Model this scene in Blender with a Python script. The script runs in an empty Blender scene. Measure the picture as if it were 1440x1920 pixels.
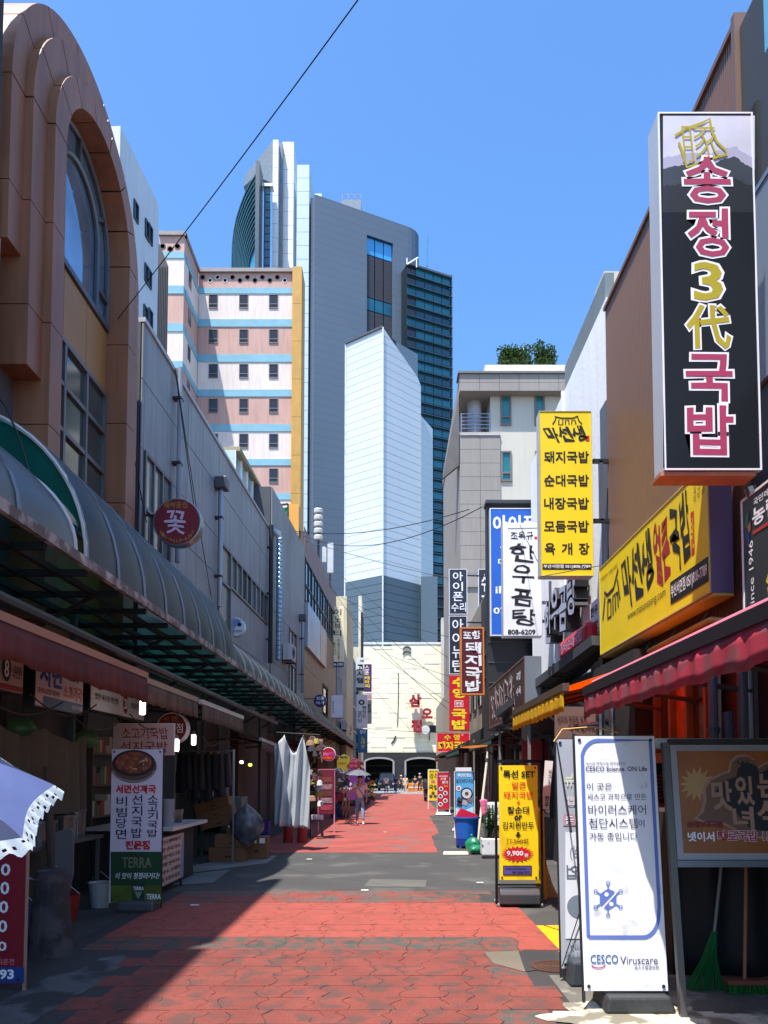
import bpy, math, random
from math import sin, cos, pi, radians, sqrt, tan
from mathutils import Vector, Matrix, noise
random.seed(7)
C = bpy.context.scene.collection
SC = bpy.context.scene
# ---------------------------------------------------------------- camera
FL, CX, CY, TH = 1400.0, 735.0, 1381.0, radians(3.0)
CAMZ = 1.6
cd = bpy.data.cameras.new('camera'); cam = bpy.data.objects.new('camera', cd); C.objects.link(cam)
cam.location = (0, 0, CAMZ); cam.rotation_euler = (radians(93.0), 0, 0)
cd.sensor_fit = 'HORIZONTAL'; cd.sensor_width = 36; cd.lens = 35.0
cd.shift_x = -15/1440; cd.shift_y = (CY-960)/1440
cd.clip_start = .05; cd.clip_end = 3000
SC.camera = cam
# ---------------------------------------------------------------- light
LD = Vector((.20, .30, -1.0)).normalized()           # the way sunlight travels
w = bpy.data.worlds.new('World'); SC.world = w; w.use_nodes = True
nt = w.node_tree; bg = nt.nodes['Background']
sky = nt.nodes.new('ShaderNodeTexSky'); sky.sky_type = 'NISHITA'; sky.sun_disc = False
sky.sun_elevation = math.asin(-LD.z); sky.sun_rotation = math.atan2(-LD.x, -LD.y)
sky.altitude = 0; sky.air_density = 1.0; sky.dust_density = .8; sky.ozone_density = 3.0
hs = nt.nodes.new('ShaderNodeHueSaturation'); hs.inputs['Saturation'].default_value = 1.22; hs.inputs['Hue'].default_value = .502; hs.inputs['Value'].default_value = 1.07
nt.links.new(sky.outputs[0], hs.inputs['Color']); nt.links.new(hs.outputs[0], bg.inputs[0])
bg.inputs[1].default_value = .15
sd = bpy.data.lights.new('sun', 'SUN'); so = bpy.data.objects.new('sun', sd); C.objects.link(so)
sd.energy = 4.4; sd.angle = radians(.5); sd.color = (1, .955, .88)
so.rotation_euler = LD.to_track_quat('-Z', 'Y').to_euler(); so.location = (-10, -10, 40)
SC.view_settings.view_transform = 'Standard'; SC.view_settings.look = 'None'
SC.view_settings.exposure = 1.02; SC.view_settings.gamma = 1; SC.view_settings.use_curve_mapping = False
SC.cycles.max_bounces = 6; SC.cycles.use_denoising = True
# ---------------------------------------------------------------- rays and frames
def ray(px, py):
    v = (CY-py)/FL
    return Vector(((px-CX)/FL, cos(TH)-v*sin(TH), sin(TH)+v*cos(TH)))
EYE = Vector((0, 0, CAMZ))
def P(px, py, X=None, Y=None, Z=None):
    d = ray(px, py)
    t = X/d.x if X is not None else Y/d.y if Y is not None else (Z-CAMZ)/d.z
    return EYE+d*t
class Fr:                                            # a plane with axes u (reading direction), v (up), n (outwards)
    def __init__(s, O, u, v=(0, 0, 1)):
        s.O = Vector(O); s.u = Vector(u).normalized(); s.v = Vector(v).normalized(); s.n = s.u.cross(s.v)
    def px(s, x, y):
        d = ray(x, y); t = (s.O-EYE).dot(s.n)/d.dot(s.n); q = EYE+d*t-s.O
        return q.dot(s.u), q.dot(s.v)
    def at(s, a, b, d=0): return s.O+s.u*a+s.v*b+s.n*d
def FY(Y): return Fr((0, Y, 0), (1, 0, 0))
def FXL(X): return Fr((X, 0, 0), (0, 1, 0))          # left walls, facing +X
def FXR(X): return Fr((X, 0, 0), (0, -1, 0))         # right walls, facing -X
# ---------------------------------------------------------------- materials
MC = {}
def lin(c): return tuple(((x/255)/12.92 if x <= 10 else (((x/255)+.055)/1.055)**2.4) for x in c)
def mat(col, rough=.7, metal=0., var=.18, scale=1.2, bump=0., bscale=20., streak=0., dirt=None, emit=0., trans=0., spec=.5, fine=0., ribs=None, lines=None, tcol=None):
    key = (tcol, col, rough, metal, var, scale, bump, bscale, streak, dirt, emit, trans, spec, fine, ribs, lines)
    if key in MC: return MC[key]
    m = bpy.data.materials.new('surface'); m.use_nodes = True; n = m.node_tree.nodes; L = m.node_tree.links
    b = n['Principled BSDF']; c4 = (*lin(col), 1)
    b.inputs['Roughness'].default_value = rough; b.inputs['Metallic'].default_value = metal
    b.inputs['Specular IOR Level'].default_value = spec
    tc = n.new('ShaderNodeTexCoord'); out = None
    def nz(sc, map_=None, det=4):
        t = n.new('ShaderNodeTexNoise'); t.inputs['Scale'].default_value = sc; t.inputs['Detail'].default_value = det
        if map_:
            mp = n.new('ShaderNodeMapping'); mp.inputs['Scale'].default_value = map_; L.new(tc.outputs['Object'], mp.inputs[0]); L.new(mp.outputs[0], t.inputs['Vector'])
        else: L.new(tc.outputs['Object'], t.inputs['Vector'])
        return t.outputs['Fac']
    def rng(s, a, b_, c, d):
        r = n.new('ShaderNodeMapRange'); L.new(s, r.inputs[0])
        for i, x in enumerate((a, b_, c, d)): r.inputs[i+1].default_value = x
        return r.outputs[0]
    def mul(colsock, f):
        mx = n.new('ShaderNodeMix'); mx.data_type = 'RGBA'; mx.blend_type = 'MULTIPLY'; mx.inputs[0].default_value = 1
        if isinstance(colsock, tuple): mx.inputs[6].default_value = colsock
        else: L.new(colsock, mx.inputs[6])
        L.new(f, mx.inputs[7]); return mx.outputs[2]
    cur = c4
    if var: cur = mul(cur, rng(nz(scale), .3, .7, 1-var, 1+var*.4))
    if fine: cur = mul(cur, rng(nz(90, det=2), .3, .7, 1-fine, 1+fine))
    if streak: cur = mul(cur, rng(nz(1.0, (7, 7, .5)), .42, .75, 1, 1-streak))
    if dirt:
        mx = n.new('ShaderNodeMix'); mx.data_type = 'RGBA'
        L.new(rng(nz(dirt[1], det=8), dirt[2]-.05, dirt[2]+.05, 0, dirt[3]), mx.inputs[0])
        if isinstance(cur, tuple): mx.inputs[6].default_value = cur
        else: L.new(cur, mx.inputs[6])
        mx.inputs[7].default_value = (*lin(dirt[0]), 1); cur = mx.outputs[2]
    if lines:                                        # thin horizontal joints too fine to build: (spacing, width, darkness)
        sx = n.new('ShaderNodeSeparateXYZ'); L.new(tc.outputs['Object'], sx.inputs[0])
        a = n.new('ShaderNodeMath'); a.operation = 'DIVIDE'; a.inputs[1].default_value = lines[0]; L.new(sx.outputs[2], a.inputs[0])
        f = n.new('ShaderNodeMath'); f.operation = 'FRACT'; L.new(a.outputs[0], f.inputs[0])
        g = n.new('ShaderNodeMath'); g.operation = 'LESS_THAN'; g.inputs[1].default_value = lines[1]; L.new(f.outputs[0], g.inputs[0])
        cur = mul(cur, rng(g.outputs[0], 0, 1, 1, 1-lines[2]))
    if isinstance(cur, tuple): b.inputs['Base Color'].default_value = cur
    else: L.new(cur, b.inputs['Base Color'])
    if bump:
        bp = n.new('ShaderNodeBump'); bp.inputs['Strength'].default_value = bump; bp.inputs['Distance'].default_value = .02
        L.new(nz(bscale, det=3), bp.inputs['Height']); L.new(bp.outputs[0], b.inputs['Normal'])
    if emit:
        b.inputs['Emission Color'].default_value = c4; b.inputs['Emission Strength'].default_value = emit
    if trans:
        t = n.new('ShaderNodeBsdfTranslucent'); t.inputs[0].default_value = (*lin(tcol), 1) if tcol else c4
        ms = n.new('ShaderNodeMixShader'); ms.inputs[0].default_value = trans
        L.new(b.outputs[0], ms.inputs[1]); L.new(t.outputs[0], ms.inputs[2]); L.new(ms.outputs[0], n['Material Output'].inputs[0])
    m.diffuse_color = c4; MC[key] = m
    return m
def flat(r, g, b, rough=.5): return mat((r, g, b), rough=rough, var=.07, scale=2.5)
WHITE, BLACK = flat(235, 236, 240), flat(24, 24, 28)
YEL, RED, CRIM, NAVY = flat(245, 215, 12), flat(205, 28, 45), flat(168, 50, 82), flat(35, 45, 105)
METAL = mat((150, 155, 160), rough=.35, metal=.8, var=.2)
DMETAL = mat((48, 50, 54), rough=.45, metal=.3)
STEEL = mat((105, 110, 116), rough=.4, metal=.5, var=.25)
GLASS = mat((22, 34, 42), rough=.06, spec=.9, var=.3, scale=.6)
TEALG = mat((18, 88, 100), rough=.06, spec=.9, var=.35, scale=.4)
CABLE = mat((18, 18, 20), rough=.6, var=0)
DARK = mat((30, 30, 33), rough=.85)
# ---------------------------------------------------------------- mesh building
WL = {}
def wloc(o): return WL.get(o.name, Vector((0, 0, 0))) if o else Vector((0, 0, 0))
class M:
    def __init__(s): s.v = []; s.f = []
    def add(s, vs, fs):
        k = len(s.v); s.v += [tuple(x) for x in vs]; s.f += [tuple(i+k for i in f) for f in fs]; return s
    def box(s, x0, x1, y0, y1, z0, z1):
        return s.add([(x, y, z) for x in (x0, x1) for y in (y0, y1) for z in (z0, z1)],
                     [(0, 1, 3, 2), (4, 6, 7, 5), (0, 4, 5, 1), (2, 3, 7, 6), (0, 2, 6, 4), (1, 5, 7, 3)])
    def fb(s, fr, a0, a1, b0, b1, d0, d1):           # box on a frame
        return s.add([fr.at(a, b, d) for a in (a0, a1) for b in (b0, b1) for d in (d0, d1)],
                     [(0, 1, 3, 2), (4, 6, 7, 5), (0, 4, 5, 1), (2, 3, 7, 6), (0, 2, 6, 4), (1, 5, 7, 3)])
    def bar(s, a, b, w, h=None, up=(0, 0, 1)):       # square bar between two points
        a, b = Vector(a), Vector(b); h = h or w; d = (b-a).normalized(); up = Vector(up)
        if abs(d.dot(up)) > .98: up = Vector((0, 1, 0)) if abs(d.y) < .9 else Vector((1, 0, 0))
        r = d.cross(up).normalized()*w/2; q = r.cross(d).normalized()*h/2
        return s.add([a-r-q, a-r+q, a+r+q, a+r-q, b-r-q, b-r+q, b+r+q, b+r-q],
                     [(0, 1, 2, 3), (7, 6, 5, 4), (0, 4, 5, 1), (1, 5, 6, 2), (2, 6, 7, 3), (3, 7, 4, 0)])
    def tube(s, pts, r, n=8, r2=None):
        pts = [Vector(p) for p in pts]; k = len(pts); vs = []; fs = []
        for i, p in enumerate(pts):
            d = (pts[min(i+1, k-1)]-pts[max(i-1, 0)]).normalized()
            up = Vector((0, 0, 1)) if abs(d.z) < .9 else Vector((0, 1, 0))
            a = d.cross(up).normalized(); b = a.cross(d); rr = r+(r2-r)*i/(k-1) if r2 is not None else r
            for j in range(n): vs.append(p+(a*cos(2*pi*j/n)+b*sin(2*pi*j/n))*rr)
        for i in range(k-1):
            for j in range(n): fs.append((i*n+j, i*n+(j+1) % n, (i+1)*n+(j+1) % n, (i+1)*n+j))
        fs.append(tuple(range(n))[::-1]); fs.append(tuple((k-1)*n+j for j in range(n)))
        return s.add(vs, fs)
    def lathe(s, c, prof, n=20, ax=None):            # prof: (radius, height)
        c = Vector(c); vs = []; fs = []; A = ax or Fr((0, 0, 0), (1, 0, 0))
        for r, h in prof:
            for j in range(n):
                q = 2*pi*j/n
                vs.append(c+(A.u*cos(q)+A.n*-sin(q))*r+A.v*h)
        for i in range(len(prof)-1):
            for j in range(n): fs.append((i*n+j, i*n+(j+1) % n, (i+1)*n+(j+1) % n, (i+1)*n+j))
        fs.append(tuple(range(n))[::-1]); fs.append(tuple((len(prof)-1)*n+j for j in range(n)))
        return s.add(vs, fs)
    def prism(s, pts, vec):
        pts = [Vector(p) for p in pts]; vec = Vector(vec); n = len(pts)
        return s.add(pts+[p+vec for p in pts], [tuple(range(n))[::-1], tuple(range(n, 2*n))]+[(i, (i+1) % n, n+(i+1) % n, n+i) for i in range(n)])
    def poly(s, pts): return s.add(pts, [tuple(range(len(pts)))])
    def grid(s, fn, nu, nv, closed=False):
        vs = [fn(i/nu, j/nv) for j in range(nv+1) for i in range(nu+1)]
        return s.add(vs, [(j*(nu+1)+i, j*(nu+1)+i+1, (j+1)*(nu+1)+i+1, (j+1)*(nu+1)+i) for j in range(nv) for i in range(nu)])
    def build(s, name, m, parent=None, smooth=False, thick=0, bevel=0, mods=None, label=None):
        me = bpy.data.meshes.new(name); vs = s.v; loc = Vector((0, 0, 0))
        if parent is None and vs:
            xs = [[v[i] for v in vs] for i in range(3)]
            loc = Vector(((min(xs[0])+max(xs[0]))/2, (min(xs[1])+max(xs[1]))/2, min(xs[2])))
            vs = [tuple(Vector(v)-loc) for v in vs]
        me.from_pydata(vs, [], s.f); me.update()
        o = bpy.data.objects.new(name, me); C.objects.link(o); o.location = loc; WL[o.name] = loc.copy()
        if isinstance(m, (list, tuple)):
            for x in m: me.materials.append(x)
        else: me.materials.append(m)
        if parent:
            o.parent = parent; o.matrix_parent_inverse = Matrix.Translation(-wloc(parent)); WL[o.name] = Vector((0, 0, 0))
        if smooth:
            for p in me.polygons: p.use_smooth = True
        if thick:
            md = o.modifiers.new('t', 'SOLIDIFY'); md.thickness = thick; md.offset = 0
        if bevel:
            md = o.modifiers.new('b', 'BEVEL'); md.width = bevel; md.segments = 2; md.limit_method = 'ANGLE'
        if label: o['label'] = label
        return o
def thing(name, label, cat, loc, group=None):
    o = bpy.data.objects.new(name, None); C.objects.link(o); o.location = loc; o.empty_display_size = .1; WL[o.name] = Vector(loc)
    o['label'] = label; o['category'] = cat
    if group: o['group'] = group
    return o
def tag(o, label, cat, group=None):
    o['label'] = label; o['category'] = cat
    if group: o['group'] = group
    return o
def kind(o, k): o['kind'] = k; return o
def holder(name, loc=(0, 0, 0)):
    o = bpy.data.objects.new(name, None); C.objects.link(o); o.location = loc; WL[o.name] = Vector(loc); o['kind'] = 'structure'; return o
def dup(root, delta, label=None, rot=0, group=None, scale=1):
    def cp(o, par):
        c = o.copy(); C.objects.link(c); WL[c.name] = WL.get(o.name, Vector((0, 0, 0)))
        if par: c.parent = par
        for ch in [x for x in o.children]: cp(ch, c)
        return c
    r = cp(root, None); r.location = root.location+Vector(delta); r.rotation_euler.z = root.rotation_euler.z+rot
    r.scale = (scale,)*3
    if label: r['label'] = label
    if group: r['group'] = group
    return r
def inst(o, delta, parent):                          # another piece sharing the same mesh
    c = bpy.data.objects.new(o.name.split('.')[0], o.data); C.objects.link(c); c.parent = parent
    c.matrix_parent_inverse = Matrix.Translation(-wloc(parent)); c.location = Vector(delta); WL[c.name] = Vector(delta)
    for md in o.modifiers:
        n = c.modifiers.new(md.name, md.type)
        for a in ('width', 'segments', 'limit_method', 'thickness', 'offset'):
            if hasattr(md, a):
                try: setattr(n, a, getattr(md, a))
                except Exception: pass
    return c
# ---------------------------------------------------------------- lettering
TX = {}
WS = bpy.data.scenes.new('workbench')
def evalmesh(o):                                     # evaluate one object away from the big scene
    WS.collection.objects.link(o); vl = WS.view_layers[0]; vl.update(); dg = vl.depsgraph
    return bpy.data.meshes.new_from_object(o.evaluated_get(dg), depsgraph=dg)
def raw(s, bold):                                    # outline of a string as a flat mesh
    bold = round(bold, 4)
    if (s, bold) in TX: return TX[(s, bold)]
    c = bpy.data.curves.new('t', 'FONT'); c.body = s; c.resolution_u = 2; c.offset = bold
    o = bpy.data.objects.new('t', c); me = o.to_mesh()
    TX[(s, bold)] = r = ([v.co.xy.copy() for v in me.vertices], [tuple(p.vertices) for p in me.polygons])
    o.to_mesh_clear(); bpy.data.objects.remove(o); bpy.data.curves.remove(c)
    return r
def letter(fr, s, box, m, parent, bold=.02, off=.004, outline=None, ob=.05, vert=False, shear=0, brush=0, mirror=False, thick=0, world=False, name='lettering'):
    x0, y0, x1, y1 = box
    if world: a0, b0, a1, b1 = box
    else:
        cs = [fr.px(*q) for q in ((x0, y1), (x1, y1), (x0, y0), (x1, y0))]
        if vert and False: pass
        mx0, my0 = fr.px(x0, (y0+y1)/2), fr.px((x0+x1)/2, y0); mx1, my1 = fr.px(x1, (y0+y1)/2), fr.px((x0+x1)/2, y1)
        a0, a1, b0, b1 = mx0[0], mx1[0], my1[1], my0[1]
        if abs(fr.u.x) < .5: b0, b1 = fr.px((x0+x1)/2, y1)[1], fr.px((x0+x1)/2, y0)[1]
    chars = [ch for ch in s] if vert else [s]; n = len(chars); out = []
    for lay in ([0, 1] if outline else [0]):
        mm = M()
        for i, ch in enumerate(chars):
            if ch == ' ': continue
            base = raw(ch, bold)[0]; vs, fs = raw(ch, bold+(ob if lay else 0))
            if not base: continue
            lx, hx = min(p.x for p in base), max(p.x for p in base); ly, hy = min(p.y for p in base), max(p.y for p in base)
            if vert:
                ch_h = (b1-b0)/n; q1 = b1-i*ch_h-ch_h*.06; q0 = b1-(i+1)*ch_h+ch_h*.06
                p0, p1 = a0, a1
            else: p0, p1, q0, q1 = a0, a1, b0, b1
            pts = []
            for p in vs:
                fx = (p.x-lx)/max(hx-lx, 1e-3); fy = (p.y-ly)/max(hy-ly, 1e-3)
                if brush:
                    fx += brush*.35*sin(fy*7+i*2)*.4/max(1, (1 if vert else len(ch)*.8)); fy += brush*.35*sin(fx*(5 if vert else 5*len(ch))+i)*.5
                    fy += brush*.1*(fx-.5)
                fx += shear*(fy-.5)*(1 if vert else 1/len(ch))
                if mirror: fx = 1-fx
                pts.append(fr.at(p0+(p1-p0)*fx, q0+(q1-q0)*fy, off-(.002 if lay else 0)))
            if mirror: fs = [f[::-1] for f in fs]
            mm.add(pts, fs)
        if mm.v:
            o = mm.build(name if not lay else 'lettering_outline', outline if lay else m, parent)
            if thick:
                md = o.modifiers.new('t', 'SOLIDIFY'); md.thickness = thick; md.offset = 1 if False else 0
            out.append(o)
    return out
def shape(fr, pts, m, parent, off=.004, name='print', world=False):
    if world: q = [fr.at(a, b, off) for a, b in pts]
    else: q = [fr.at(*fr.px(*p), off) for p in pts]
    return M().poly(q[::-1] if False else q).build(name, m, parent)
def rect(fr, x0, y0, x1, y1, m, parent, off=.003, name='print'):
    return shape(fr, [(x0, y1), (x1, y1), (x1, y0), (x0, y0)], m, parent, off, name)
def disc(fr, cx, cy, r, m, parent, off=.004, name='print', n=28, ry=None, ring=0):
    a, b = fr.px(cx, cy); ra = abs(fr.px(cx+r, cy)[0]-a); rb = abs(fr.px(cx, cy-(ry or r))[1]-b)
    if abs(fr.u.x) < .5: ra = rb
    o = [(a+ra*cos(2*pi*i/n), b+rb*sin(2*pi*i/n)) for i in range(n)]
    if not ring: return shape(fr, o, m, parent, off, name, True)
    i_ = [(a+ra*(1-ring)*cos(2*pi*i/n), b+rb*(1-ring)*sin(2*pi*i/n)) for i in range(n)]
    q = [fr.at(x, y, off) for x, y in o+i_]
    return M().add(q, [(i, (i+1) % n, n+(i+1) % n, n+i) for i in range(n)]).build(name, m, parent)
def line(fr, pts, wd, m, parent, off=.004, closed=False, name='print'):   # stroke of width wd metres along pixel points
    q = [Vector(fr.px(*p)) for p in pts]
    if closed: q = q+[q[0], q[1]]
    mm = M()
    L_, R_ = [], []
    for i, p in enumerate(q):
        d = (q[min(i+1, len(q)-1)]-q[max(i-1, 0)])
        d = d.normalized() if d.length > 1e-6 else Vector((1, 0)); nn = Vector((-d.y, d.x))*wd/2
        L_.append(fr.at(*(p+nn), off)); R_.append(fr.at(*(p-nn), off))
    k = len(q)
    mm.add(L_+R_, [(i, k+i, k+i+1, i+1) for i in range(k-1)])
    return mm.build(name, m, parent)
def box_sign(name, label, fr, x0, y0, x1, y1, depth, face, side, cat='sign', group=None, border=None, bw=.012, world=None, tdepth=0):
    """A box sign: body, face sheet and rim; returns the root and the frame of its face."""
    if world: a0, a1, b0, b1 = world
    else:
        ym, xm = (y0+y1)/2, (x0+x1)/2
        a0, a1 = fr.px(x0, ym)[0], fr.px(x1, ym)[0]; b0, b1 = fr.px(xm, y1)[1], fr.px(xm, y0)[1]
    r = thing(name, label, cat, fr.at((a0+a1)/2, b0, -depth/2), group)
    M().fb(fr, a0, a1, b0, b1, -depth, 0).build('sign_box', side, r, bevel=.004)
    M().fb(fr, a0+bw, a1-bw, b0+bw, b1-bw, .0, .004).build('sign_face', face, r)
    if border:
        mm = M()
        for q in ((a0, a1, b0, b0+bw), (a0, a1, b1-bw, b1), (a0, a0+bw, b0+bw, b1-bw), (a1-bw, a1, b0+bw, b1-bw)): mm.fb(fr, *q, .0005, .012)
        mm.build('sign_rim', border, r)
    g = Fr(fr.O+fr.n*.0045, fr.u, fr.v)
    return r, g
# ================================================================ ground
ASPH = mat((66, 65, 64), rough=.9, var=.22, scale=.8, bump=.35, bscale=120, fine=.28, dirt=((96, 95, 90), 1.3, .6, .5))
g = kind(M().grid(lambda u, v: (-500+1000*u, -100+1300*v, 0), 2, 2).build('ground', mat((70, 69, 68), rough=.9, fine=.2)), 'structure')
road = kind(M().grid(lambda u, v: (-3.6+7.4*u, -2+72*v, .004), 4, 20).build('street', ASPH), 'structure')
cross = kind(M().grid(lambda u, v: (-40+80*u, 66+26*v, .006), 4, 4).build('crossing_road', mat((120, 120, 122), rough=.9, fine=.15)), 'structure')
kb = M().box(-40, -3.4, 66, 66.2, 0, .02); kb.box(-3.4, 3.2, 66, 66.25, .006, .02)
kind(kb.build('pale_kerb', mat((205, 203, 195))), 'structure')
REDB = mat((150, 70, 58), rough=.8, var=.16, scale=3.5, bump=.3, bscale=140, fine=.2, dirt=((92, 56, 48), 7, .6, .6))
REDA = mat((124, 60, 50), rough=.85, var=.22, scale=2.5, bump=.35, bscale=140, fine=.34, dirt=((78, 60, 55), 5.5, .55, .7))
REDC = mat((126, 62, 52), rough=.8, var=.2, scale=2, bump=.3, bscale=120, fine=.2, dirt=((84, 78, 72), 2.2, .52, .85))
REDF = mat((146, 68, 60), rough=.85, var=.25, scale=1.2, bump=.2, bscale=60, fine=.12, dirt=((98, 88, 84), .9, .58, .6))
WORN = mat((78, 76, 70), rough=.9, var=.3, scale=3, bump=.6, bscale=90, fine=.45, dirt=((124, 64, 54), 7, .5, .8))
paving = holder('red_paving')
kind(M().box(-3.05, 1.5, 3.6, 10.42, .001, .0075).build('paving_bed', mat((58, 56, 55), rough=.95, fine=.3), paving), 'stuff')
rows = [4.0+.29*i for i in range(10)]+[6.9]+[7.15+.305*i for i in range(1, 8)]+[9.45]+[9.75, 10.08, 10.42]
rows = sorted(rows)
def edge(i, r, t, x): return x+.055*sin(t*pi*1.6+i*2.1+r*1.3)*sin(t*pi)+.012*sin(11*t+i*i+r)
xoff = {}
npv = 0; far = M()
for r in range(len(rows)-1):
    y0, y1 = rows[r], rows[r+1]
    right = 1.15+.1*sin(r*1.7) if y1 <= 6.95 else 1.53 if y1 <= 9.5 else 1.2+.15*sin(r*2.3)
    nc = 12; lf0 = -2.2+.12*sin(r*2.9) if y1 <= 6.95 else -2.85; xs = [lf0+(right-lf0)*i/nc+(random.uniform(-.09, .09) if 0 < i < nc else 0) for i in range(nc+1)]
    hy = lambda x, yy, k: yy+.008*sin(x*6+k*1.9)
    for c in range(nc):
        g_ = .003; pts = []
        for i in range(4): x = xs[c]+(xs[c+1]-xs[c])*i/4; pts.append((x+(g_ if i == 0 else 0), hy(x, y0, r)+g_))
        for i in range(5): t = i/5; pts.append((edge(c+1, r, t, xs[c+1])-g_ if 0 < c+1 < nc else xs[c+1], y0+(y1-y0)*t+(g_ if i == 0 else 0)))
        for i in range(4): x = xs[c+1]+(xs[c]-xs[c+1])*i/4; pts.append((x-(g_ if i == 0 else 0), hy(x, y1, r+1)-g_))
        for i in range(5): t = 1-i/5; pts.append((edge(c, r, t, xs[c])+g_ if 0 < c else xs[c], y0+(y1-y0)*t-(g_ if i == 0 else 0)))
        h = .0125+random.uniform(-.0012, .0012)
        m_ = M().prism([(x, y, .005) for x, y in pts], (0, 0, h-.005))
        worn = (6.78 < y0 < 6.95 and random.random() < .85) or (y1 <= 7 and xs[c] > .7 and random.random() < .6) or (y0 > 9.4 and xs[c] > .3 and random.random() < .75)
        m_.build('paver', WORN if worn else REDA if y1 <= 6.95 else REDB if y1 <= 9.5 else REDC, paving, bevel=0)
        npv += 1
far = M(); n = 60
pts = [(-3.1, 15.6)]
for i in range(n+1):
    y = 15.6+50.4*i/n; pts.append((.95+.02*(y-15.6)+.05*noise.noise(Vector((y*.9, 0, 0)))+(.25 if y > 20 else 0)+(.5 if y > 30 else 0), y))
pts += [(-3.1, 66)]
kind(M().poly([(x, y, .008) for x, y in pts]).build('red_road_paint', REDF), 'structure')
# worn edge, patches, slabs, stains
def patch(name, px, m, z=.012, world=False):
    q = [(*p, z) for p in px] if world else [(*P(x, y, Z=z).xy, z) for x, y in px]
    return kind(M().poly(q[::-1]).build(name, m), 'structure')
patch('asphalt_patch', [(695, 1648), (800, 1650), (798, 1663), (682, 1662)], mat((92, 90, 84), rough=.9, fine=.2), z=.008)
patch('concrete_patch', [(908, 1785), (972, 1783), (985, 1822), (925, 1806)], mat((106, 98, 84), rough=.9, fine=.2), z=.016)
patch('dark_asphalt_patch', [(972, 1783), (1040, 1784), (1046, 1812), (984, 1822)], mat((50, 49, 50), rough=.9, fine=.25), z=.014)
RAMP = mat((205, 165, 8), rough=.6, var=.15, scale=6)
rp = P(995, 1733, Z=0); rq = P(1046, 1788, Z=0)
ramp = holder('yellow_floor_marking', (1.6, 7.6, 0))
M().poly([(1.47, 8.05, .006), (1.52, 6.78, .006), (2.1, 6.78, .006), (2.1, 8.08, .006)]).build('marking', RAMP, ramp)
M().bar((1.62, 8.05, .008), (1.98, 7.2, .008), .012, .004).build('marking_seam', BLACK, ramp)
CONC = mat((88, 85, 80), rough=.9, var=.25, scale=1.2, bump=.3, bscale=60, fine=.2)
# pale concrete apron on the right, spilt white paint over it
kind(M().box(1.25, 3.8, 2.5, 6.05, .0, .011).build('concrete_apron', mat((104, 100, 92), rough=.9, var=.3, scale=2.5, bump=.4, bscale=60, fine=.2, dirt=((170, 165, 150), 2.2, .56, .7)), None), 'structure')
rs = random.Random(3); sp = []
for i in range(64):
    a = 2*pi*i/64; r = 1+.22*sin(3*a+1)+.16*sin(7*a)+.2*rs.random()
    sp.append((1.68+.6*r*cos(a), 4.88+.36*r*sin(a)))
patch('white_paint_spill', [(x, y) for x, y in sp][::-1], mat((215, 208, 185), rough=.8, var=.3, scale=5, dirt=((105, 98, 84), 4, .5, .9), fine=.2), z=.017, world=True)
# left edge slabs (in shade)
patch('gutter_slab', [(-40, 1900), (40, 1858), (95, 1830), (140, 1822), (190, 1796), (232, 1790), (246, 1802), (205, 1826), (176, 1850), (120, 1880), (60, 1918), (-40, 1960)], mat((92, 96, 96), rough=.9, var=.4, scale=2, bump=.4, bscale=40, fine=.3, dirt=((44, 44, 46), 2.2, .5, .95)), z=.012)
patch('concrete_strip', [(300, 1634), (430, 1610), (520, 1604), (500, 1618), (330, 1640)], mat((120, 124, 122), rough=.9, fine=.2), z=.009)
patch('concrete_strip', [(330, 1641), (432, 1630), (400, 1655), (322, 1660)], mat((104, 110, 108), rough=.9, fine=.2), z=.009)
patch('painted_line', [(832, 1596), (878, 1596), (878, 1602), (831, 1602)], mat((205, 198, 170), rough=.8), z=.009)
# manhole and grating
c = P(1040, 1815, Z=0)
mh = thing('manhole_cover', 'round rusty brown manhole cover beside the translucent banner', 'manhole cover', (c.x, c.y, .012))
M().lathe((c.x, c.y, .008), [(.2, 0), (.2, .012), (.17, .012), (.17, .009), (0, .009)], 28).build('cover', mat((92, 62, 48), rough=.8, metal=.4, fine=.2), mh)
for k in range(3): M().lathe((c.x, c.y, .0165), [(.05+.045*k, 0), (.05+.045*k, .004), (.06+.045*k, .004), (.06+.045*k, 0)], 24).build('ring', mat((70, 50, 42), rough=.8), mh)
dg_ = thing('drain_grate', 'rusty red iron drain grate in the white spill below the tall white banner', 'drain grate', (1.72, 4.72, .012))
M().box(1.5, 1.92, 4.64, 4.82, .0115, .018).build('grate_frame', mat((96, 52, 40), rough=.85, fine=.2), dg_)
for k in range(7): M().box(1.53+k*.054, 1.56+k*.054, 4.66, 4.8, .018, .024).build('grate_bar', mat((74, 42, 34), rough=.85), dg_)

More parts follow.
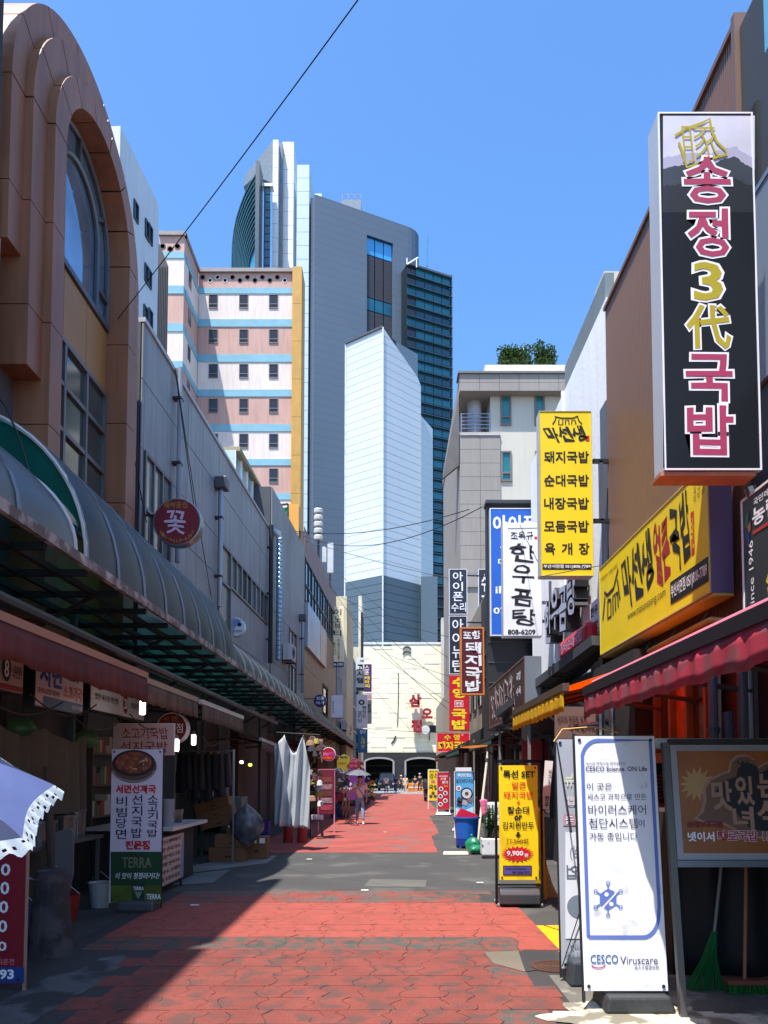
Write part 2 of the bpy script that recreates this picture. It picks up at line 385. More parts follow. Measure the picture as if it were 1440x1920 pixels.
# ================================================================ building helpers
def wall_box(name, x0, x1, y0, y1, z0, z1, m, parent): return M().box(x0, x1, y0, y1, z0, z1).build(name, m, parent)
def window(par, fr, a0, a1, b0, b1, glass=GLASS, frame=None, mx=(), my=(), fw=.06, d=.03):
    frame = frame or mat((70, 74, 78), rough=.4, metal=.4)
    mm = M(); d = d+.03; mm.fb(fr, a0, a1, b0, b0+fw, 0, d).fb(fr, a0, a1, b1-fw, b1, 0, d).fb(fr, a0, a0+fw, b0+fw, b1-fw, 0, d).fb(fr, a1-fw, a1, b0+fw, b1-fw, 0, d)
    xs = [a0]+[a0+(a1-a0)*t for t in mx]+[a1]; ys = [b0]+[b0+(b1-b0)*t for t in my]+[b1]
    for x in xs[1:-1]: mm.fb(fr, x-fw/2, x+fw/2, b0+fw, b1-fw, 0.001, d-.004)
    for y in ys[1:-1]: mm.fb(fr, a0+fw, a1-fw, y-fw/2, y+fw/2, 0.002, d-.008)
    o = mm.build('window', frame, par)
    for i in range(len(xs)-1):
        for j in range(len(ys)-1):
            e = fw/2*.9
            M().fb(fr, xs[i]+e, xs[i+1]-e, ys[j]+e, ys[j+1]-e, -.01, .006+.006*((i+j) % 2)).build('pane', glass, o)
    return o
def panels(par, fr, As, Bs, skip, m, th=.02, gap=.008, name='panel'):
    for i in range(len(As)-1):
        for j in range(len(Bs)-1):
            if skip(i, j): continue
            M().fb(fr, As[i]+gap, As[i+1]-gap, Bs[j]+gap, Bs[j+1]-gap, 0, th+random.uniform(0, .004)).build(name, m, par)

# ================================================================ left: brown arched building
BRN = mat((152, 103, 72), rough=.5, var=.14, scale=.8, streak=.3)
OCH = mat((168, 118, 60), rough=.5, var=.15, scale=.8)
BRND = mat((112, 88, 78), rough=.6, var=.15)
B1 = thing('arched_building', 'brown stone clad building with stepped arch window, on the near left', 'building', (-7, 8, 0))
Yc, Zc = 9.9, 9.35
X0, X1, X2, X3, XW = -4.27, -4.19, -4.095, -4.0, -4.36
# block behind
M().box(-12, -4.42, 3.36, 12.0, 0, 8.0).build('wall', mat((96, 98, 100), rough=.8, streak=.2), B1)
M().box(-4.42, X0, 3.36, 7.78, 3.3, 12.9).build('side_wall', mat((92, 94, 98), rough=.7, var=.15, streak=.2), B1)  # top raised out of view so this wall throws shade on the lane
def arc(R, zc=Zc, n=18, a0=0, a1=pi): return [(Yc+R*cos(a0+(a1-a0)*i/n), zc+R*sin(a0+(a1-a0)*i/n)) for i in range(n+1)]
# barrel vault
VLT = mat((150, 104, 58), rough=.7, var=.25, scale=.9, dirt=((225, 200, 160), 1.1, .62, .9), streak=.3)
v_ = M(); ar = arc(2.03, n=36)
for i in range(36):
    (ya, za), (yb, zb) = ar[i], ar[i+1]
    v_.add([(X1-.01, ya, za), (X1-.01, yb, zb), (-11, yb, zb), (-11, ya, za)], [(0, 1, 2, 3)])
v_.poly([(XW-.08, y, z) for y, z in ar])
v_.build('vault_roof', VLT, B1, thick=.05)
M().box(-11.9, XW-.06, Yc-2.02, Yc+2.02, 8.0, Zc).build('vault_wall', BRN, B1)
def ring(Ri, Ro, xf, xb, zb_, nseg=7, jl=None, jr=None, m=BRN):
    """Voussoirs and jamb blocks of one arch ring: separate stones."""
    g = .012
    for k in range(nseg):
        a0 = pi*k/nseg+g/Ro; a1 = pi*(k+1)/nseg-g/Ro; N = 5
        o = [(Yc+Ro*cos(a0+(a1-a0)*i/N), Zc+Ro*sin(a0+(a1-a0)*i/N)) for i in range(N+1)]
        q = [(Yc+Ri*cos(a1-(a1-a0)*i/N), Zc+Ri*sin(a1-(a1-a0)*i/N)) for i in range(N+1)]
        M().prism([(xb, y, z) for y, z in o+q], (xf-xb, 0, 0)).build('stone_panel', m, B1)
    for sgn, zlow in ((-1, zb_[0]), (1, zb_[1])):
        zz = Zc-.01
        while zz > zlow+.05:
            zn = max(zlow, zz-1.22)
            ya, yb = sorted((Yc+sgn*Ri, Yc+sgn*Ro)); M().box(xb, xf, ya, yb, zn+.012, zz).build('stone_panel', m, B1)
            zz = zn
ring(1.75, 2.06, X1, XW-.4, (7.45, 3.4))
ring(1.4, 1.76, X2, XW-.4, (6.2, 3.4))
ring(1.1, 1.41, X3, XW-.4, (3.4, 3.4))
FW = FXL(XW)
# tan spandrel panels, lower window, arched window
for k in range(3):
    a = Yc-1.1+2.2*k/3; M().fb(FW, a+.006, a+2.2/3-.006, 7.36, 8.3, -.03, .03).build('ochre_panel', OCH, B1)
window(B1, FW, Yc-1.1, Yc+1.1, 4.9, 7.35, glass=mat((58, 70, 66), rough=.08, spec=.9, var=.4), frame=mat((112, 110, 108), rough=.4, metal=.3), mx=(.36, .68), my=(.25, .5, .75), fw=.06)
M().fb(FW, Yc-1.1, Yc+1.1, 3.3, 4.9, -.05, 0).build('ochre_panel', OCH, B1)
AG = mat((150, 175, 195), rough=.04, spec=1.0, var=.5, scale=.9, metal=.6)
M().poly([(XW, y, z) for y, z in arc(1.1)]+[(XW, Yc-1.1, 8.36), (XW, Yc+1.1, 8.36)]).build('pane', AG, B1)
FRM = mat((92, 96, 100), rough=.4, metal=.3)
for R in (1.07, .68):
    M().tube([(XW+.03, y, z) for y, z in [(Yc+R, 8.38)]+arc(R)+[(Yc-R, 8.38)]], .04, 6).build('window_frame', FRM, B1)
wf = M()
for a in (.5, .18, .82): wf.bar((XW+.03, Yc+.68*cos(pi*a), Zc+.68*sin(pi*a)), (XW+.03, Yc+1.07*cos(pi*a), Zc+1.07*sin(pi*a)), .06)
for z in (8.75,):
    for s in (-1, 1): wf.bar((XW+.03, Yc+s*.68, z), (XW+.03, Yc+s*1.07, z), .06)
wf.bar((XW+.03, Yc-1.1, 8.36), (XW+.03, Yc+1.1, 8.36), .08)
wf.build('window_frame', FRM, B1)
N1 = thing('unseen_shade_building', 'unseen grey building left of the view, added to shade the lane', 'building', (-6, 0, 0))
M().box(-9, X0, -3, 3.1, 0, 12.9).build('wall', mat((90, 92, 96), rough=.8), N1)  # added out of view; height and gap shaped for the lane's shadow edge
# window on the grey side wall and dark pilaster
window(B1, FXL(X0+.01), 6.6, 7.72, 6.0, 7.35, frame=mat((170, 172, 176), rough=.4), mx=(.5,), my=(.5,), fw=.07)
for k in range(4): M().fb(FXL(X0), 3.0, 7.75, 7.5+k*.48, 7.96+k*.48, 0, .02).build('panel', mat((88, 92, 98), rough=.6, var=.15), B1)
M().box(-4.5, X1+.02, 7.2, 7.6, 8.4, 11.2).build('pilaster', mat((46, 38, 36), rough=.7), B1)

# ================================================================ left: pale blue slab behind
PB = thing('pale_building', 'plain pale blue white building behind the arched one with tiny windows', 'building', (-13, 28, 0))
c0, c1 = P(226, 236, Z=25), P(298, 385, Z=25)
fr = Fr((c0.x, c0.y, 0), (c1.x-c0.x, c1.y-c0.y, 0)); Ln = (c1-c0).length
PBM = mat((205, 214, 222), rough=.8, var=.1, scale=.15, streak=.12)
M().fb(fr, 0, Ln, 0, 25, -8, 0).build('wall', PBM, PB)
for (x, y) in ((254, 397), (275, 432), (281, 440), (274, 515), (279, 522), (272, 592), (281, 598)):
    a, b = fr.px(x, y); window(PB, fr, a-.2, a+.2, b-.36, b+.36, fw=.05)
# dark return between the pale slab and the hotel
DB = thing('dark_return_building', 'dark grey narrow building between the pale slab and the striped hotel', 'building', (-14, 40, 0))
q = P(298, 460, Y=38); q2 = P(316, 500, Y=38)
M().prism([(q.x, 38, 0), (q2.x, 38, 0), (q2.x, 38, P(316, 500, Y=38).z), (q.x, 38, P(298, 455, Y=38).z)], (-4, 9, 0)).build('wall', mat((58, 62, 66), lines=None), DB)
for k in range(6):
    a = q.x+(q2.x-q.x)*k/6; M().box(a, a+.03, 37.96, 38, 0, q2.z).build('rib', DMETAL, DB)

# ================================================================ hotel: pink and white bands
H = thing('striped_hotel', 'pink and white hotel with blue bands and small square windows', 'hotel', (-20, 72, 0))
T = 70.0
def hz(py): d = ray(455, py); return CAMZ+d.z/d.y*67.8
YH = 67.8
fh = FY(YH); fw_ = FY(63.0)
PINK = mat((200, 162, 150), rough=.85, var=.1, scale=.25, streak=.18)
CREAM = mat((228, 214, 206), rough=.85, var=.08, scale=.25, streak=.16)
BLUEB = mat((128, 178, 196), rough=.8, var=.1)
xL, xR = fh.px(370, 700)[0], fh.px(548, 700)[0]; xl2 = FY(63.0).px(296, 600)[0]; xr2 = FY(63.0).px(344, 600)[0]
top = hz(512)
sideF = Fr((xL-.0, 0, 0), (0, 1, 0))
bands = [(540, 551, BLUEB, .06), (551, 599, CREAM, 0), (599, 613, BLUEB, .06), (613, 665, PINK, 0), (665, 679, BLUEB, .06), (679, 731, CREAM, 0), (731, 744, BLUEB, .06), (744, 796, PINK, 0), (796, 809, BLUEB, .06), (809, 861, CREAM, 0), (861, 873, BLUEB, .06), (873, 925, PINK, 0), (925, 937, BLUEB, .06)]
yy = 937; sp_ = 65; k = 0
while yy < 1450: bands += [(yy, yy+52, CREAM if k % 2 == 0 else PINK, 0), (yy+52, yy+65, BLUEB, .06)]; yy += 65; k += 1
def hotel_run(frs, a0, a1, nm):
    for y0, y1, m_, d in [(512, 540, PINK, 0)]+bands:
        z1, z0 = hz(y0), max(0, hz(y1))
        if z1 <= 0: continue
        M().fb(frs, a0, a1, z0, z1, -.5, d).build('blue_band' if d else nm, m_, H)
hotel_run(fh, xL, xR, 'wall_band')
hotel_run(FY(63.0), xl2, xL, 'wall_band')
hotel_run(Fr((xL, 0, 0), (0, 1, 0)), 63.51, YH-.1, 'wall_band')
M().box(xl2, xL-.5, 63.5, 70.5, 0, top-.2).build('core', CREAM, H); M().box(xL-.6, xR, YH+.5, 71, 0, top-.2).build('core', CREAM, H)
cap = M().box(xL, xR+.9, YH-.25, YH+.4, top, top+.35); cap.box(xl2, xL+.15, 62.8, 63.3, top, top+.35); cap.box(xL-.3, xL+.15, 63, YH-.2, top, top+.33)
cap.build('parapet_cap', mat((150, 140, 138)), H)
# round holes in the parapet
DK = mat((84, 88, 94), rough=.8)
for i, x in enumerate(range(380, 545, 14)):
    a, b = fh.px(x, 522+(4 if i % 2 else -2)); M().lathe(fh.at(a, b, .03), [(.22, -.03), (.22, 0), (.17, 0), (.17, -.05)], 14, Fr((0, 0, 0), (1, 0, 0), (0, -1, 0))).build('round_vent', WHITE if i in (1, 2, 3, 11) else DK, H)
for x in (305, 319, 333):
    f6 = FY(63.0); a, b = f6.px(x, 462 if x != 319 else 467); M().lathe(f6.at(a, b, .03), [(.27, -.03), (.27, 0), (.2, 0), (.2, -.05)], 14, Fr((0, 0, 0), (1, 0, 0), (0, -1, 0))).build('round_vent', DK, H)
HWF = mat((120, 118, 118), rough=.6); HWG = mat((42, 44, 50), rough=.25)
proto = None; rows_h = [(552, 579), (617, 645), (682, 710), (747, 775), (813, 841), (878, 906)]+[(943+65*k, 971+65*k) for k in range(7)]
ax0, bz0 = fh.px(456, rows_h[0][1]); ax1 = fh.px(474-.0, 600)[0]
for ri, (y0, y1) in enumerate(rows_h):
    for ci, x in enumerate((400, 457, 513)):
        a, b = fh.px(x, (y0+y1)/2)
        if b < 2: continue
        if proto is None:
            mm = M(); w2, h2 = .43, .68
            mm.fb(fh, a-w2, a+w2, b-h2, b-h2+.08, 0, .07).fb(fh, a-w2, a+w2, b+h2-.05, b+h2, 0, .05).fb(fh, a-w2, a-w2+.05, b-h2+.08, b+h2-.05, 0, .05).fb(fh, a+w2-.05, a+w2, b-h2+.08, b+h2-.05, 0, .05).fb(fh, a-w2+.05, a+w2-.05, b-.28, b-.22, 0, .05)
            pw = mm.build('window', HWF, H); pg = M().fb(fh, a-w2+.05, a+w2-.05, b-h2+.08, b+h2-.05, 0, .015).build('pane', HWG, pw); proto = (a, b)
        else:
            nw = inst(pw, (a-proto[0], 0, b-proto[1]), H); inst(pg, (a-proto[0], 0, b-proto[1]), nw)
sf = Fr((xL, 0, 0), (0, 1, 0))
for y0, y1 in rows_h[:9]:
    for yw in (64.9,):
        b = fh.px(457, (y0+y1)/2)[1]; M().fb(sf, yw-.43, yw+.43, b-.68, b+.68, 0, .03).build('window', HWG, H)
# ochre pillar at the hotel's right end
OP = mat((196, 148, 62), rough=.6, var=.1, streak=.15)
xo0, xo1 = fh.px(548, 700)[0], fh.px(566, 700)[0]
for k in range(14):
    z1 = top+.3-k*3.6; z0 = max(0, z1-3.57)
    if z1 > 0: M().box(xo0+.02, xo1, YH-.5, YH+2, z0, z1).build('ochre_panel', OP, H)

# ================================================================ far towers
ST = mat((188, 198, 206), rough=.45, metal=.15, var=.06, scale=.05)
# silver tower: near corner, two faces, sloping recess
TW = thing('silver_tower', 'silver clad tower with a sharp corner and slanted top, in front of the glass tower', 'tower', (0, 170, 0))
zt = 103.0
kc = P(718, 614, Z=zt); kl = P(648, 645, Z=zt); kr = P(789, 655, Z=zt)
def quadwall(fr, L, ztop, n, m, par, z0=0, name='panel'):
    gp = .1; hgt = (ztop-z0)/n
    for i in range(n): M().fb(fr, 0, L, z0+i*hgt+gp, z0+(i+1)*hgt, -.3, 0).build(name, m, par)
fl_ = Fr((kl.x, kl.y, 0), (kc.x-kl.x, kc.y-kl.y, 0)); Ll = (kc-kl).length
frr = Fr((kc.x, kc.y, 0), (kr.x-kc.x, kr.y-kc.y, 0)); Lr = (kr-kc).length
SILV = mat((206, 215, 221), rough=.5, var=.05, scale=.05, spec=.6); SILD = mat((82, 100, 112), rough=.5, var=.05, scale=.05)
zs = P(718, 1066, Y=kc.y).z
nrow = 58
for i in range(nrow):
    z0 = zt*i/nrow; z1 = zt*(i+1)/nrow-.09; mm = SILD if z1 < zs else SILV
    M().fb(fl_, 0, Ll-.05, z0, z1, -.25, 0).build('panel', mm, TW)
zd = frr.px(789, 716)[1]
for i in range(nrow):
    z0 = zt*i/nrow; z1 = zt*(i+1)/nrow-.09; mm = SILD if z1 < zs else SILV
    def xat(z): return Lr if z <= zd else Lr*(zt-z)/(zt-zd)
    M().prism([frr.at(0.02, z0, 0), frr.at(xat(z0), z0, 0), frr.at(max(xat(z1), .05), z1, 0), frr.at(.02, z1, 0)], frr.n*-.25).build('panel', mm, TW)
fl2 = mat((112, 132, 146), rough=.5, lines=(1.8, .05, .25), var=.05, scale=.05)
M().fb(frr, .3, Lr+.2, 0, zt-.6, -3.2, -1.2).build('recessed_wall', fl2, TW)
M().fb(fl_, .2, Ll-.3, 0, zt-.5, -6, -.3).build('core', DMETAL, TW)
for a, b in ((kl, kc),): M().bar(a+Vector((0, -.1, .1)), b+Vector((0, -.1, .1)), .5).build('edge_trim', mat((70, 78, 86)), TW)
M().bar((kc.x, kc.y-.1, 0), (kc.x, kc.y-.1, zt), .28).build('edge_trim', mat((215, 222, 228)), TW)
M().bar((kl.x, kl.y-.1, 0), (kl.x, kl.y-.1, zt), .28).build('edge_trim', mat((215, 222, 228)), TW)
# lower wing of the silver tower
LW = M(); fy = FY(kr.y+1); x0, zA = fy.px(788, 778); x1, zB = fy.px(813, 790)
M().prism([(x0, kr.y+1, 0), (x1, kr.y+5, 0), (x1, kr.y+5, zB), (x0, kr.y+1, zA)], (0, 12, 0)).build('wing', SILV, TW)
M().prism([(x0+.1, kr.y-1, 0), (x1-.2, kr.y+2, 0), (x1-.2, kr.y+2, zB-4), (x0+.1, kr.y-1, zA-1)], (0, 1, 0)).build('wing', mat((170, 190, 200), lines=(1.8, .05, .25), rough=.5, var=0), TW)
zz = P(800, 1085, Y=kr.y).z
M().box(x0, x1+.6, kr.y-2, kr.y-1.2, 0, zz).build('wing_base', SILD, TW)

# big grey tower with fins and curved glass
BT = thing('grey_tower', 'tall dark grey and white office tower with curved glass front and tall window strip', 'tower', (-20, 240, 0))
zt2 = 178.0
g0 = P(590, 364, Z=zt2); g1 = P(765, 425, Z=zt2); g2 = P(784, 441, Z=zt2)
SLAB = mat((92, 108, 124), rough=.5, var=.12, scale=.03, lines=(2.4, .07, .22), spec=.5)
gf = Fr((g0.x, g0.y, 0), (g1.x-g0.x, g1.y-g0.y, 0)); Lg = (g1-g0).length
sa0, sb1 = gf.px(688, 440); sa1, _ = gf.px(737, 455); sbot = gf.px(700, 640)[1]
mm = M(); mm.fb(gf, 0, sa0, 0, zt2, -4, 0).fb(gf, sa1, Lg, 0, zt2, -4, 0).fb(gf, sa0, sa1, sb1, zt2, -4, 0)
mm.build('slab', SLAB, BT)
g3 = [P(x, y, Z=zt2) for x, y in ((765, 425), (772, 428), (779, 433), (783, 438), (785, 443))]
mm = M()
for i in range(4): mm.add([(g3[i].x, g3[i].y, 0), (g3[i+1].x, g3[i+1].y, 0), (g3[i+1].x, g3[i+1].y, zt2), (g3[i].x, g3[i].y, zt2)], [(0, 1, 2, 3)])
mm.build('rounded_corner', SLAB, BT, smooth=True)
M().poly([(p.x, p.y, zt2) for p in [g0]+g3]+[(g3[-1].x, g3[-1].y+20, zt2), (g0.x, g0.y+20, zt2)]).build('roof', DMETAL, BT)
BRG = mat((62, 58, 60), rough=.4, lines=(1.6, .12, .3)); BLG = mat((70, 170, 235), rough=.2, spec=1, var=.25, scale=.1); TLG = mat((30, 95, 115), rough=.1, spec=.8, var=.4, scale=.15)
def yb(y): return gf.px(712, y)[1]
segs = [(448, 480, BLG), (480, 560, BRG), (560, 584, TLG), (584, 660, BRG), (660, 684, TLG), (684, 760, BRG)]
for y0, y1, m_ in segs:
    for k in range(3):
        a0 = sa0+(sa1-sa0)*k/3; a1 = sa0+(sa1-sa0)*(k+1)/3
        M().fb(gf, a0+.15, a1-.15, yb(y1), yb(y0)-.3, -1.2, -.8).build('window', m_, BT)
M().fb(gf, sa0, sa1, 0, sb1, -2.2, -1.5).build('window_strip_back', DMETAL, BT)
# roof box and railing
bx = P(640, 374, Y=g0.y+12); b2 = P(677, 374, Y=g0.y+12)
M().box(bx.x, b2.x, g0.y+12, g0.y+18, zt2, b2.z).build('roof_box', mat((130, 145, 160)), BT)
mm = M(); [mm.bar((x, g0.y+12, b2.z), (x, g0.y+12, b2.z+1.6), .15) for x in [b2.x-6+2*k for k in range(4)]]; mm.bar((b2.x-6, g0.y+12, b2.z+1.6), (b2.x, g0.y+12, b2.z+1.6), .15); mm.build('railing', METAL, BT)
# white fins
TILE = mat((226, 230, 234), rough=.4, var=.05, scale=.1)
def fin(x0, x1, ytop, Y, dep, m_, n=44, nm='fin_panel', jog=0):
    f = FY(Y); a0, z1 = f.px(x0, ytop); a1 = f.px(x1, ytop)[0]; h = z1/n
    mm = M()
    for i in range(n): M().box(a0, a1, Y, Y+dep, i*h+.12, (i+1)*h).build(nm, m_, BT)
    M().box(a0+.2, a1-.2, Y+.2, Y+dep-.2, 0, z1-.2).build('core', DMETAL, BT)
    return a0, a1, z1
fin(512, 522, 262, 222, 16, TILE); fin(522, 530, 268, 224, 20, mat((120, 128, 136)), 6); fin(530, 551, 266, 226, 22, TILE)
fin(557, 580, 309, 220, 14, mat((190, 208, 218), rough=.4, var=.05)); fin(590, 603, 363, 221, 6, TILE)
fin(580, 590, 372, 226, 10, mat((20, 24, 34), rough=.4), 3, 'dark_gap')
# sloping crown behind the curved teal front
mm = M(); f = FY(224)
mm.prism([f.at(*f.px(x, y)) for x, y in ((513, 262), (461, 327), (457, 350), (470, 338), (484, 322), (494, 336), (512, 344))], (0, 2, 0)); mm.build('sloped_crown', mat((105, 125, 142), lines=(1.5, .06, .2)), BT)
f = FY(218); BX, BY = 487, 540
outl = [(486, 322), (478, 329), (468, 342), (458, 358), (449, 378), (441, 400), (436, 422), (433, 446), (432, 475), (431, 515)]
TG = [mat(c, rough=.12, spec=.9, var=.45, scale=.12) for c in ((22, 120, 142), (16, 96, 118), (34, 140, 160))]
def crv(k): return [f.at(*f.px(BX+(x-BX)*k, 540+(y-540)*k), -((BX-BX-(x-BX)*k)*.05)-2*(1-k)) for x, y in outl]
for i in range(13):
    a, b = crv(1-.045*i), crv(1-.045*(i+1)); n_ = len(a)
    for j in range(n_-1): M().add([a[j], a[j+1], b[j+1], b[j]], [(0, 1, 2, 3)]).build('glass_panel', TG[(i*5+j*3) % 3], BT)
    M().tube([p+Vector((0, -.25, 0)) for p in a], .26, 5).build('spandrel', mat((40, 86, 100), rough=.3), BT)
c = crv(1-.045*13); M().poly([p for p in c]+[f.at(*f.px(487, 515))]).build('inner_glazing', mat((60, 150, 190), rough=.1, spec=.9, var=.3, scale=.15), BT)
a0 = f.px(484, 321); a1 = f.px(491, 321)
M().box(a0[0], a1[0], 214, 220, 0, a0[1]).build('edge_fin', mat((60, 80, 94), rough=.4), BT)
a0 = f.px(494, 346); a1 = f.px(506, 346)
for k in range(16): M().box(a0[0], a1[0], 219, 219.6, a0[1]-2.5*k-2.1, a0[1]-2.5*k).build('window', TEALG, BT)
M().box(a0[0]-.5, a1[0]+.8, 218.5, 221, a0[1], a0[1]+.9).build('ledge', WHITE, BT)
# teal glass tower on the right
GT = thing('glass_tower', 'teal glass office tower with thin floor ledges behind the silver tower', 'tower', (15, 260, 0))
zt3 = 162.0
e0 = P(763, 496, Z=zt3); e1 = P(844, 522, Z=zt3); ef = Fr((e0.x, e0.y, 0), (e1.x-e0.x, e1.y-e0.y, 0)); Le = (e1-e0).length
M().fb(ef, 0, Le, 0, zt3, -25, -.6).build('core', mat((14, 34, 44), rough=.4), GT)
nf = 48; hf = zt3/nf; GG = [mat(c, rough=.08, spec=.9, var=.35, scale=.12) for c in ((16, 92, 108), (12, 70, 84), (24, 112, 128), (48, 46, 50))]
for i in range(nf-30, nf):
    z = zt3-(nf-i)*hf
    for k in range(5):
        m_ = GG[3] if k == 0 and (nf-i) % 3 else GG[(i*7+k*3) % 3]
        M().fb(ef, Le*k/5+.1, Le*(k+1)/5-.1, z+.9, z+hf-.25, -.5, 0).build('window', m_, GT)
mm = M()
M().fb(ef, -.2, Le+.3, zt3-.3, zt3+.3, -.6, .9).build('roof_edge', STEEL, GT)
led0 = M().fb(ef, -.2, Le+.4, zt3-hf-.05, zt3-hf+.2, 0, .9).build('ledge', mat((52, 84, 96), rough=.4), GT)
for i in range(2, 40): inst(led0, (0, 0, -hf*(i-1)), GT); 
M().fb(ef, Le+.1, Le+.5, 0, zt3+1, -.5, .5).build('corner_fin', STEEL, GT)
q = P(801, 500, Y=e0.y+6); qt = P(801, 443, Y=e0.y+6); M().tube([q, qt], .25, 6).build('mast', mat((60, 150, 190)), GT)
mm = M(); q = P(775, 490, Y=e0.y-1); mm.bar(q+Vector((-2, 0, -1)), q+Vector((1.5, 0, 1.2)), .4).bar(q+Vector((-2, 0, 1)), q+Vector((-2, 0, -1)), .3).bar(q+Vector((1, 0, 1)), q+Vector((1, 0, -2)), .3); mm.build('roof_crane', WHITE, GT)

# ================================================================ end of the street: cream wall with black base
EW = thing('cream_stone_building', 'cream stone building closing the street with black arched base', 'building', (1, 95, 0))
YE = 92.0; fe = FY(YE)
CRM = mat((244, 236, 206), rough=.85, var=.06, scale=.3, bump=.2, bscale=8, streak=.06)
xa, xb = fe.px(676, 1300)[0], fe.px(868, 1300)[0]; zb = fe.px(760, 1411)[1]; zt4 = fe.px(760, 1208)[1]
M().box(xa-1, xb+4, YE+.2, YE+14, zb, zt4-.3).build('core', mat((205, 196, 168)), EW)
M().box(xa-1, xa-.7, YE+.2, YE+14, 0, zb).build('side_wall', mat((60, 58, 56)), EW)
nr = 22; hr = (zt4-zb)/nr; rs = random.Random(5)
for i in range(nr):
    x = xa-rs.random()*1.5
    while x < xb+.3:
        wd = rs.uniform(1.3, 2.2); z0 = zb+i*hr; lft = max(x, xa); rt = min(x+wd, xb+.3)
        ztop = min(zt4-(.0 if lft > fe.px(720, 1300)[0] else .25), z0+hr)
        if rt-lft > .15: M().box(lft+.01, rt-.01, YE+rs.uniform(-.05, .0), YE+.2, z0+.012, ztop).build('stone', CRM, EW)
        x += wd
M().box(xa, xb+.4, YE-.1, YE+.2, zt4, zt4+.25).build('coping', mat((220, 222, 220)), EW)
# base: piers, arches
BSE = mat((44, 43, 42), rough=.5, var=.15)
def px_e(x): return fe.px(x, 1440)[0]
def arch_opening(x0, x1, ztop, zc):
    n = 8
    return [(x1, 0), (x1, zc)]+[(x0+(x1-x0)*(1-i/n), zc+(ztop-zc)*sin(pi*i/n)**.6) for i in range(1, n)]+[(x0, zc), (x0, 0)]
ops = [(px_e(684), px_e(738)), (px_e(760), px_e(822))]; zo, zoc = fe.px(760, 1421)[1], fe.px(760, 1427)[1]
xs = [px_e(640)]+[x for o in ops for x in o]+[px_e(900)]
for i in (0, 2, 4): M().box(xs[i], xs[i+1], YE-.25, YE+.2, 0, zb-.02).build('pier', BSE, EW)
for x0, x1 in ops:
    ar = arch_opening(x0, x1, zo, zoc)
    M().prism([(x1, YE-.25, zb-.03), (x0, YE-.25, zb-.03)]+[(x, YE-.25, z) for x, z in ar[1:-1]][::-1], (0, .45, 0)).build('lintel', BSE, EW)
    mm = M(); [mm.bar((ar[i][0], YE-.3, ar[i][1]), (ar[i+1][0], YE-.3, ar[i+1][1]), .22, .2) for i in range(len(ar)-1)]
    mm.build('arch_trim', mat((150, 150, 146)), EW)
M().box(xs[0], xs[-1], YE+9, YE+9.3, 0, zb).build('garage_back', mat((16, 16, 18)), EW)
for k in range(5): M().box(xs[0]+.2, xs[-1], YE-.262, YE-.25, 1+.9*k, 1.02+.9*k).build('joint', DARK, EW)
# dark openings on the right of the wall
for (x0, y0, x1, y1) in ((829, 1244, 846, 1268), (829, 1302, 846, 1328), (806, 1360, 846, 1373)):
    a0, b1 = fe.px(x0, y0); a1, b0 = fe.px(x1, y1); M().fb(fe, a0, a1, b0, b1, .0, .08).build('window', mat((26, 28, 34), rough=.3), EW)
    M().fb(fe, a0-.12, a0, b0-1.0, b1, .0, .12).build('downpipe', mat((130, 92, 60)), EW)
a, b = fe.px(763, 1222); lg = M()
for s in (0, 1):
    lg.tube([fe.at(a+(.45*cos(t)+.0)*(1 if s else -1), b+(.28 if s else -.28)+.32*sin(t)*(1 if s else 1), .1) for t in [(-.2+i*.35)*(1) for i in range(10)]], .09, 6)
lg.build('emblem', mat((60, 60, 62)), EW)
for tx, bx_, in (('삼', (767, 1302, 790, 1326)), ('오', (790, 1328, 811, 1347)), ('점', (771, 1349, 791, 1373))):
    letter(FY(YE-.75), tx, bx_, mat((150, 22, 40)), EW, bold=.05, thick=.5, name='wall_letter')
a, b = fe.px(797, 1370)
M().lathe(fe.at(a, b, .9), [(.0, -.25), (.5, -.25), (.55, .0), (.5, .05), (0, .05)], 20, Fr((0, 0, 0), (1, 0, 0), (0, -1, 0))).build('round_sign', mat((205, 205, 200)), EW)
mm = M().tube([fe.at(*fe.px(x, y), .06) for x, y in ((747, 1262), (747, 1300), (746, 1345), (745, 1362))], .05, 5); mm.build('crack_line', DARK, EW)
M().tube([fe.at(*fe.px(x, y), .08) for x, y in ((742, 1380), (739, 1388), (734, 1394))], .09, 5).build('hook', DARK, EW)

# ================================================================ left grey building (panels)
GB = thing('grey_panel_building', 'long grey metal panel building above the left market canopy', 'building', (-6, 18, 0))
A_, B_ = Vector((-4.3, 12.45, 0)), Vector((-3.92, 23.6, 0)); fg = Fr(A_, B_-A_); Lgb = (B_-A_).length
GP = mat((146, 146, 144), rough=.5, var=.16, scale=.7, streak=.3)
M().fb(fg, 0, Lgb, 0, 9.4, -6, -.02).build('wall', mat((70, 74, 80)), GB)
def fa(x, y): return fg.px(x, y)[0]
wa1 = fa(317, 900); wb0 = fa(407, 1040); wb1 = fa(499, 1140); wl = fa(424, 1100)
As = [0, .12, wa1, wa1+1.05, wa1+2.1, wb0]+[wb0+(wb1-wb0)*k/5 for k in range(1, 6)]+[Lgb]
Bs = [3.4, 5.0, 6.3, 7.2, 8.4, 9.4]
panels(GB, fg, As, Bs, lambda i, j: (i == 1 and j in (1, 2)) or (5 <= i <= 9 and j == 2) or (i == 5 and j == 1), GP)
AWF = mat((96, 98, 100), rough=.4, metal=.3)
WG2 = mat((120, 128, 124), rough=.1, spec=.9, var=.5, scale=.8)
window(GB, fg, .14, wa1, 5.0, 7.2, glass=WG2, frame=AWF, mx=(.33, .66), my=(.55,))
window(GB, fg, wb0, wb0+(wb1-wb0)/5, 5.0, 7.2, glass=WG2, frame=AWF, my=(.58,))
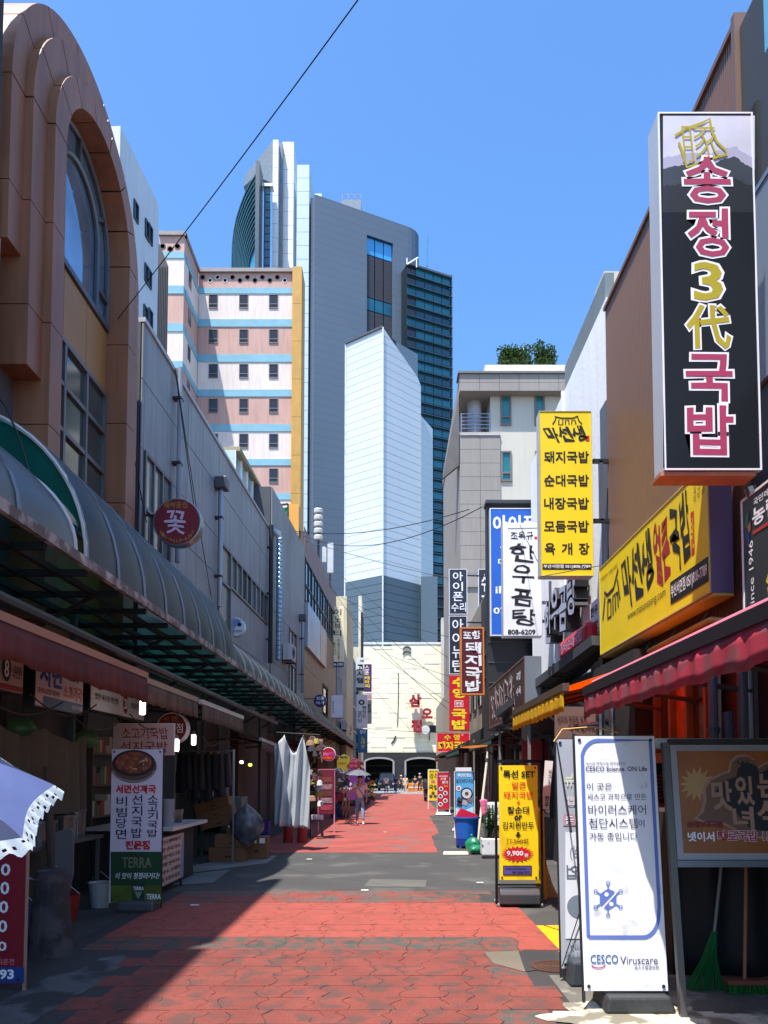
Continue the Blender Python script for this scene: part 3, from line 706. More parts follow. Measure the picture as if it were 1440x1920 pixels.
for k in range(1, 5): window(GB, fg, wb0+(wb1-wb0)*k/5, wb0+(wb1-wb0)*(k+1)/5, 6.3, 7.2, glass=WG2 if k % 2 else mat((50, 62, 62), rough=.1, spec=.9), frame=AWF, mx=(.5,))
M().fb(fg, 0, Lgb, 9.4, 9.48, -1.5, .06).build('coping', mat((170, 174, 178)), GB)
# second, lower stretch beyond the pipe
GB2 = thing('low_grey_building', 'lower grey panel building beyond the black drainpipe on the left', 'building', (-5, 27, 0))
A2, B2 = Vector((-3.92, 23.8, 0)), Vector((-3.62, 30.2, 0)); f2 = Fr(A2, B2-A2); L2 = (B2-A2).length
z2 = f2.px(575, 1035)[1]
M().fb(f2, 0, L2, 0, z2, -5, -.02).build('wall', mat((70, 74, 80)), GB2)
ww0, ww1 = f2.px(541, 1200)[0], f2.px(554, 1200)[0]
panels(GB2, f2, [0, 1.4, ww0, ww1, L2], [3.4, 5.3, 7.0, z2], lambda i, j: i == 2 and j in (0, 1), GP)
window(GB2, f2, ww0, ww1, 4.4, 7.0, glass=WG2, frame=AWF, my=(.5,), mx=(.5,))
# brown building with ribbon windows
BR = thing('tan_office_building', 'tan and mauve panelled building with a band of dark windows, left side', 'building', (-5, 35, 0))
A3, B3 = Vector((-3.64, 30.3, 0)), Vector((-3.2, 42, 0)); f3 = Fr(A3, B3-A3); L3 = (B3-A3).length
z3 = f3.px(590, 1030)[1]
MAU = mat((142, 122, 118), rough=.6, var=.12); TAN = mat((168, 140, 104), rough=.6, var=.15, streak=.15)
M().fb(f3, 0, L3, 0, z3-.2, -6, -.02).build('wall', mat((90, 80, 72)), BR)
u0, v1 = f3.px(571, 1045); u1, _ = f3.px(612, 1150); v0 = f3.px(571, 1128)[1]
cols = [0, u0]+[u0+(L3-u0)*k/6 for k in range(1, 7)]
panels(BR, f3, cols, [v1, z3], lambda i, j: False, MAU)
panels(BR, f3, cols, [3.0, 4.6, 6.1, v0], lambda i, j: i == 4 and j == 1, TAN)
panels(BR, f3, cols[:2], [v0, v1], lambda i, j: False, MAU)
for k in range(6): window(BR, f3, cols[k+1], cols[k+2], v0, v1, glass=mat((66, 80, 88), rough=.1, spec=.9), frame=DMETAL, mx=(.5,), my=(.4,), fw=.08)
window(BR, f3, cols[4], cols[5], 4.6, 6.1, frame=mat((60, 30, 28)), fw=.12)
M().fb(f3, cols[1], cols[3], v0-1.9, v0-.05, .03, .16).build('poster_board', mat((150, 160, 175), rough=.3, var=.3, scale=1), BR)
M().fb(f3, cols[3]+.1, cols[4]+.4, v0-1.9, v0-.15, .03, .16).build('poster_board', mat((175, 120, 110), rough=.3, var=.4, scale=1.4), BR)
# ochre fin standing at its near end
OC = thing('ochre_fin_wall', 'bright ochre panelled fin wall beside the green netting', 'wall', (-4, 30, 0))
f4 = FY(30.2); o0 = f4.px(540, 1000)[0]; o1 = f4.px(560, 1000)[0]; zt5 = f4.px(550, 945)[1]
for k in range(5): M().box(o0, o1, 30.2, 30.7, zt5-1.45*(k+1)+.02, zt5-1.45*k).build('ochre_panel', mat((226, 160, 62), rough=.5, var=.08), OC)
M().box(o0+.02, o1-.02, 30.25, 30.65, 2.5, zt5-7.2).build('ochre_panel', mat((226, 160, 62), rough=.5, var=.08), OC)
# far left: dark building with signs, cream tall one
D5 = thing('dark_building', 'dark facade with white window bars, farther down on the left', 'building', (-4, 48, 0))
A5, B5 = Vector((-3.2, 42.2, 0)), Vector((-2.9, 65.5, 0)); f5 = Fr(A5, B5-A5); L5 = (B5-A5).length
z5 = f5.px(648, 1215)[1]
M().fb(f5, 0, L5*.62, 0, z5+.5, -6, 0).build('wall', mat((50, 52, 56), rough=.6), D5)
M().fb(f5, L5*.62, L5, 0, z5+.6, -6, 0).build('wall', mat((34, 46, 80), rough=.6), D5)
for k in range(10): M().fb(f5, .8+k*1.1, .95+k*1.1, 4.8, z5-1.5, 0, .06).build('window_bar', mat((190, 192, 190)), D5)
for k in range(5): window(D5, f5, 1+k*2.6, 3+k*2.6, 5.2, 7.6, frame=mat((170, 172, 178)), fw=.12)
for k in range(3): window(D5, f5, 15+k*2.2, 16.8+k*2.2, 5.0, 7.0, frame=METAL, fw=.1)
CB = thing('cream_building', 'tall cream building at the far left end of the lane', 'building', (-5, 60, 0))
f6 = FY(46); x0 = f6.px(617, 1150)[0]; x1 = f6.px(672, 1150)[0]; zz = f6.px(650, 1118)[1]
M().box(x0-2, x0+1.1, 46, 54, 0, zz).build('wall', mat((214, 204, 170), rough=.8, streak=.1), CB)
M().box(x0+1.1, P(678, 1150, Y=62).x, 62, 66, 0, P(678, 1117, Y=62).z).build('wall', mat((232, 226, 206), rough=.8, streak=.1), CB)
M().box(P(677, 1150, Y=62).x, P(680, 1150, Y=62).x, 61.6, 64, 9.5, P(678, 1150, Y=62).z).build('dark_trim', DARK, CB)
# ================================================================ right side buildings
XRW = 3.4
fR = FXR(XRW)
def rY(x): return -fR.px(x, 1300)[0]                 # depth at which the right facade shows at picture column x
RB = thing('brown_ribbed_building', 'brown building clad in vertical metal ribs on the right', 'building', (5, 9, 0))
BRB = mat((126, 92, 72), rough=.45, var=.1, scale=.6, streak=.12)
ya, yb_ = 7.05, 11.55
M().box(XRW+.06, 9, ya, yb_, 0, 9.0).build('wall', mat((70, 56, 48)), RB)
nrb = 90
mm = M()
r0 = M().box(XRW, XRW+.05, ya, ya+.034, 3.0, 9.0).build('rib', BRB, RB)
for k in range(1, nrb): inst(r0, (0, (yb_-ya)*k/nrb, 0), RB)
M().box(XRW-.03, XRW+.1, ya-.07, ya, 3.0, 9.12).build('corner_post', mat((120, 92, 78), rough=.5), RB)
M().box(XRW-.03, XRW+.08, ya, yb_, 9.0, 9.06).build('coping', BRB, RB)
DG = thing('dark_grey_building', 'dark grey building at the top right corner with bright glass slats', 'building', (5, 4, 0))
M().box(XRW+.02, 9, 2.0, ya-.08, 4.3, 8.95).build('wall', mat((58, 62, 64), rough=.6, var=.1), DG)
M().box(XRW+.02, 9, 2.0, ya-.08, 0, 4.28).build('lower_wall', mat((26, 22, 20), rough=.8), DG)
M().box(XRW-.02, XRW+.02, 2.0, ya-.1, 5.2, 7.0).build('panel', mat((120, 132, 142), rough=.4, var=.1), DG)
M().box(XRW-.03, XRW+.02, 2.0, ya-.1, 7.0, 7.05).build('trim', METAL, DG)
M().box(XRW-.0, XRW+.02, ya-.4, ya-.1, 7.1, 7.9).build('opening', mat((8, 8, 9)), DG)
mm = P(1434, 100, Y=5.9)
for k in range(4): M().prism([(mm.x, 5.9, 7.6+k*.85), (mm.x+.02, 5.2, 7.6+k*.85), (mm.x+.02, 5.2, 8.35+k*.85), (mm.x, 5.9, 8.35+k*.85)], (.08, 0, 0)).build('glass_slat', mat((110, 190, 215), rough=.1, spec=.9, var=.3), DG)

WB = thing('white_stucco_building', 'bright white stucco building behind the yellow menu sign', 'building', (5, 15, 0))
WST = mat((252, 251, 248), rough=.9, var=.08, scale=.5, bump=.25, bscale=14, streak=.1)
M().box(XRW+.05, 9, 11.65, 18.2, 0, 9.3).build('wall', WST, WB)
M().box(XRW+.3, 6, 12.6, 13.2, 9.3, 10.4).build('roof_box', mat((196, 192, 180), streak=.2), WB)
M().box(XRW+.05, XRW+.2, 11.7, 14.5, 9.3, 9.75).build('roof_parapet', mat((120, 130, 128), rough=.4), WB)
M().box(XRW+.02, XRW+.05, 11.65, 12.0, 3.2, 7.6).build('corner_panel', mat((92, 98, 104), rough=.5), WB)
M().bar((XRW+.02, 14.6, 3.6), (XRW+.02, 14.6, 9.3), .05).build('downpipe', WHITE, WB)
# grey beige office with balcony
OB = thing('beige_office_building', 'beige stone office building with corner balcony and slim teal windows', 'building', (9, 46, 0))
YO = 43.0; fo = FY(YO)
def ox(x, y=800): return fo.px(x, y)[0]
def oz(y, x=950): return fo.px(x, y)[1]
OBM = mat((200, 194, 180), rough=.85, var=.06, scale=.3, bump=.1, bscale=10, streak=.06); OGR = mat((150, 144, 138), rough=.85, var=.1, scale=.5, streak=.1)
xA, xB2, xC, xD = ox(862), ox(920), ox(938), ox(1120)
ztO, zf0 = FY(42.4).px(950, 700)[1], FY(42.4).px(950, 732)[1]; zb0, zb1 = oz(808), oz(732)
M().box(xB2, xD+3, YO+.1, YO+14, 0, zf0).build('wall', OBM, OB)
M().box(xA, xB2-.02, YO+2.2, YO+14, 0, zf0).build('wall', OGR, OB)
M().box(xA, xB2-.02, YO+.1, YO+2.2, 0, zb0-.1).build('wall', OGR, OB)
# fascia tiles
for k in range(7):
    for j in range(2):
        a = xA-.05+(xD-xA)*k/7; M().box(a+.01, a+(xD-xA)/7-.01, YO-.55, YO-.45, zf0+(ztO-zf0)*j/2+.01, zf0+(ztO-zf0)*(j+1)/2-.01).build('tile', OGR, OB)
M().box(xA-.05, xD+3, YO-.45, YO+14, zf0, ztO).build('fascia_core', OGR, OB)
M().box(xA-.15, xD+3, YO-.65, YO+.5, ztO, ztO+.12).build('coping', mat((110, 108, 104)), OB)
M().box(ox(918), xD+3, YO+2, YO+10, ztO, FY(45).px(950, 684)[1]).build('roof_parapet', mat((226, 220, 204), streak=.1), OB)
nr = 11
for k in range(nr):
    z1 = zb0-.3-k*.82
    for j in range(2):
        a0, a1 = (xA, (xA+xC)/2) if j == 0 else ((xA+xC)/2, xC)
        M().box(a0+.01, a1-.01, YO+.0, YO+.1, z1-.8, z1).build('tile', OGR, OB)
M().box(xA+.02, xC, YO-.05, YO+.12, zb0-.28, zb0-.1).build('balcony_sill', mat((180, 176, 170)), OB)
M().tube([(ox(893), YO+.9, zb0-.1), (ox(893), YO+.9, zf0)], .42, 16).build('column', mat((176, 174, 178)), OB, smooth=False)
mm = M()
for k in range(5): mm.bar((xA+.1, YO+.1, zb0+.2+k*.22), (xB2, YO+.1, zb0+.2+k*.22), .05)
for x in (xA+.1, (xA+xB2)/2, xB2-.06): mm.bar((x, YO+.1, zb0-.1), (x, YO+.1, zb0+1.12), .06)
mm.build('railing', METAL, OB)
OF = mat((120, 112, 104), rough=.6)
for (x0, x1) in ((939, 959), (1003, 1022), (1070, 1085)):
    for (y0, y1) in ((740, 797), (845, 902), (950, 1007), (1055, 1112)):
        a0, a1, b0, b1 = ox(x0), ox(x1), oz(y1), oz(y0)
        window(OB, FY(YO+.1), a0, a1, b0, b1, glass=mat((30, 120, 125), rough=.1, spec=.8, var=.3, scale=.8), frame=OF, my=(.28,), fw=.1, d=.06)
# left edge slanted side wall
M().prism([(xA-.9, YO+2, oz(872)), (xA-.05, YO+.0, zf0), (xA-.05, YO+.0, oz(872))], (0, .3, 0)).build('side_fin', mat((110, 106, 102)), OB)
# rooftop tree
TR = thing('rooftop_tree', 'dense green bushy tree growing on the beige office roof', 'tree', (ox(985), YO+5, ztO))
M().tube([(ox(985), YO+6, ztO), (ox(986), YO+6, ztO+1.5), (ox(990), YO+6, ztO+2.6)], .16, 8, .07).build('trunk', mat((70, 56, 44)), TR)
rs = random.Random(11); lf = M(); cz = P(988, 668, Y=YO+6).z; cx = P(988, 668, Y=YO+6).x
LEAF = mat((52, 84, 36), rough=.5, var=.45, scale=3, trans=.2)
br = M()
for k in range(7):
    a = rs.uniform(0, 6.28); br.tube([(cx, YO+6, ztO+.9), (cx+1.1*cos(a), YO+6+.7*sin(a), cz+rs.uniform(-.2, .3))], .06, 5, .02)
br.build('limb', mat((70, 56, 44)), TR)
cl = [(rs.uniform(-1.65, 1.6), rs.uniform(-.9, .9), rs.uniform(-.5, .22)) for _ in range(34)]
for k in range(5200):
    q = rs.choice(cl); rr = rs.random()**.4*.5
    d = Vector((rs.gauss(0, 1), rs.gauss(0, 1), rs.gauss(0, 1))).normalized()*rr
    p = Vector((cx+q[0], YO+6+q[1], cz+q[2]-.25*abs(q[0])*.5))+d
    a = Vector((rs.gauss(0, 1), rs.gauss(0, 1), rs.gauss(0, 1))).normalized(); b = a.cross(Vector((0, 0, 1))).normalized(); s_ = rs.uniform(.07, .13)
    lf.add([p-a*s_, p+b*s_*.6, p+a*s_, p-b*s_*.6], [(0, 1, 2, 3)])
lf.build('crown', LEAF, TR)
# dark building that carries the blue sign
DR = thing('dark_sign_building', 'black clad building carrying the blue phone repair sign', 'building', (6, 24, 0))
YD = 18.6; fd = FY(YD)
xl, zt6 = fd.px(912, 946)
M().box(XRW+.1, 9, YD, 29, 0, zt6-.1).build('wall', mat((44, 44, 46), rough=.6, var=.2), DR)
M().box(xl, 4.6, YD, YD+.3, fd.px(950, 1400)[1]+.4, zt6).build('front_panel', mat((34, 36, 40), rough=.5), DR)
M().box(xl-.03, 4.7, YD-.12, YD+.35, zt6, zt6+.08).build('roof_edge', mat((60, 62, 66), rough=.4), DR)
for k in range(6): M().box(xl+.02, 4.5, YD-.02, YD, fd.px(950, 1395-k*38)[1], fd.px(950, 1395-k*38)[1]+.03).build('joint', mat((70, 72, 76)), DR)
for k in range(4):
    f_ = FXR(XRW+.1); window(DR, f_, -28+k*2.3, -26.4+k*2.3, 5.2, 7.0, frame=DMETAL, my=(.5,))
mm = M()
for k in range(4): mm.bar((xl+.05, YD+.3, zt6-.2-k*.9), (XRW+.1, YD+2.4+k, zt6-1.1-k*.9), .05)
mm.build('bracket', DMETAL, DR)
FRB = thing('beige_building', 'beige building strip between the black signs far down on the right', 'building', (6, 45, 0))
M().box(3.9, 10, 29.3, 42.5, 0, 9.2).build('wall', mat((150, 142, 128), streak=.2), FRB)
for k in range(5): window(FRB, FXR(3.9), -40+k*2.2, -38.6+k*2.2, 4.6, 6.2, frame=DMETAL)
M().box(3.9, 12, 44, 66, 0, 7.5).build('rear_wall', mat((170, 160, 140), streak=.2), FRB)
GW = thing('grey_block', 'small grey concrete block building right of the cream wall', 'building', (10, 96, 0))
a0, z_ = FY(90).px(828, 1158); M().box(a0, a0+8, 90, 91.5, 0, z_).build('wall', mat((196, 190, 176)), GW)

# ================================================================ left canopy
def cz_prof(b, a=1.42, n=10):
    return [(-a+a*cos(pi/2*i/n), b*sin(pi/2*i/n)) for i in range(n+1)]
def gx(Y): return -2.86+.0085*(Y-5)
CAN = thing('market_canopy', 'long grey barrel shaped canopy with teal underside along the left shops', 'canopy', (-3.5, 20, 3.6))
CTOP = mat((72, 76, 82), rough=.42, metal=.35, var=.35, scale=1.5, bump=.15, bscale=5, dirt=((60, 64, 72), 1.4, .55, .6), trans=.3, tcol=(70, 225, 205))
CTEAL = mat((30, 190, 175), rough=.6, var=.3, scale=2, trans=.8)
def barrel(y0, y1, b, nseg, mt=CTOP):
    for k in range(nseg):
        ya, yb = y0+(y1-y0)*k/nseg, y0+(y1-y0)*(k+1)/nseg
        pr = cz_prof(b); mm = M(); bul = .03
        def fn(u, v, off=0):
            i = v*10; x, z = pr[min(10, int(round(i)))]; yv = ya+(yb-ya)*u
            e = bul*sin(pi*u)
            return Vector((gx(yv)+x*(1-off)+e*cos(pi/2*v), yv, 3.6+z*(1-off)+e*sin(pi/2*v)))
        mm.grid(lambda u, v: fn(u, v), 4, 10); mm.build('canopy_sheet', mt, CAN, smooth=True)
        mm = M(); mm.tube([Vector((gx(ya)+x*1.01+.01, ya, 3.6+z*1.01)) for x, z in pr], .016, 5); mm.build('canopy_rib', mat((120, 122, 126), rough=.4, metal=.4), CAN)
barrel(1.6, 6.6, 1.0, 5, mat((130, 136, 140), rough=.35, metal=.4, var=.3, scale=1.5, dirt=((96, 104, 112), 2, .5, .7), trans=.3, tcol=(70, 225, 205)))
barrel(6.85, 13.2, 1.5, 8)
barrel(13.2, 42, .85, 34)
barrel(42, 57, .7, 10, mat((50, 52, 56), rough=.5))
# open rim of the taller section, teal inside
mm = M(); pr = cz_prof(1.5, n=14); prl = cz_prof(1.0, n=14)
mm.tube([Vector((gx(6.85)+x*1.0, 6.85, 3.6+z)) for x, z in pr], .022, 6); mm.build('canopy_rim', mat((205, 205, 200), rough=.4), CAN)
mm = M(); mm.tube([Vector((gx(6.6)+x*1.0, 6.62, 3.6+z)) for x, z in prl], .022, 6); mm.build('canopy_rim', mat((205, 205, 200), rough=.4), CAN)
mm = M(); vs = [(gx(6.8)+x*.97, 6.88, 3.6+z*.97) for x, z in pr]; lo = [(gx(6.8)+x*.97, 6.88, 3.6+z*.97) for x, z in prl]
mm.add(vs+lo, [(i, i+1, 16+i, 15+i) for i in range(14)]); mm.build('teal_end_sheet', mat((8, 112, 98), rough=.35, var=.3, scale=1.5, trans=.5), CAN)
# gutter
GUT = mat((172, 172, 170), rough=.6, var=.3, scale=3, streak=.5, dirt=((70, 60, 54), 5, .5, .8))
k = 0; y = 1.6
while y < 57:
    M().bar((gx(y)+.02, y, 3.56), (gx(y+2.6)+.02, y+2.58, 3.56), .05, .09).build('gutter', GUT, CAN); y += 2.6
# frame below: longitudinal and cross bars
BB = mat((26, 32, 34), rough=.6)
for dx in (-.32, -.68, -1.04, -1.38): M().bar((gx(2)+dx, 1.6, 3.52), (gx(57)+dx, 57, 3.52), .05, .06).build('frame_rail', BB, CAN)
y = 2.0
while y < 50: M().bar((gx(y)-.02, y, 3.5), (gx(y)-1.45, y, 3.5), .05, .06).build('cross_bar', BB, CAN); y += .82 if y < 20 else 1.6
y = 3.0
while y < 40: M().bar((gx(y)-.3, y, 3.5), (gx(y)-1.4, y, 2.9), .04).build('brace', BB, CAN); y += 2.4
for y in (8.9, 14.9, 21, 28, 36, 45): M().bar((gx(y)-1.0, y, 0), (gx(y)-1.0, y, 3.5), .07).build('post', mat((50, 72, 70), rough=.5), CAN)
M().tube([(-3.15, 3, 3.05), (-3.15, 9, 3.02), (-3.1, 20, 3.0)], .05, 8).build('pipe', mat((80, 84, 86), rough=.5), CAN)
# ground floor behind: shop backs
LS = thing('shop_row', 'dark open shop fronts under the canopy on the left', 'shop row', (-4.6, 20, 0))
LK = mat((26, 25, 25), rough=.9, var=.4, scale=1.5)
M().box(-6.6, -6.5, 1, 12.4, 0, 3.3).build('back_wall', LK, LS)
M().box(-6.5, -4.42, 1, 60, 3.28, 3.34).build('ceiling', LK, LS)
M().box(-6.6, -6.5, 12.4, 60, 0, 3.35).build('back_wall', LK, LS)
for y in (2.4, 5.2, 8.05, 10.2, 12.4): M().box(-6.5, -4.2, y-.06, y+.06, 0, 3.3).build('partition', mat((52, 48, 46)), LS)
for y in (15.0, 19.0, 24, 30): M().box(-6.5, -3.9, y-.06, y+.06, 0, 3.2).build('partition', mat((70, 72, 70)), LS)
M().box(-4.6, -3.9, 17.8, 17.9, 0, 3.0).build('white_wall', mat((150, 158, 160), rough=.8), LS)
# ================================================================ signs, right side
INK = mat((22, 20, 24), rough=.5, var=0); WTX = flat(240, 240, 244); YTX = flat(238, 214, 40); RTX = flat(196, 34, 44); OLV = flat(176, 160, 24); MAG = flat(168, 52, 92)
SIDE = mat((205, 210, 216), rough=.35, metal=.2, var=.1)
def L_(f, s, b, m, r, **k): return letter(f, s, b, m, r, **k)
def gate_logo(f, pts, w_, m, r):                     # little palace-gate mark given as pixel strokes
    for p in pts: line(f, p, w_, m, r, name='emblem')
# 1 big black vertical sign
r, f = box_sign('vertical_sign', 'huge black vertical sign with magenta and yellow letters, high at the right', FY(6.2), 1239, 212, 1419, 882, .24, mat((26, 28, 32), rough=.3, var=.1), SIDE, border=WHITE, bw=.014)
rect(f, 1243, 217, 1415, 300, mat((214, 212, 228), rough=.4, var=.15, scale=3), r, off=.002)
rs = random.Random(2)
def ridge(y0, amp, x0=1243, x1=1415, n=40, sd=1):
    rr = random.Random(sd); return [(x0+(x1-x0)*i/n, y0-amp*sin(pi*(i/n)*1.0+.2)*.6-amp*.9*max(0, 1-abs(i/n-.78)*4)+rr.uniform(-2.2, 2.2)) for i in range(n+1)]
for y0, am, m_, of in ((300, 22, mat((176, 172, 196), rough=.4, var=.1), .003), (320, 22, mat((60, 66, 76), rough=.4, var=.25, scale=5), .004), (352, 14, mat((34, 37, 42), rough=.4, var=.1), .005)):
    rg = ridge(y0, am, sd=int(y0)); shape(f, [(1243, 400)]+[(1415, 400)]+rg[::-1], m_, r, off=of)
rect(f, 1243, 399, 1415, 878, mat((26, 28, 32), rough=.3, var=.1), r, off=.006)
line(f, [(1265, 256), (1285, 243), (1315, 232), (1330, 224), (1334, 248), (1344, 268), (1360, 283), (1362, 291), (1340, 297), (1322, 303), (1300, 311), (1287, 315), (1283, 300), (1276, 278), (1272, 268)], .022, OLV, r, off=.008, name='emblem')
L_(f, '豚', (1276, 238, 1346, 306), OLV, r, bold=-.012, shear=-.1, name='emblem', off=.009)
for ch, b, m_ in (('송', (1282, 295, 1370, 382), MAG), ('정', (1289, 391, 1366, 482), MAG), ('3', (1300, 492, 1355, 564), OLV), ('代', (1287, 572, 1370, 654), OLV), ('국', (1286, 664, 1374, 752), MAG), ('밥', (1288, 760, 1376, 853), MAG)):
    L_(Fr(f.O-Vector((0, .006, 0)), f.u, f.v), ch, b, m_, r, bold=.02, outline=WTX, ob=.04, brush=.05)
M().box(f.px(1239, 880)[0], f.px(1419, 880)[0], 6.21, 6.43, f.px(1330, 883)[1]-.035, f.px(1330, 883)[1]-.002).build('wood_base', mat((176, 120, 84), rough=.6, var=.25, scale=6), r)
M().tube([(3.1, 6.35, 4.1), (3.3, 6.4, 3.6), (3.42, 6.45, 3.2)], .05, 8).build('bracket', METAL, r)
# 2 yellow hanging menu
r, f = box_sign('menu_sign', 'yellow vertical sign listing dishes in black, hanging before the white stucco wall', FY(11.4), 1012, 771, 1111, 1080, .22, YEL, SIDE, border=mat((200, 190, 120)), bw=.01)
gate_logo(f, [[(1040, 781), (1052, 784), (1074, 784), (1084, 780)], [(1042, 783), (1041, 788), (1036, 796)], [(1083, 783), (1086, 790), (1091, 795)], [(1048, 787), (1047, 796), (1055, 796), (1055, 787)], [(1060, 796), (1060, 788), (1066, 788), (1067, 796)], [(1072, 796), (1072, 788), (1078, 788), (1080, 796)]], .018, INK, r)
L_(f, '마선생', (1022, 800, 1097, 828), INK, r, bold=.03, shear=-.5, brush=.5)
rect(f, 1098, 817, 1105, 827, RED, r, off=.004)
for s_, y in (('돼지국밥', 846), ('순대국밥', 890), ('내장국밥', 933), ('모듬국밥', 976)): L_(f, s_, (1020, y, 1104, y+22), INK, r, bold=.022)
for s_, x in (('육', 1021), ('개', 1053), ('장', 1085)): L_(f, s_, (x, 1018, x+20, 1040), INK, r, bold=.022)
rect(f, 1017, 1057, 1109, 1068, INK, r, off=.003); L_(f, '부산서면점 051)808-7789', (1019, 1058.5, 1107, 1066.5), WTX, r, bold=.02, off=.006)
mm = M()
for y in (865, 977): mm = M(); q = P(1111, y, Y=11.5); mm.bar((q.x, 11.5, q.z), (XRW, 11.5, q.z), .06); mm.build('bracket', DMETAL, r)
M().bar((3.28, 11.5, P(1111, 865, Y=11.5).z), (3.28, 11.5, P(1111, 977, Y=11.5).z), .06).build('bracket', STEEL, r)
# 3 white beef soup sign
r, f = box_sign('white_sign', 'white vertical sign with black brush letters overlapping the blue sign', FY(15.3), 943, 980, 1016, 1193, .25, WHITE, SIDE)
line(f, [(952, 991), (1008, 990)], .012, INK, r); L_(f, '조옥규', (957, 997, 1000, 1012), INK, r, bold=.012, brush=.3); rect(f, 1002, 1006, 1007, 1011, RED, r)
for ch, b in (('한', (957, 1021, 1004, 1054)), ('우', (960, 1060, 1001, 1095)), ('곰', (960, 1104, 999, 1136)), ('탕', (960, 1141, 1006, 1174))): L_(f, ch, b, INK, r, bold=.018, brush=.45)
L_(f, '808-6209', (952, 1180, 1004, 1190), INK, r, bold=.03)
mm = M()
for y in (1130, 1165): mm.bar(P(1016, y, Y=15.4), (XRW+.1, 15.4, P(1016, y, Y=15.4).z), .06)
mm.bar((3.3, 15.4, P(1016, 1165, Y=15.4).z), (3.3, 15.4, P(1016, 1090, Y=15.4).z), .05); mm.build('bracket', STEEL, r)
# 4 blue sign
r, f = box_sign('blue_sign', 'blue phone repair sign with white letters, half hidden by the white sign', FY(18.35), 919, 953, 1012, 1192, .2, flat(18, 92, 190), SIDE, border=WHITE, bw=.02)
L_(f, '아이폰', (924, 966, 1007, 999), WTX, r, bold=.03)
for s_, b in (('수리', (938, 1012, 1004, 1036)), ('메인보드', (934, 1047, 1006, 1060)), ('배터리', (940, 1073, 1006, 1086)), ('iPhone', (929, 1099, 1004, 1113)), ('070-', (925, 1139, 970, 1151))): L_(f, s_, b, WTX, r, bold=.02)
# 5, 6 dark phone signs and the pair behind
for (x0, y0, x1, y1, s_, tb, extra, lab, Y_) in ((842, 1067, 876, 1152, '아이폰', (849, 1071, 868, 1128), ('수리', (846, 1130, 874, 1147)), 'dark navy vertical sign above, white letters, right side of lane', 29),
        (842, 1155, 876, 1264, '아이뉴턴', (848, 1159, 869, 1261), None, 'longer dark navy sign stuck under the first one, partly behind the maroon sign', 29),
        (897, 1067, 917, 1151, '수리', (903, 1075, 914, 1148), None, 'narrow dark sign half hidden by the blue sign, upper one', 34),
        (899, 1155, 918, 1215, '아이', (904, 1160, 915, 1210), None, 'narrow dark sign half hidden behind the maroon sign, lower one', 34)):
    r, f = box_sign('navy_sign', lab, FY(Y_), x0, y0, x1, y1, .2, flat(32, 35, 52), SIDE, border=WHITE, bw=.022, group='dark navy phone signs')
    L_(f, s_, tb, WTX, r, bold=.012, vert=True)
    if extra: L_(f, extra[0], extra[1], WTX, r, bold=.012)
    M().bar(f.at(*f.px(x1, y0+12)), (3.95, Y_+.1, f.px(x1, y0+12)[1]), .05).build('bracket', DMETAL, r)
# 7 red
r, f = box_sign('red_vertical_sign', 'bright red vertical sign with fat yellow letters under the navy signs', FY(33), 843, 1267, 880, 1370, .25, flat(200, 12, 38), flat(190, 20, 40))
L_(f, '수영', (848, 1269, 872, 1310), YTX, r, bold=.045, vert=True); line(f, [(853, 1314), (868, 1314), (868, 1325), (853, 1325), (853, 1314)], .03, WTX, r); L_(f, '본점', (855, 1316, 866, 1323), WTX, r)
L_(f, '국밥', (847, 1328, 875, 1369), YTX, r, bold=.045, vert=True)
M().bar((3.1, 33.1, f.px(880, 1280)[1]), (3.95, 33.1, f.px(880, 1280)[1]), .06).build('bracket', DMETAL, r)
# 8 maroon
r, f = box_sign('maroon_sign', 'maroon vertical sign with orange frame and white brush letters', FY(24.4), 863, 1176, 908, 1303, .25, flat(88, 20, 34), flat(196, 110, 40), border=flat(210, 130, 52), bw=.05)
L_(f, '포항', (868, 1183, 901, 1199), WTX, r, bold=.03, brush=.3, off=.006)
L_(f, '돼지국밥', (872, 1202, 902, 1298), WTX, r, bold=.035, brush=.35, vert=True, off=.006)
M().bar((3.0, 24.5, f.px(900, 1190)[1]), (3.5, 24.5, f.px(900, 1190)[1]), .06).build('bracket', DMETAL, r)
# 9 red horizontal
r, f = box_sign('red_wide_sign', 'wide red sign with yellow letters low over the lane on the right', FY(35), 819, 1374, 881, 1410, .25, flat(205, 18, 44), WHITE, border=flat(230, 150, 150), bw=.03)
L_(f, '수 영', (833, 1377, 862, 1388), YTX, r, bold=.03); rect(f, 865, 1376, 869, 1380, flat(235, 130, 150), r); L_(f, '돼지국밥', (821, 1390, 880, 1407), YTX, r, bold=.045)
M().bar((3.0, 35.1, 3.0), (3.9, 35.1, 3.0), .08).build('bracket', DMETAL, r)
# 10 long yellow shop sign
XS = 3.1; fs = FXR(XS)
r, f = box_sign('long_shop_sign', 'long yellow shop sign with black and red brush letters along the right wall', fs, 0, 0, 0, 0, .22, YEL, mat((150, 140, 190), rough=.4, var=.1), world=(-11.0, -7.17, 3.38, 4.68), border=mat((205, 195, 110), rough=.4), bw=.015)
def wz(fr_): return 3.38+1.3*fr_
def LW_(s, a0, a1, b0, b1, m, **k): return letter(f, s, (a0, wz(b0), a1, wz(b1)), m, r, world=True, **k)
LW_('마선생', -9.9, -8.76, .34, .88, INK, bold=.03, shear=-.4, brush=.5)
LW_('얼큰', -8.68, -8.2, .34, .9, flat(160, 30, 44), bold=.03, shear=-.3, brush=.5)
LW_('국밥', -8.17, -7.62, .36, .92, INK, bold=.025, shear=-.35, brush=.5)
def sh(pts, m, off=.004, nm='print'): return shape(f, [(a, wz(b)) for a, b in pts], m, r, off, nm, world=True)
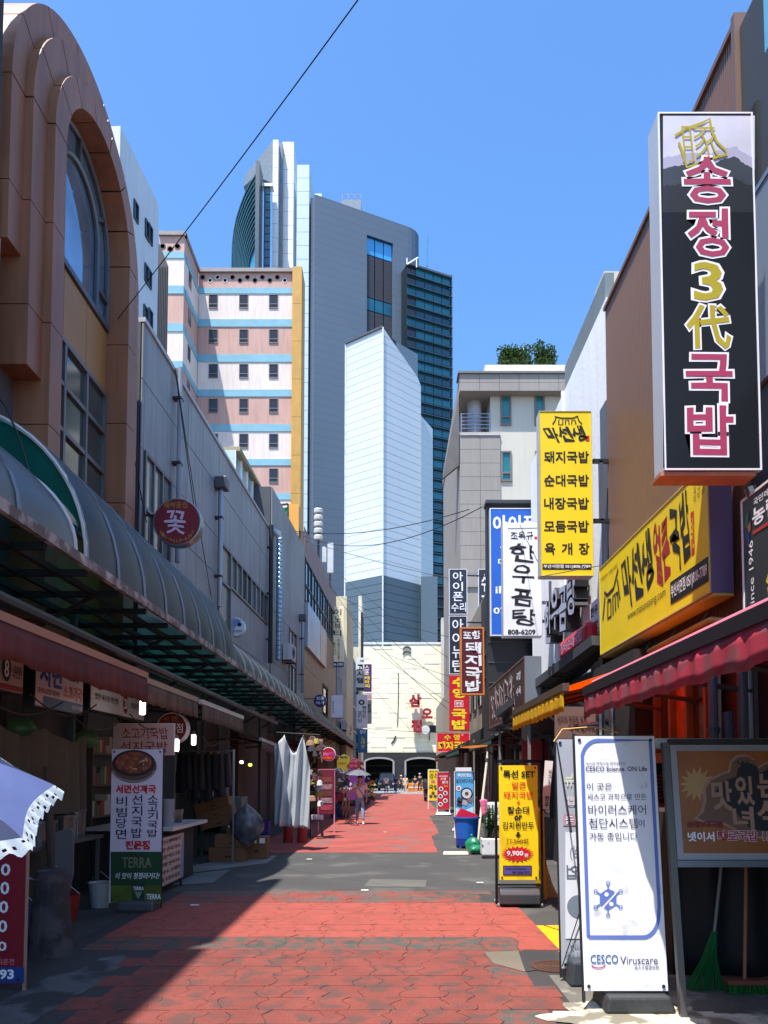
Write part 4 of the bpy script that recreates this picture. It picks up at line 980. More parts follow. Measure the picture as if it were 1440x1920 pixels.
sh([(-7.6, .38), (-7.52, .38), (-7.52, .72), (-7.6, .72)], RTX); LW_('부산', -7.595, -7.525, .42, .68, flat(240, 205, 60), off=.007)
LW_('www.masunsaeng.com', -9.7, -8.35, .17, .25, INK, bold=-.005)
sh([(-8.2, .09), (-7.2, .09), (-7.2, .28), (-8.2, .28)], INK); LW_('부산서면점 051)808-7789', -8.17, -7.23, .12, .25, WTX, bold=.02, off=.007)
LW_('가맹문의 1588-4282', -10.95, -10.1, .83, .88, flat(120, 96, 10), bold=0)
for k, s_ in enumerate(('얼큰국밥', '돼지국밥', '순대국밥')): letter(f, s_, (-7.52+.1*k, wz(.78), -7.45+.1*k, wz(.985)), flat(96, 78, 12), r, world=True, vert=True, bold=0)
gs = .05
for p in ([(-10.75, .68), (-10.6, .62), (-10.3, .64), (-10.08, .8)], [(-10.72, .62), (-10.85, .38)], [(-10.12, .7), (-10.02, .46)], [(-10.58, .56), (-10.6, .36), (-10.44, .36), (-10.44, .54), (-10.58, .56)], [(-10.34, .36), (-10.34, .56), (-10.24, .57), (-10.22, .38)], [(-10.2, .56), (-10.12, .56), (-10.1, .4)]):
    q = [Vector((a, wz(b))) for a, b in p]; mm = M(); A1 = []; B1_ = []
    for i, v_ in enumerate(q):
        d = (q[min(i+1, len(q)-1)]-q[max(0, i-1)]).normalized(); n_ = Vector((-d.y, d.x))*gs/2; A1.append(f.at(*(v_+n_), .004)); B1_.append(f.at(*(v_-n_), .004))
    mm.add(A1+B1_, [(i, len(q)+i, len(q)+i+1, i+1) for i in range(len(q)-1)]).build('emblem', INK, r)
M().box(XS, 3.32, -0+7.17-.008, 7.17-.002, 3.38, 4.68).build('end_cap', mat((112, 100, 140), rough=.4, var=.1), r)
M().box(XS+.02, 3.32, 7.17, 11.0, 3.345, 3.376).build('sign_underside', mat((206, 186, 120), rough=.4), r)
gp = thing('conduit', 'pale yellow conduit pipe running below the long yellow sign', 'pipe', (3.25, 9, 3.2))
M().tube([(3.26, 7.2, 2.9), (3.26, 7.25, 3.12), (3.24, 7.5, 3.18), (3.24, 11, 3.15)], .035, 8).build('pipe', mat((190, 160, 90), rough=.4, metal=.3), gp)
for k in range(4): M().bar((3.24, 7.9+k*.9, 3.15), (3.38, 7.9+k*.9, 3.34), .02).build('clamp', METAL, gp)
# 11 dark sign at right edge
r, f = box_sign('dark_emblem_sign', 'charcoal sign reading since 1946, cut by the right edge of the picture', fs, 0, 0, 0, 0, .16, mat((48, 50, 52), rough=.4, var=.12), DMETAL, world=(-6.5, -4.2, 2.75, 4.03), border=WHITE, bw=.02)
fv = Fr((XS-.0045, 0, 0), (0, 0, 1), (0, 1, 0))
letter(fv, 'since 1946', (3.02, 6.3, 3.62, 6.38), WTX, r, world=True, bold=.0)
letter(f, '농림수산식', (-6.3, 3.72, -5.2, 3.88), WTX, r, world=True, bold=.03); letter(f, '국민에게 희망주는 행복한', (-6.28, 3.9, -5.2, 3.96), WTX, r, world=True, bold=.01)
shape(f, [(-6.3, 3.66), (-5.2, 3.64), (-5.2, 3.68), (-6.3, 3.69)], flat(170, 50, 40), r, world=True)
for pts, m_ in (([(-6.36, 3.9), (-6.42, 3.86), (-6.43, 3.78), (-6.39, 3.74), (-6.37, 3.82)], flat(40, 140, 80)), ([(-6.43, 3.74), (-6.4, 3.64), (-6.36, 3.6), (-6.36, 3.68)], flat(40, 90, 190)), ([(-6.39, 3.76), (-6.34, 3.8), (-6.33, 3.72), (-6.37, 3.7)], flat(220, 150, 110))): shape(f, pts, m_, r, world=True, name='emblem')
BRS = flat(206, 190, 50)
for pts in ([(-6.1, 3.2), (-5.9, 3.5), (-5.5, 3.75), (-5.46, 3.7), (-5.8, 3.45), (-6.06, 3.17)], [(-6.08, 3.15), (-6.04, 3.15), (-5.95, 2.8), (-6.0, 2.8)], [(-5.94, 3.3), (-5.9, 3.3), (-5.82, 2.8), (-5.87, 2.8)], [(-6.06, 3.05), (-5.85, 3.1), (-5.85, 3.07), (-6.06, 3.02)]): shape(f, pts, BRS, r, world=True, name='emblem')
# 12 dark brown long sign
fb_ = FXR(2.4)
r, f = box_sign('brown_shop_sign', 'long dark brown shop sign with white script above the dark awnings', fb_, 0, 0, 0, 0, .3, mat((66, 40, 40), rough=.5, var=.15), mat((120, 128, 140), rough=.4), world=(-18.3, -13.4, 2.75, 3.76), border=mat((120, 84, 60), rough=.4), bw=.03)
letter(f, '3대돼지국밥', (-17.9, 2.85, -14.5, 3.6), flat(206, 190, 190), r, world=True, bold=0, shear=-.5, brush=.6)
for k, s_ in enumerate(('국밥', '수육')): letter(f, s_, (-14.3, 3.4-k*.28, -13.8, 3.56-k*.28), WTX, r, world=True)
# 13 raised black letters, 14 red lozenge
r = thing('raised_letters', 'black three dimensional letters fixed to the white stucco wall', 'sign letters', (3.3, 14, 4.3))
fw3 = FXR(XRW-.12)
for i, ch in enumerate('한우곰탕'):
    a0 = -15.3+i*.66; letter(fw3, ch, (a0, 4.28+.12*(i % 2), a0+.62, 5.1+.12*(i % 2)), INK, r, world=True, bold=.05, brush=.3, thick=.24, name='letter_body')
    letter(FXR(XRW-.245), ch, (a0, 4.28+.12*(i % 2), a0+.62, 5.1+.12*(i % 2)), flat(176, 182, 206), r, world=True, bold=.02, brush=.3, name='letter_face')
r = thing('red_lozenge_sign', 'small crimson rounded sign under the raised black letters', 'sign', (3.2, 13, 3.8))
fl3 = FXR(3.12); M().fb(fl3, -13.9, -11.9, 3.72, 4.1, -.2, 0).build('sign_box', flat(186, 20, 40), r, bevel=.09)
letter(fl3, '장터순대국밥', (-13.7, 3.82, -12.15, 4.02), flat(220, 170, 200), r, world=True, bold=.02)
r = thing('small_menu_plate', 'narrow white menu plate with small text at the corner of the white wall', 'sign', (3.35, 12.3, 3.3))
M().fb(FXR(3.36), -12.55, -11.95, 3.35, 4.5, -.03, 0).build('sign_face', WHITE, r)
for k, (s_, m_) in enumerate((('한우', INK), ('곰탕', INK), ('특선', RTX), ('국밥', INK))): letter(FXR(3.36), s_, (-12.5, 4.25-k*.26, -12.05, 4.42-k*.26), m_, r, world=True, bold=.03)

# ================================================================ round and vertical signs, left
def round_sign(name, lab, cx, cy, rr, Y, face, rim, dep=.18, items=(), cat='round sign', group=None):
    f = FY(Y); a, b = f.px(cx, cy); R = abs(f.px(cx+rr, cy)[0]-a)
    r = thing(name, lab, cat, (a, Y, b-R), group)
    M().lathe((a, Y+dep, b), [(R, 0), (R, dep), (R*.97, dep+.004)], 36, Fr((0, 0, 0), (1, 0, 0), (0, -1, 0))).build('sign_drum', rim, r)
    g = Fr(f.O+f.n*.007, f.u, f.v); disc(g, cx, cy, rr*.94, face, r, off=0, name='sign_face', n=36)
    M().bar((a-R, Y+dep/2, b+R*.35), (a-R-.35, Y+dep/2, b+R*.35), .03).build('bracket', DMETAL, r)
    return r, g, a, b, R
r, f, a, b, R = round_sign('flower_shop_sign', 'round dark red sign with one big white character on the grey panel wall', 332, 978, 45, 12.6, flat(118, 16, 36), METAL, .2)
L_(f, '새싹꽃집', (307, 941, 351, 953), flat(170, 130, 40), r, bold=.01); L_(f, '꽃', (309, 958, 349, 1001), flat(206, 190, 214), r, bold=.01, brush=.25)
for i, ch in enumerate('010-9663-6367'):
    t = radians(214+i*9.3); cx_, cy_ = 332+36*cos(t), 978-36*sin(t); L_(f, ch, (cx_-2.2, cy_-(3.2 if ch != '-' else .5), cx_+2.2, cy_+(3.2 if ch != '-' else .5)), flat(176, 140, 50), r, bold=0)
r, f, a, b, R = round_sign('white_round_sign', 'small white round sign with a blue swoosh poking over the canopy', 441, 1175, 18, 19, flat(205, 210, 222), WHITE)
shape(f, [(424, 1170), (440, 1160), (452, 1163), (440, 1178), (426, 1182)], flat(110, 140, 200), r, name='emblem'); disc(f, 449, 1171, 4, INK, r); L_(f, '솔루션센터', (432, 1181, 454, 1186), flat(120, 60, 40), r)
r, f, a, b, R = round_sign('navy_round_sign', 'small navy round sign above the far part of the canopy', 600, 1314, 12, 27, flat(22, 28, 84), flat(28, 36, 100))
L_(f, '설움', (593, 1306, 607, 1312), WTX, r, bold=0); L_(f, '여기', (593, 1315, 607, 1321), WTX, r, bold=0)
r, f = box_sign('beauty_sign', 'tall cream vertical sign with black letters beside the tan building', FY(41), 622, 1137, 645, 1241, .2, flat(246, 228, 186), SIDE)
L_(f, '이노뷰티', (626, 1141, 640, 1194), INK, r, bold=.01, vert=True); L_(f, '아카데미', (626, 1204, 630, 1229), flat(120, 100, 70), r, bold=0, vert=True); letter(Fr(f.O, (0, 0, -1), (1, 0, 0)), 'INO BEAUTY ACADEMY', (-f.px(636, 1198)[1], f.px(633, 1198)[0], -f.px(636, 1237)[1], f.px(637, 1198)[0]), flat(120, 90, 60), r, world=True)
rect(f, 622.5, 1241, 644.5, 1251, flat(40, 42, 46), r, off=0); L_(f, '04-1999', (624, 1243, 643, 1249), WTX, r)
r, f = box_sign('light_box_sign', 'blank bright white box sign under the cream vertical sign', FY(38), 621, 1303, 643, 1346, .5, WHITE, flat(150, 154, 158)); L_(f, '광안약국', (623, 1314, 626, 1338), flat(90, 90, 110), r, vert=True)
r, f = box_sign('lodging_sign', 'white vertical lodging sign with three black letters at the far left', FY(55), 667, 1233, 683, 1296, .2, flat(222, 228, 232), SIDE); L_(f, '고시텔', (669, 1245, 682, 1282), INK, r, bold=.03, vert=True); L_(f, '원룸', (675, 1237, 682, 1241), INK, r)
rect(f, 668, 1289, 683, 1295, flat(60, 60, 64), r)
r, f = box_sign('purple_sign', 'purple vertical sign with white and yellow letters in front of the cream wall', FY(58), 682, 1245, 697, 1297, .2, flat(78, 40, 100), SIDE); L_(f, '스푼', (684, 1247, 692, 1266), WTX, r, bold=.02, vert=True); L_(f, '테라피', (684, 1267, 693, 1290), YTX, r, bold=.03, vert=True)
r, f = box_sign('white_brush_sign', 'white vertical sign with round black emblem below the lodging sign', FY(54), 668, 1302, 689, 1365, .2, flat(218, 224, 236), SIDE); disc(f, 678, 1317, 6, INK, r, ry=5, ring=.55); L_(f, '명진전', (679, 1323, 686, 1347), INK, r, vert=True, brush=.3); L_(f, '포차현', (670, 1333, 679, 1355), flat(60, 80, 120), r, vert=True, brush=.3)
r, f = box_sign('grey_sign', 'grey vertical sign with a pink top below the purple sign', FY(57), 688, 1299, 697, 1357, .2, flat(84, 90, 98), SIDE); rect(f, 688.5, 1299.5, 696.5, 1313, flat(190, 180, 190), r); L_(f, '슈', (690, 1302, 696, 1311), flat(190, 30, 60), r); L_(f, 'S', (689, 1320, 696, 1336), INK, r, bold=.03)
r, f = box_sign('teal_sign', 'blue green vertical sign with yellow letters, lowest of the far left signs', FY(52), 670, 1367, 689, 1411, .2, flat(10, 110, 160), flat(20, 50, 80)); L_(f, '당구', (675, 1369, 686, 1376), WTX, r, bold=.03); L_(f, '노래장', (677, 1380, 684, 1404), YTX, r, vert=True, bold=.02)

# ================================================================ under the canopy, left
fL35 = FXL(-3.5)
def wall_sign(name, lab, a0, a1, b0, b1, face, dep=.12, X=-3.5):
    f0 = FXL(X); return box_sign(name, lab, f0, 0, 0, 0, 0, dep, face, DMETAL, world=(a0, a1, b0, b1), bw=.015)
CR = flat(196, 176, 168)
def LX(f, r, s, b, m, **k): return letter(f, s, b, m, r, world=True, **k)
r, f = wall_sign('number_eight_sign', 'stall sign with a green oval number 8 at the left edge', 5.9, 7.05, 2.36, 2.86, CR)
shape(f, [(5.92, 2.66), (7.03, 2.66), (7.03, 2.84), (5.92, 2.84)], mat((120, 60, 50), rough=.5, var=.6, scale=12), r, world=True); shape(f, [(5.92, 2.38), (7.03, 2.38), (7.03, 2.43), (5.92, 2.43)], flat(140, 40, 50), r, world=True)
n_ = 24; shape(f, [(6.72+.08*cos(2*pi*i/n_), 2.57+.12*sin(2*pi*i/n_)) for i in range(n_)], flat(20, 60, 40), r, off=.007, world=True); LX(f, r, '8', (6.68, 2.49, 6.76, 2.65), WTX, bold=.02, off=.009); LX(f, r, '소문난 분식', (6.83, 2.5, 7.0, 2.62), INK)
r, f = wall_sign('blue_letter_stall_sign', 'white stall sign with big blue letters and an orange line, under the red awning', 7.28, 8.42, 2.28, 2.78, flat(214, 206, 210))
LX(f, r, '서면', (7.36, 2.5, 7.86, 2.76), flat(20, 70, 160), bold=.04); LX(f, r, '010-6707-8340', (7.34, 2.42, 7.82, 2.48), flat(170, 40, 50), bold=.02); LX(f, r, '소고기국', (7.9, 2.42, 8.38, 2.58), flat(214, 110, 60), bold=.04); LX(f, r, '시장', (8.08, 2.62, 8.3, 2.74), flat(80, 70, 70))
shape(f, [(7.45, 2.295), (8.41, 2.295), (8.41, 2.4), (7.45, 2.4)], flat(60, 90, 140), r, world=True); LX(f, r, '부산진구 부전동', (8.1, 2.32, 8.38, 2.37), WTX, off=.007)
r, f = wall_sign('number_twenty_sign', 'white stall sign with a red oval number 20 and a strip of photos', 8.62, 10.5, 2.36, 2.82, flat(200, 204, 204))
for k in range(5): shape(f, [(8.66+k*.36, 2.64), (8.98+k*.36, 2.64), (8.98+k*.36, 2.8), (8.66+k*.36, 2.8)], mat(((130, 70, 60), (110, 110, 90), (150, 90, 60), (90, 70, 70), (160, 130, 110))[k], var=.6, scale=14), r, world=True)
shape(f, [(9.75+.08*cos(2*pi*i/n_), 2.54+.13*sin(2*pi*i/n_)) for i in range(n_)], flat(120, 20, 34), r, off=.007, world=True); LX(f, r, '20', (9.69, 2.47, 9.81, 2.61), WTX, off=.009, bold=.02)
LX(f, r, '명란·새우장·창난젓', (8.75, 2.5, 9.5, 2.58), flat(90, 90, 90)); LX(f, r, '젓갈·반찬', (9.95, 2.5, 10.35, 2.58), flat(60, 60, 60))
r, f = box_sign('red_text_board', 'dim pink board with two rows of dark red letters above the soup banner', FY(9.7), 212, 1356, 327, 1416, .04, flat(176, 142, 134), CR)
L_(f, '소고기국밥', (229, 1364, 315, 1386), flat(130, 20, 36), r, bold=.01, shear=-.2); L_(f, '선지국밥', (226, 1390, 314, 1411), flat(130, 20, 36), r, bold=.01)
r, f, a, b, R = round_sign('dim_round_sign', 'round red sign with a white rim in the shade behind the lamps', 322, 1365, 29, 11.2, flat(120, 18, 34), WHITE)
L_(f, '서 면', (306, 1343, 331, 1352), flat(190, 130, 40), r); L_(f, '분식점', (300, 1356, 343, 1374), WTX, r, bold=.01)

# ================================================================ awnings
def awning(name, lab, side, Xr, Zr, Xw, Zw, y0, y1, m_, mv, drop, scal=.25, arms=True, rail=DMETAL, valm=None, dz=0, group=None, dx=0):
    r = thing(name, lab, 'awning', ((Xr+Xw)/2, (y0+y1)/2, Zr-drop), group)
    n = max(4, int((y1-y0)*3))
    def zr(t): return Zr+dz*t
    def xr(t): return Xr+dx*t
    M().grid(lambda u, v: Vector((xr(u)+(Xw-xr(u))*v, y0+(y1-y0)*u, zr(u)+(Zw-Zr)*v-.06*sin(pi*v))), n, 5).build('canvas', m_, r, smooth=True, thick=.006)
    M().bar((xr(0), y0-.03, zr(0)), (xr(1), y1+.03, zr(1)), .06, .07).build('front_rail', rail, r)
    nn = int((y1-y0)*22); sc = scal*9
    def vf(u, v):
        y = y0+(y1-y0)*u; w_ = abs(sin((y-y0)*sc*pi/2))
        sg = -1 if side > 0 else 1
        return Vector((xr(u)+sg*(.02+.009*sin(y*31)*v+.008*sin(y*83+1)*v), y, zr(u)-.03-v*(drop*(1-.1*w_))))
    M().grid(vf, nn, 3).build('valance', mv, r, smooth=True, thick=.004)
    if arms:
        for t in (.12, .5, .88):
            y = y0+(y1-y0)*t; mm = M(); mm.tube([(xr(t), y, zr(t)-.05), ((Xr+Xw)/2, y+.25, (Zr+Zw)/2-.2), (Xw, y, Zr-.0)], .028, 6); mm.build('arm', mat((58, 40, 38), rough=.5), r)
    return r
CRV = mat((200, 62, 82), rough=.8, var=.25, scale=4, streak=.25, trans=.2, dirt=((140, 88, 96), 7, .5, .7))
awning('crimson_awning', 'crimson awning with scalloped valance stretched over the right foreground', 1, 1.55, 2.27, 3.38, 3.08, 1.9, 5.9, mat((190, 70, 92), rough=.7, trans=.12, var=.2), CRV, .19, scal=.5, rail=mat((34, 26, 30), rough=.5))
awning('orange_awning', 'orange awning with bright yellow fringe next to the crimson one', 1, 1.55, 2.39, 3.38, 3.16, 6.65, 9.4, mat((250, 140, 16), rough=.7, trans=.65, var=.1), mat((236, 190, 12), rough=.8, var=.2, scale=4, trans=.3), .2, scal=.9, rail=mat((84, 66, 50), rough=.5))
GRN = mat((20, 84, 76), rough=.8, var=.3)
awning('green_awning', 'dark green awning behind the yellow set menu stand', 1, 2.35, 2.5, 3.3, 3.0, 17.5, 22.5, mat((34, 44, 42), rough=.8, var=.3), GRN, .18)
awning('green_awning', 'dark green awning farther down behind the blue banner', 1, 2.2, 2.5, 3.6, 2.95, 24.5, 30, mat((24, 60, 56), rough=.8, var=.3), GRN, .22)
awning('brown_awning', 'short brown awning past the green ones on the right', 1, 2.0, 2.45, 3.6, 2.9, 31.5, 34.5, mat((84, 60, 56), rough=.8), mat((110, 70, 66), rough=.8), .2)
MRN = mat((98, 46, 44), rough=.85, var=.25, scale=2, streak=.3)
awning('maroon_awning', 'dusty maroon awning over the nearest left stalls', -1, -2.86, 2.76, -4.3, 3.2, 3.4, 8.6, MRN, MRN, .3, scal=.35, rail=mat((170, 120, 96), rough=.4, metal=.3))
STR = mat((112, 88, 72), rough=.9, var=.4, scale=3, streak=.6)
awning('striped_awning', 'faded brown awning just past the maroon one', -1, -2.95, 2.74, -4.3, 3.1, 8.9, 11.2, STR, STR, .26, scal=.8, rail=mat((150, 130, 110), rough=.4))
awning('striped_awning', 'faded brown awning with pale rail above the cardboard boxes', -1, -2.9, 2.72, -4.2, 3.0, 10.6+.7, 14.4, STR, STR, .26, scal=.8, rail=mat((190, 184, 170), rough=.4))
awning('striped_awning', 'low striped awning beside the hanging white sheet', -1, -2.75, 2.36, -4.0, 2.9, 15.6, 21.0, STR, mat((86, 66, 56), rough=.9, streak=.7), .22, scal=.6, rail=mat((150, 150, 150), rough=.4), dz=-.12)
awning('short_awning', 'short brown awning with white rail above the round signs', -1, -2.6, 2.72, -4.0, 2.95, 24.5, 29.0, mat((60, 44, 42)), mat((70, 50, 46)), .3, rail=WHITE)
awning('red_awning', 'red awning at the far end of the left stalls', -1, -2.35, 2.45, -3.8, 2.9, 31, 40, mat((150, 34, 44), rough=.8), mat((150, 30, 40), rough=.8), .2, rail=mat((200, 170, 160)))
awning('red_awning', 'last red awning before the crossing, left side', -1, -1.95, 2.5, -3.6, 2.9, 42, 50, mat((160, 40, 50), rough=.8), mat((160, 30, 40), rough=.8), .2, rail=mat((200, 190, 186)))
# right: dark box gutter
gt = thing('box_gutter', 'dark grey box gutter running down the right shops above the orange awning', 'gutter', (2.8, 14, 3.2))
ga, gb_ = Vector((3.08, 11.08, 3.62)), Vector((2.28, 15.8, 2.9)); gd_ = gb_-ga
for k in range(3): M().bar(ga+gd_*(k/3), ga+gd_*((k+.99)/3), .2, .15).build('gutter_segment', mat((84, 88, 92), rough=.4, metal=.3, var=.2), gt)
for t in (.3, .34, .66): M().bar(ga+gd_*t, ga+gd_*(t+.015), .23, .18).build('gutter_joint', mat((40, 42, 46), rough=.4), gt)
M().bar(ga+Vector((.3, 0, .06)), gb_+Vector((.5, 0, .02)), .4, .03).build('roof_lip', mat((54, 56, 60), rough=.5), gt)
for k in range(12): q = ga.lerp(gb_, .5+k/24)+Vector((.06, 0, -.18)); M().box(q.x-.06, q.x+.06, q.y-.06, q.y+.06, q.z-.08, q.z+.08).build('gutter_slat', mat((44, 46, 50), rough=.5), gt)
# right shop fronts in shade
RS = thing('shop_row', 'dark shop fronts under the awnings on the right', 'shop row', (3.2, 18, 0))
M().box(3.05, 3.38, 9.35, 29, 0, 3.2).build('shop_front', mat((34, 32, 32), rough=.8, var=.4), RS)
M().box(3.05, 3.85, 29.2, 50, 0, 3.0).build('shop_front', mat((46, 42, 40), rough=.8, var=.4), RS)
for k in range(6): window(RS, FXR(3.05), -28+k*3, -26.2+k*3, .8, 2.4, frame=DMETAL, mx=(.5,))
for k in range(9): M().bar((2.5, 10+k*2.1, 2.6), (3.1, 10+k*2.1, 2.2), .035).build('awning_strut', DMETAL, RS)
for y in (13.6, 17.3, 22.8, 27): M().bar((2.5, y, 0), (2.5, y, 2.7), .05).build('post', mat((120, 116, 110)), RS)
M().box(2.7, 2.95, 10.0, 10.1, 1.9, 2.7).build('wall_unit', mat((52, 58, 66)), RS)
M().box(2.62, 3.02, 15.0, 15.05, 1.7, 2.3).build('poster', mat((176, 40, 40)), RS)
mm = M()
for k in range(6): M().bar((1.9, 18.2+k*.5, 2.28+.02*k), (2.6, 18.2+k*.5, 2.36+.02*k), .08, .03).build('orange_slat', mat((230, 130, 40), rough=.6), RS)

pst = thing('sunlit_edge_bar', 'pink bar on the crimson awning rail, coloured like sunlit canvas', 'awning edge bar', (1.6, 4, 2.3))
M().tube([(1.6, 1.9, 2.335), (1.6, 5.88, 2.335)], .022, 8).build('lit_canvas_bar', mat((214, 120, 140), rough=.8, var=.2), pst)  # added bar, its pale pink paints in the sunlit canvas above the rail
# ================================================================ street furniture and goods
def banner_frame(name, lab, fr, x0, y0, x1, y1, face, cat='banner stand', group=None, eyelets=True):
    a0, a1 = fr.px(x0, (y0+y1)/2)[0], fr.px(x1, (y0+y1)/2)[0]; b0, b1 = fr.px((x0+x1)/2, y1)[1], fr.px((x0+x1)/2, y0)[1]
    r = thing(name, lab, cat, fr.at((a0+a1)/2, b0), group)
    n = 10
    M().grid(lambda u, v: fr.at(a0+(a1-a0)*u, b0+(b1-b0)*v, .006*sin(u*9+v*5)*0-.004), n, n).build('sheet', face, r, thick=.003)
    if eyelets:
        for a in (a0+.03, a1-.03):
            for b in (b0+.03, b1-.03): M().lathe(fr.at(a, b, .0), [(.012, 0), (.012, .006), (.006, .006)], 10, Fr((0, 0, 0), fr.u, -fr.n.cross(fr.u).cross(fr.u))).build('eyelet', DMETAL, r)
    return r, fr, (a0, a1, b0, b1)
# white information banner (front right)
fc = Fr((0, 5.12, .11), (1, 0, 0), (0, .18, 1.77))
r, f, (a0, a1, b0, b1) = banner_frame('tall_white_banner', 'tall white banner with a blue outline and virus emblem, front right', fc, 1087, 1380, 1240, 1858, mat((226, 226, 232), rough=.5, var=.06, scale=2.5, bump=.6, bscale=4, dirt=((176, 176, 180), 9, .68, .6)))
BL = flat(92, 112, 184); PUR = flat(44, 34, 62)
# rounded border: top-left and bottom-right rounded
pts = [(1102, 1757)]+[(1095+.0, 1600), (1090, 1450)]
def arcp(cx, cy, rx, ry, a0, a1, n=8): return [(cx+rx*cos(radians(a0+(a1-a0)*i/n)), cy-ry*sin(radians(a0+(a1-a0)*i/n))) for i in range(n+1)]
bp = [(1103, 1757), (1092, 1430)]+arcp(1121, 1424, 30, 36, 180, 90)[1:]+[(1219, 1388), (1236, 1700)]+arcp(1206, 1715, 29, 42, 0, -90)+[(1103, 1757)]
line(f, bp, .024, BL, r, off=.002)
L_(f, '세스코 과학으로 관리합니다', (1098, 1429, 1173, 1434), PUR, r, bold=0, off=.002); L_(f, 'CESCO Science. ON Life', (1098, 1437, 1213, 1446), PUR, r, bold=.012, off=.002)
for s_, b, bo in (('이 곳은', (1100, 1468, 1147, 1481), .0), ('세스코 과학으로 만든', (1101, 1488, 1212, 1500), .0), ('바이러스케어', (1103, 1509, 1211, 1528), .0), ('첨단시스템', (1104, 1534, 1195, 1553), .0), ('이', (1197, 1537, 1208, 1551), .0), ('가동 중입니다', (1105, 1561, 1195, 1576), .0)): L_(f, s_, b, PUR, r, bold=bo, off=.002)
cx_, cy_ = 1140, 1686
hexa = [(cx_+18*cos(radians(90+60*i)), cy_-20*sin(radians(90+60*i))) for i in range(6)]
shape(f, [hexa[0], hexa[1], hexa[2], (cx_-12, cy_+12), (cx_+13, cy_-14)], BL, r, off=.002, name='emblem'); shape(f, [hexa[3], hexa[4], hexa[5], (cx_+17, cy_-8), (cx_-8, cy_+16)], BL, r, off=.002, name='emblem')
for i in range(6):
    t = radians(90+60*i); line(f, [(cx_+18*cos(t), cy_-20*sin(t)), (cx_+25*cos(t), cy_-27*sin(t))], .01, BL, r, off=.002, name='emblem'); disc(f, cx_+27*cos(t), cy_-30*sin(t), 4, BL, r, off=.0025, ring=.4, n=14, name='emblem')
disc(f, cx_-3, cy_-9, 4, WTX, r, off=.003, n=14); disc(f, cx_+6, cy_+9, 4, WTX, r, off=.003, n=14)
L_(f, 'CESCO', (1107, 1790, 1159, 1807), flat(20, 84, 140), r, bold=.01, off=.002); line(f, arcp(1122, 1806, 14, 9, 200, 340), .008, flat(190, 50, 90), r, off=.002); L_(f, 'Viruscare', (1163, 1793, 1233, 1808), flat(70, 50, 96), r, bold=.0, off=.002); L_(f, '세스코항균안전', (1189, 1811, 1235, 1818), PUR, r, bold=.01, off=.002)
mm = M(); 
for a in (a0, a1): mm = M(); mm.tube([fc.at(a, b0-.08, -.03), fc.at(a, b1+.02, -.03)], .012, 6); mm.build('pole', DMETAL, r)
M().bar(fc.at(a0, b1, -.03), fc.at(a1, b1, -.03), .02).build('cross_bar', DMETAL, r)
M().prism([(1.42, 5.05, .012), (1.9, 5.05, .012), (1.86, 5.05, .13), (1.44, 5.05, .13)], (0, .36, 0)).build('water_base', mat((54, 56, 58), rough=.6, fine=.2), r, bevel=.02)
# translucent banner behind, seen from the back
ft = Fr((0, 5.85, .1), (1, 0, 0), (0, .1, 1.8))
r, f, (a0, a1, b0, b1) = banner_frame('translucent_banner', 'grey white banner seen from behind with mirrored print, behind the tall white banner', ft, 1048, 1386, 1175, 1816, mat((196, 202, 212), rough=.6, var=.1, trans=.3))
MG = flat(140, 150, 162)
rect(f, 1060, 1560, 1160, 1760, flat(222, 226, 232), r, off=.002); rect(f, 1056, 1527, 1170, 1548, flat(180, 140, 156), r, off=.002)
for s_, b, m_ in (('메뉴', (1058, 1449, 1095, 1474), flat(220, 222, 190)), ('국밥', (1062, 1492, 1098, 1510), flat(214, 200, 206)), ('순대국', (1060, 1530, 1110, 1545), WTX), ('(보쌈)', (1068, 1585, 1110, 1612), MG), ('영업', (1062, 1622, 1112, 1648), flat(110, 120, 130)), ('Ready', (1068, 1768, 1110, 1780), MG), ('오전 부터 영업', (1060, 1784, 1120, 1794), MG)): L_(f, s_, b, m_, r, mirror=True, bold=.01, off=.005)
disc(f, 1085, 1700, 22, flat(120, 132, 146), r, off=.004)
for a in (a0, a1): M().tube([ft.at(a, -.06, -.03), ft.at(a, b1+.02, -.03)], .01, 6).build('pole', DMETAL, r)
M().tube([ft.at(a0, b1-.03, .02), fc.at(fc.px(1092, 1570)[0]-.05, fc.px(1092, 1560)[1], -.1)], .006, 5).build('cord', INK, r)
M().tube([ft.at(a0, b0+.02, .02), ft.at(a0+.14, b0+.42, .03)], .004, 5).build('cord', INK, r)
M().tube([ft.at(a0-.02, b1-.02, 0), ft.at(a0+.05, b1+.08, 0), ft.at(a0+.3, b1+.1, 0), ft.at(a0+.5, b1+.05, 0)], .006, 6).build('wire_loop', mat((220, 170, 90)), r)
M().prism([(1.34, 5.7, .012), (1.5, 5.7, .012), (1.5, 5.7, .2), (1.36, 5.7, .2)], (0, .4, 0)).build('water_base', mat((60, 66, 74), rough=.5), r, bevel=.02)
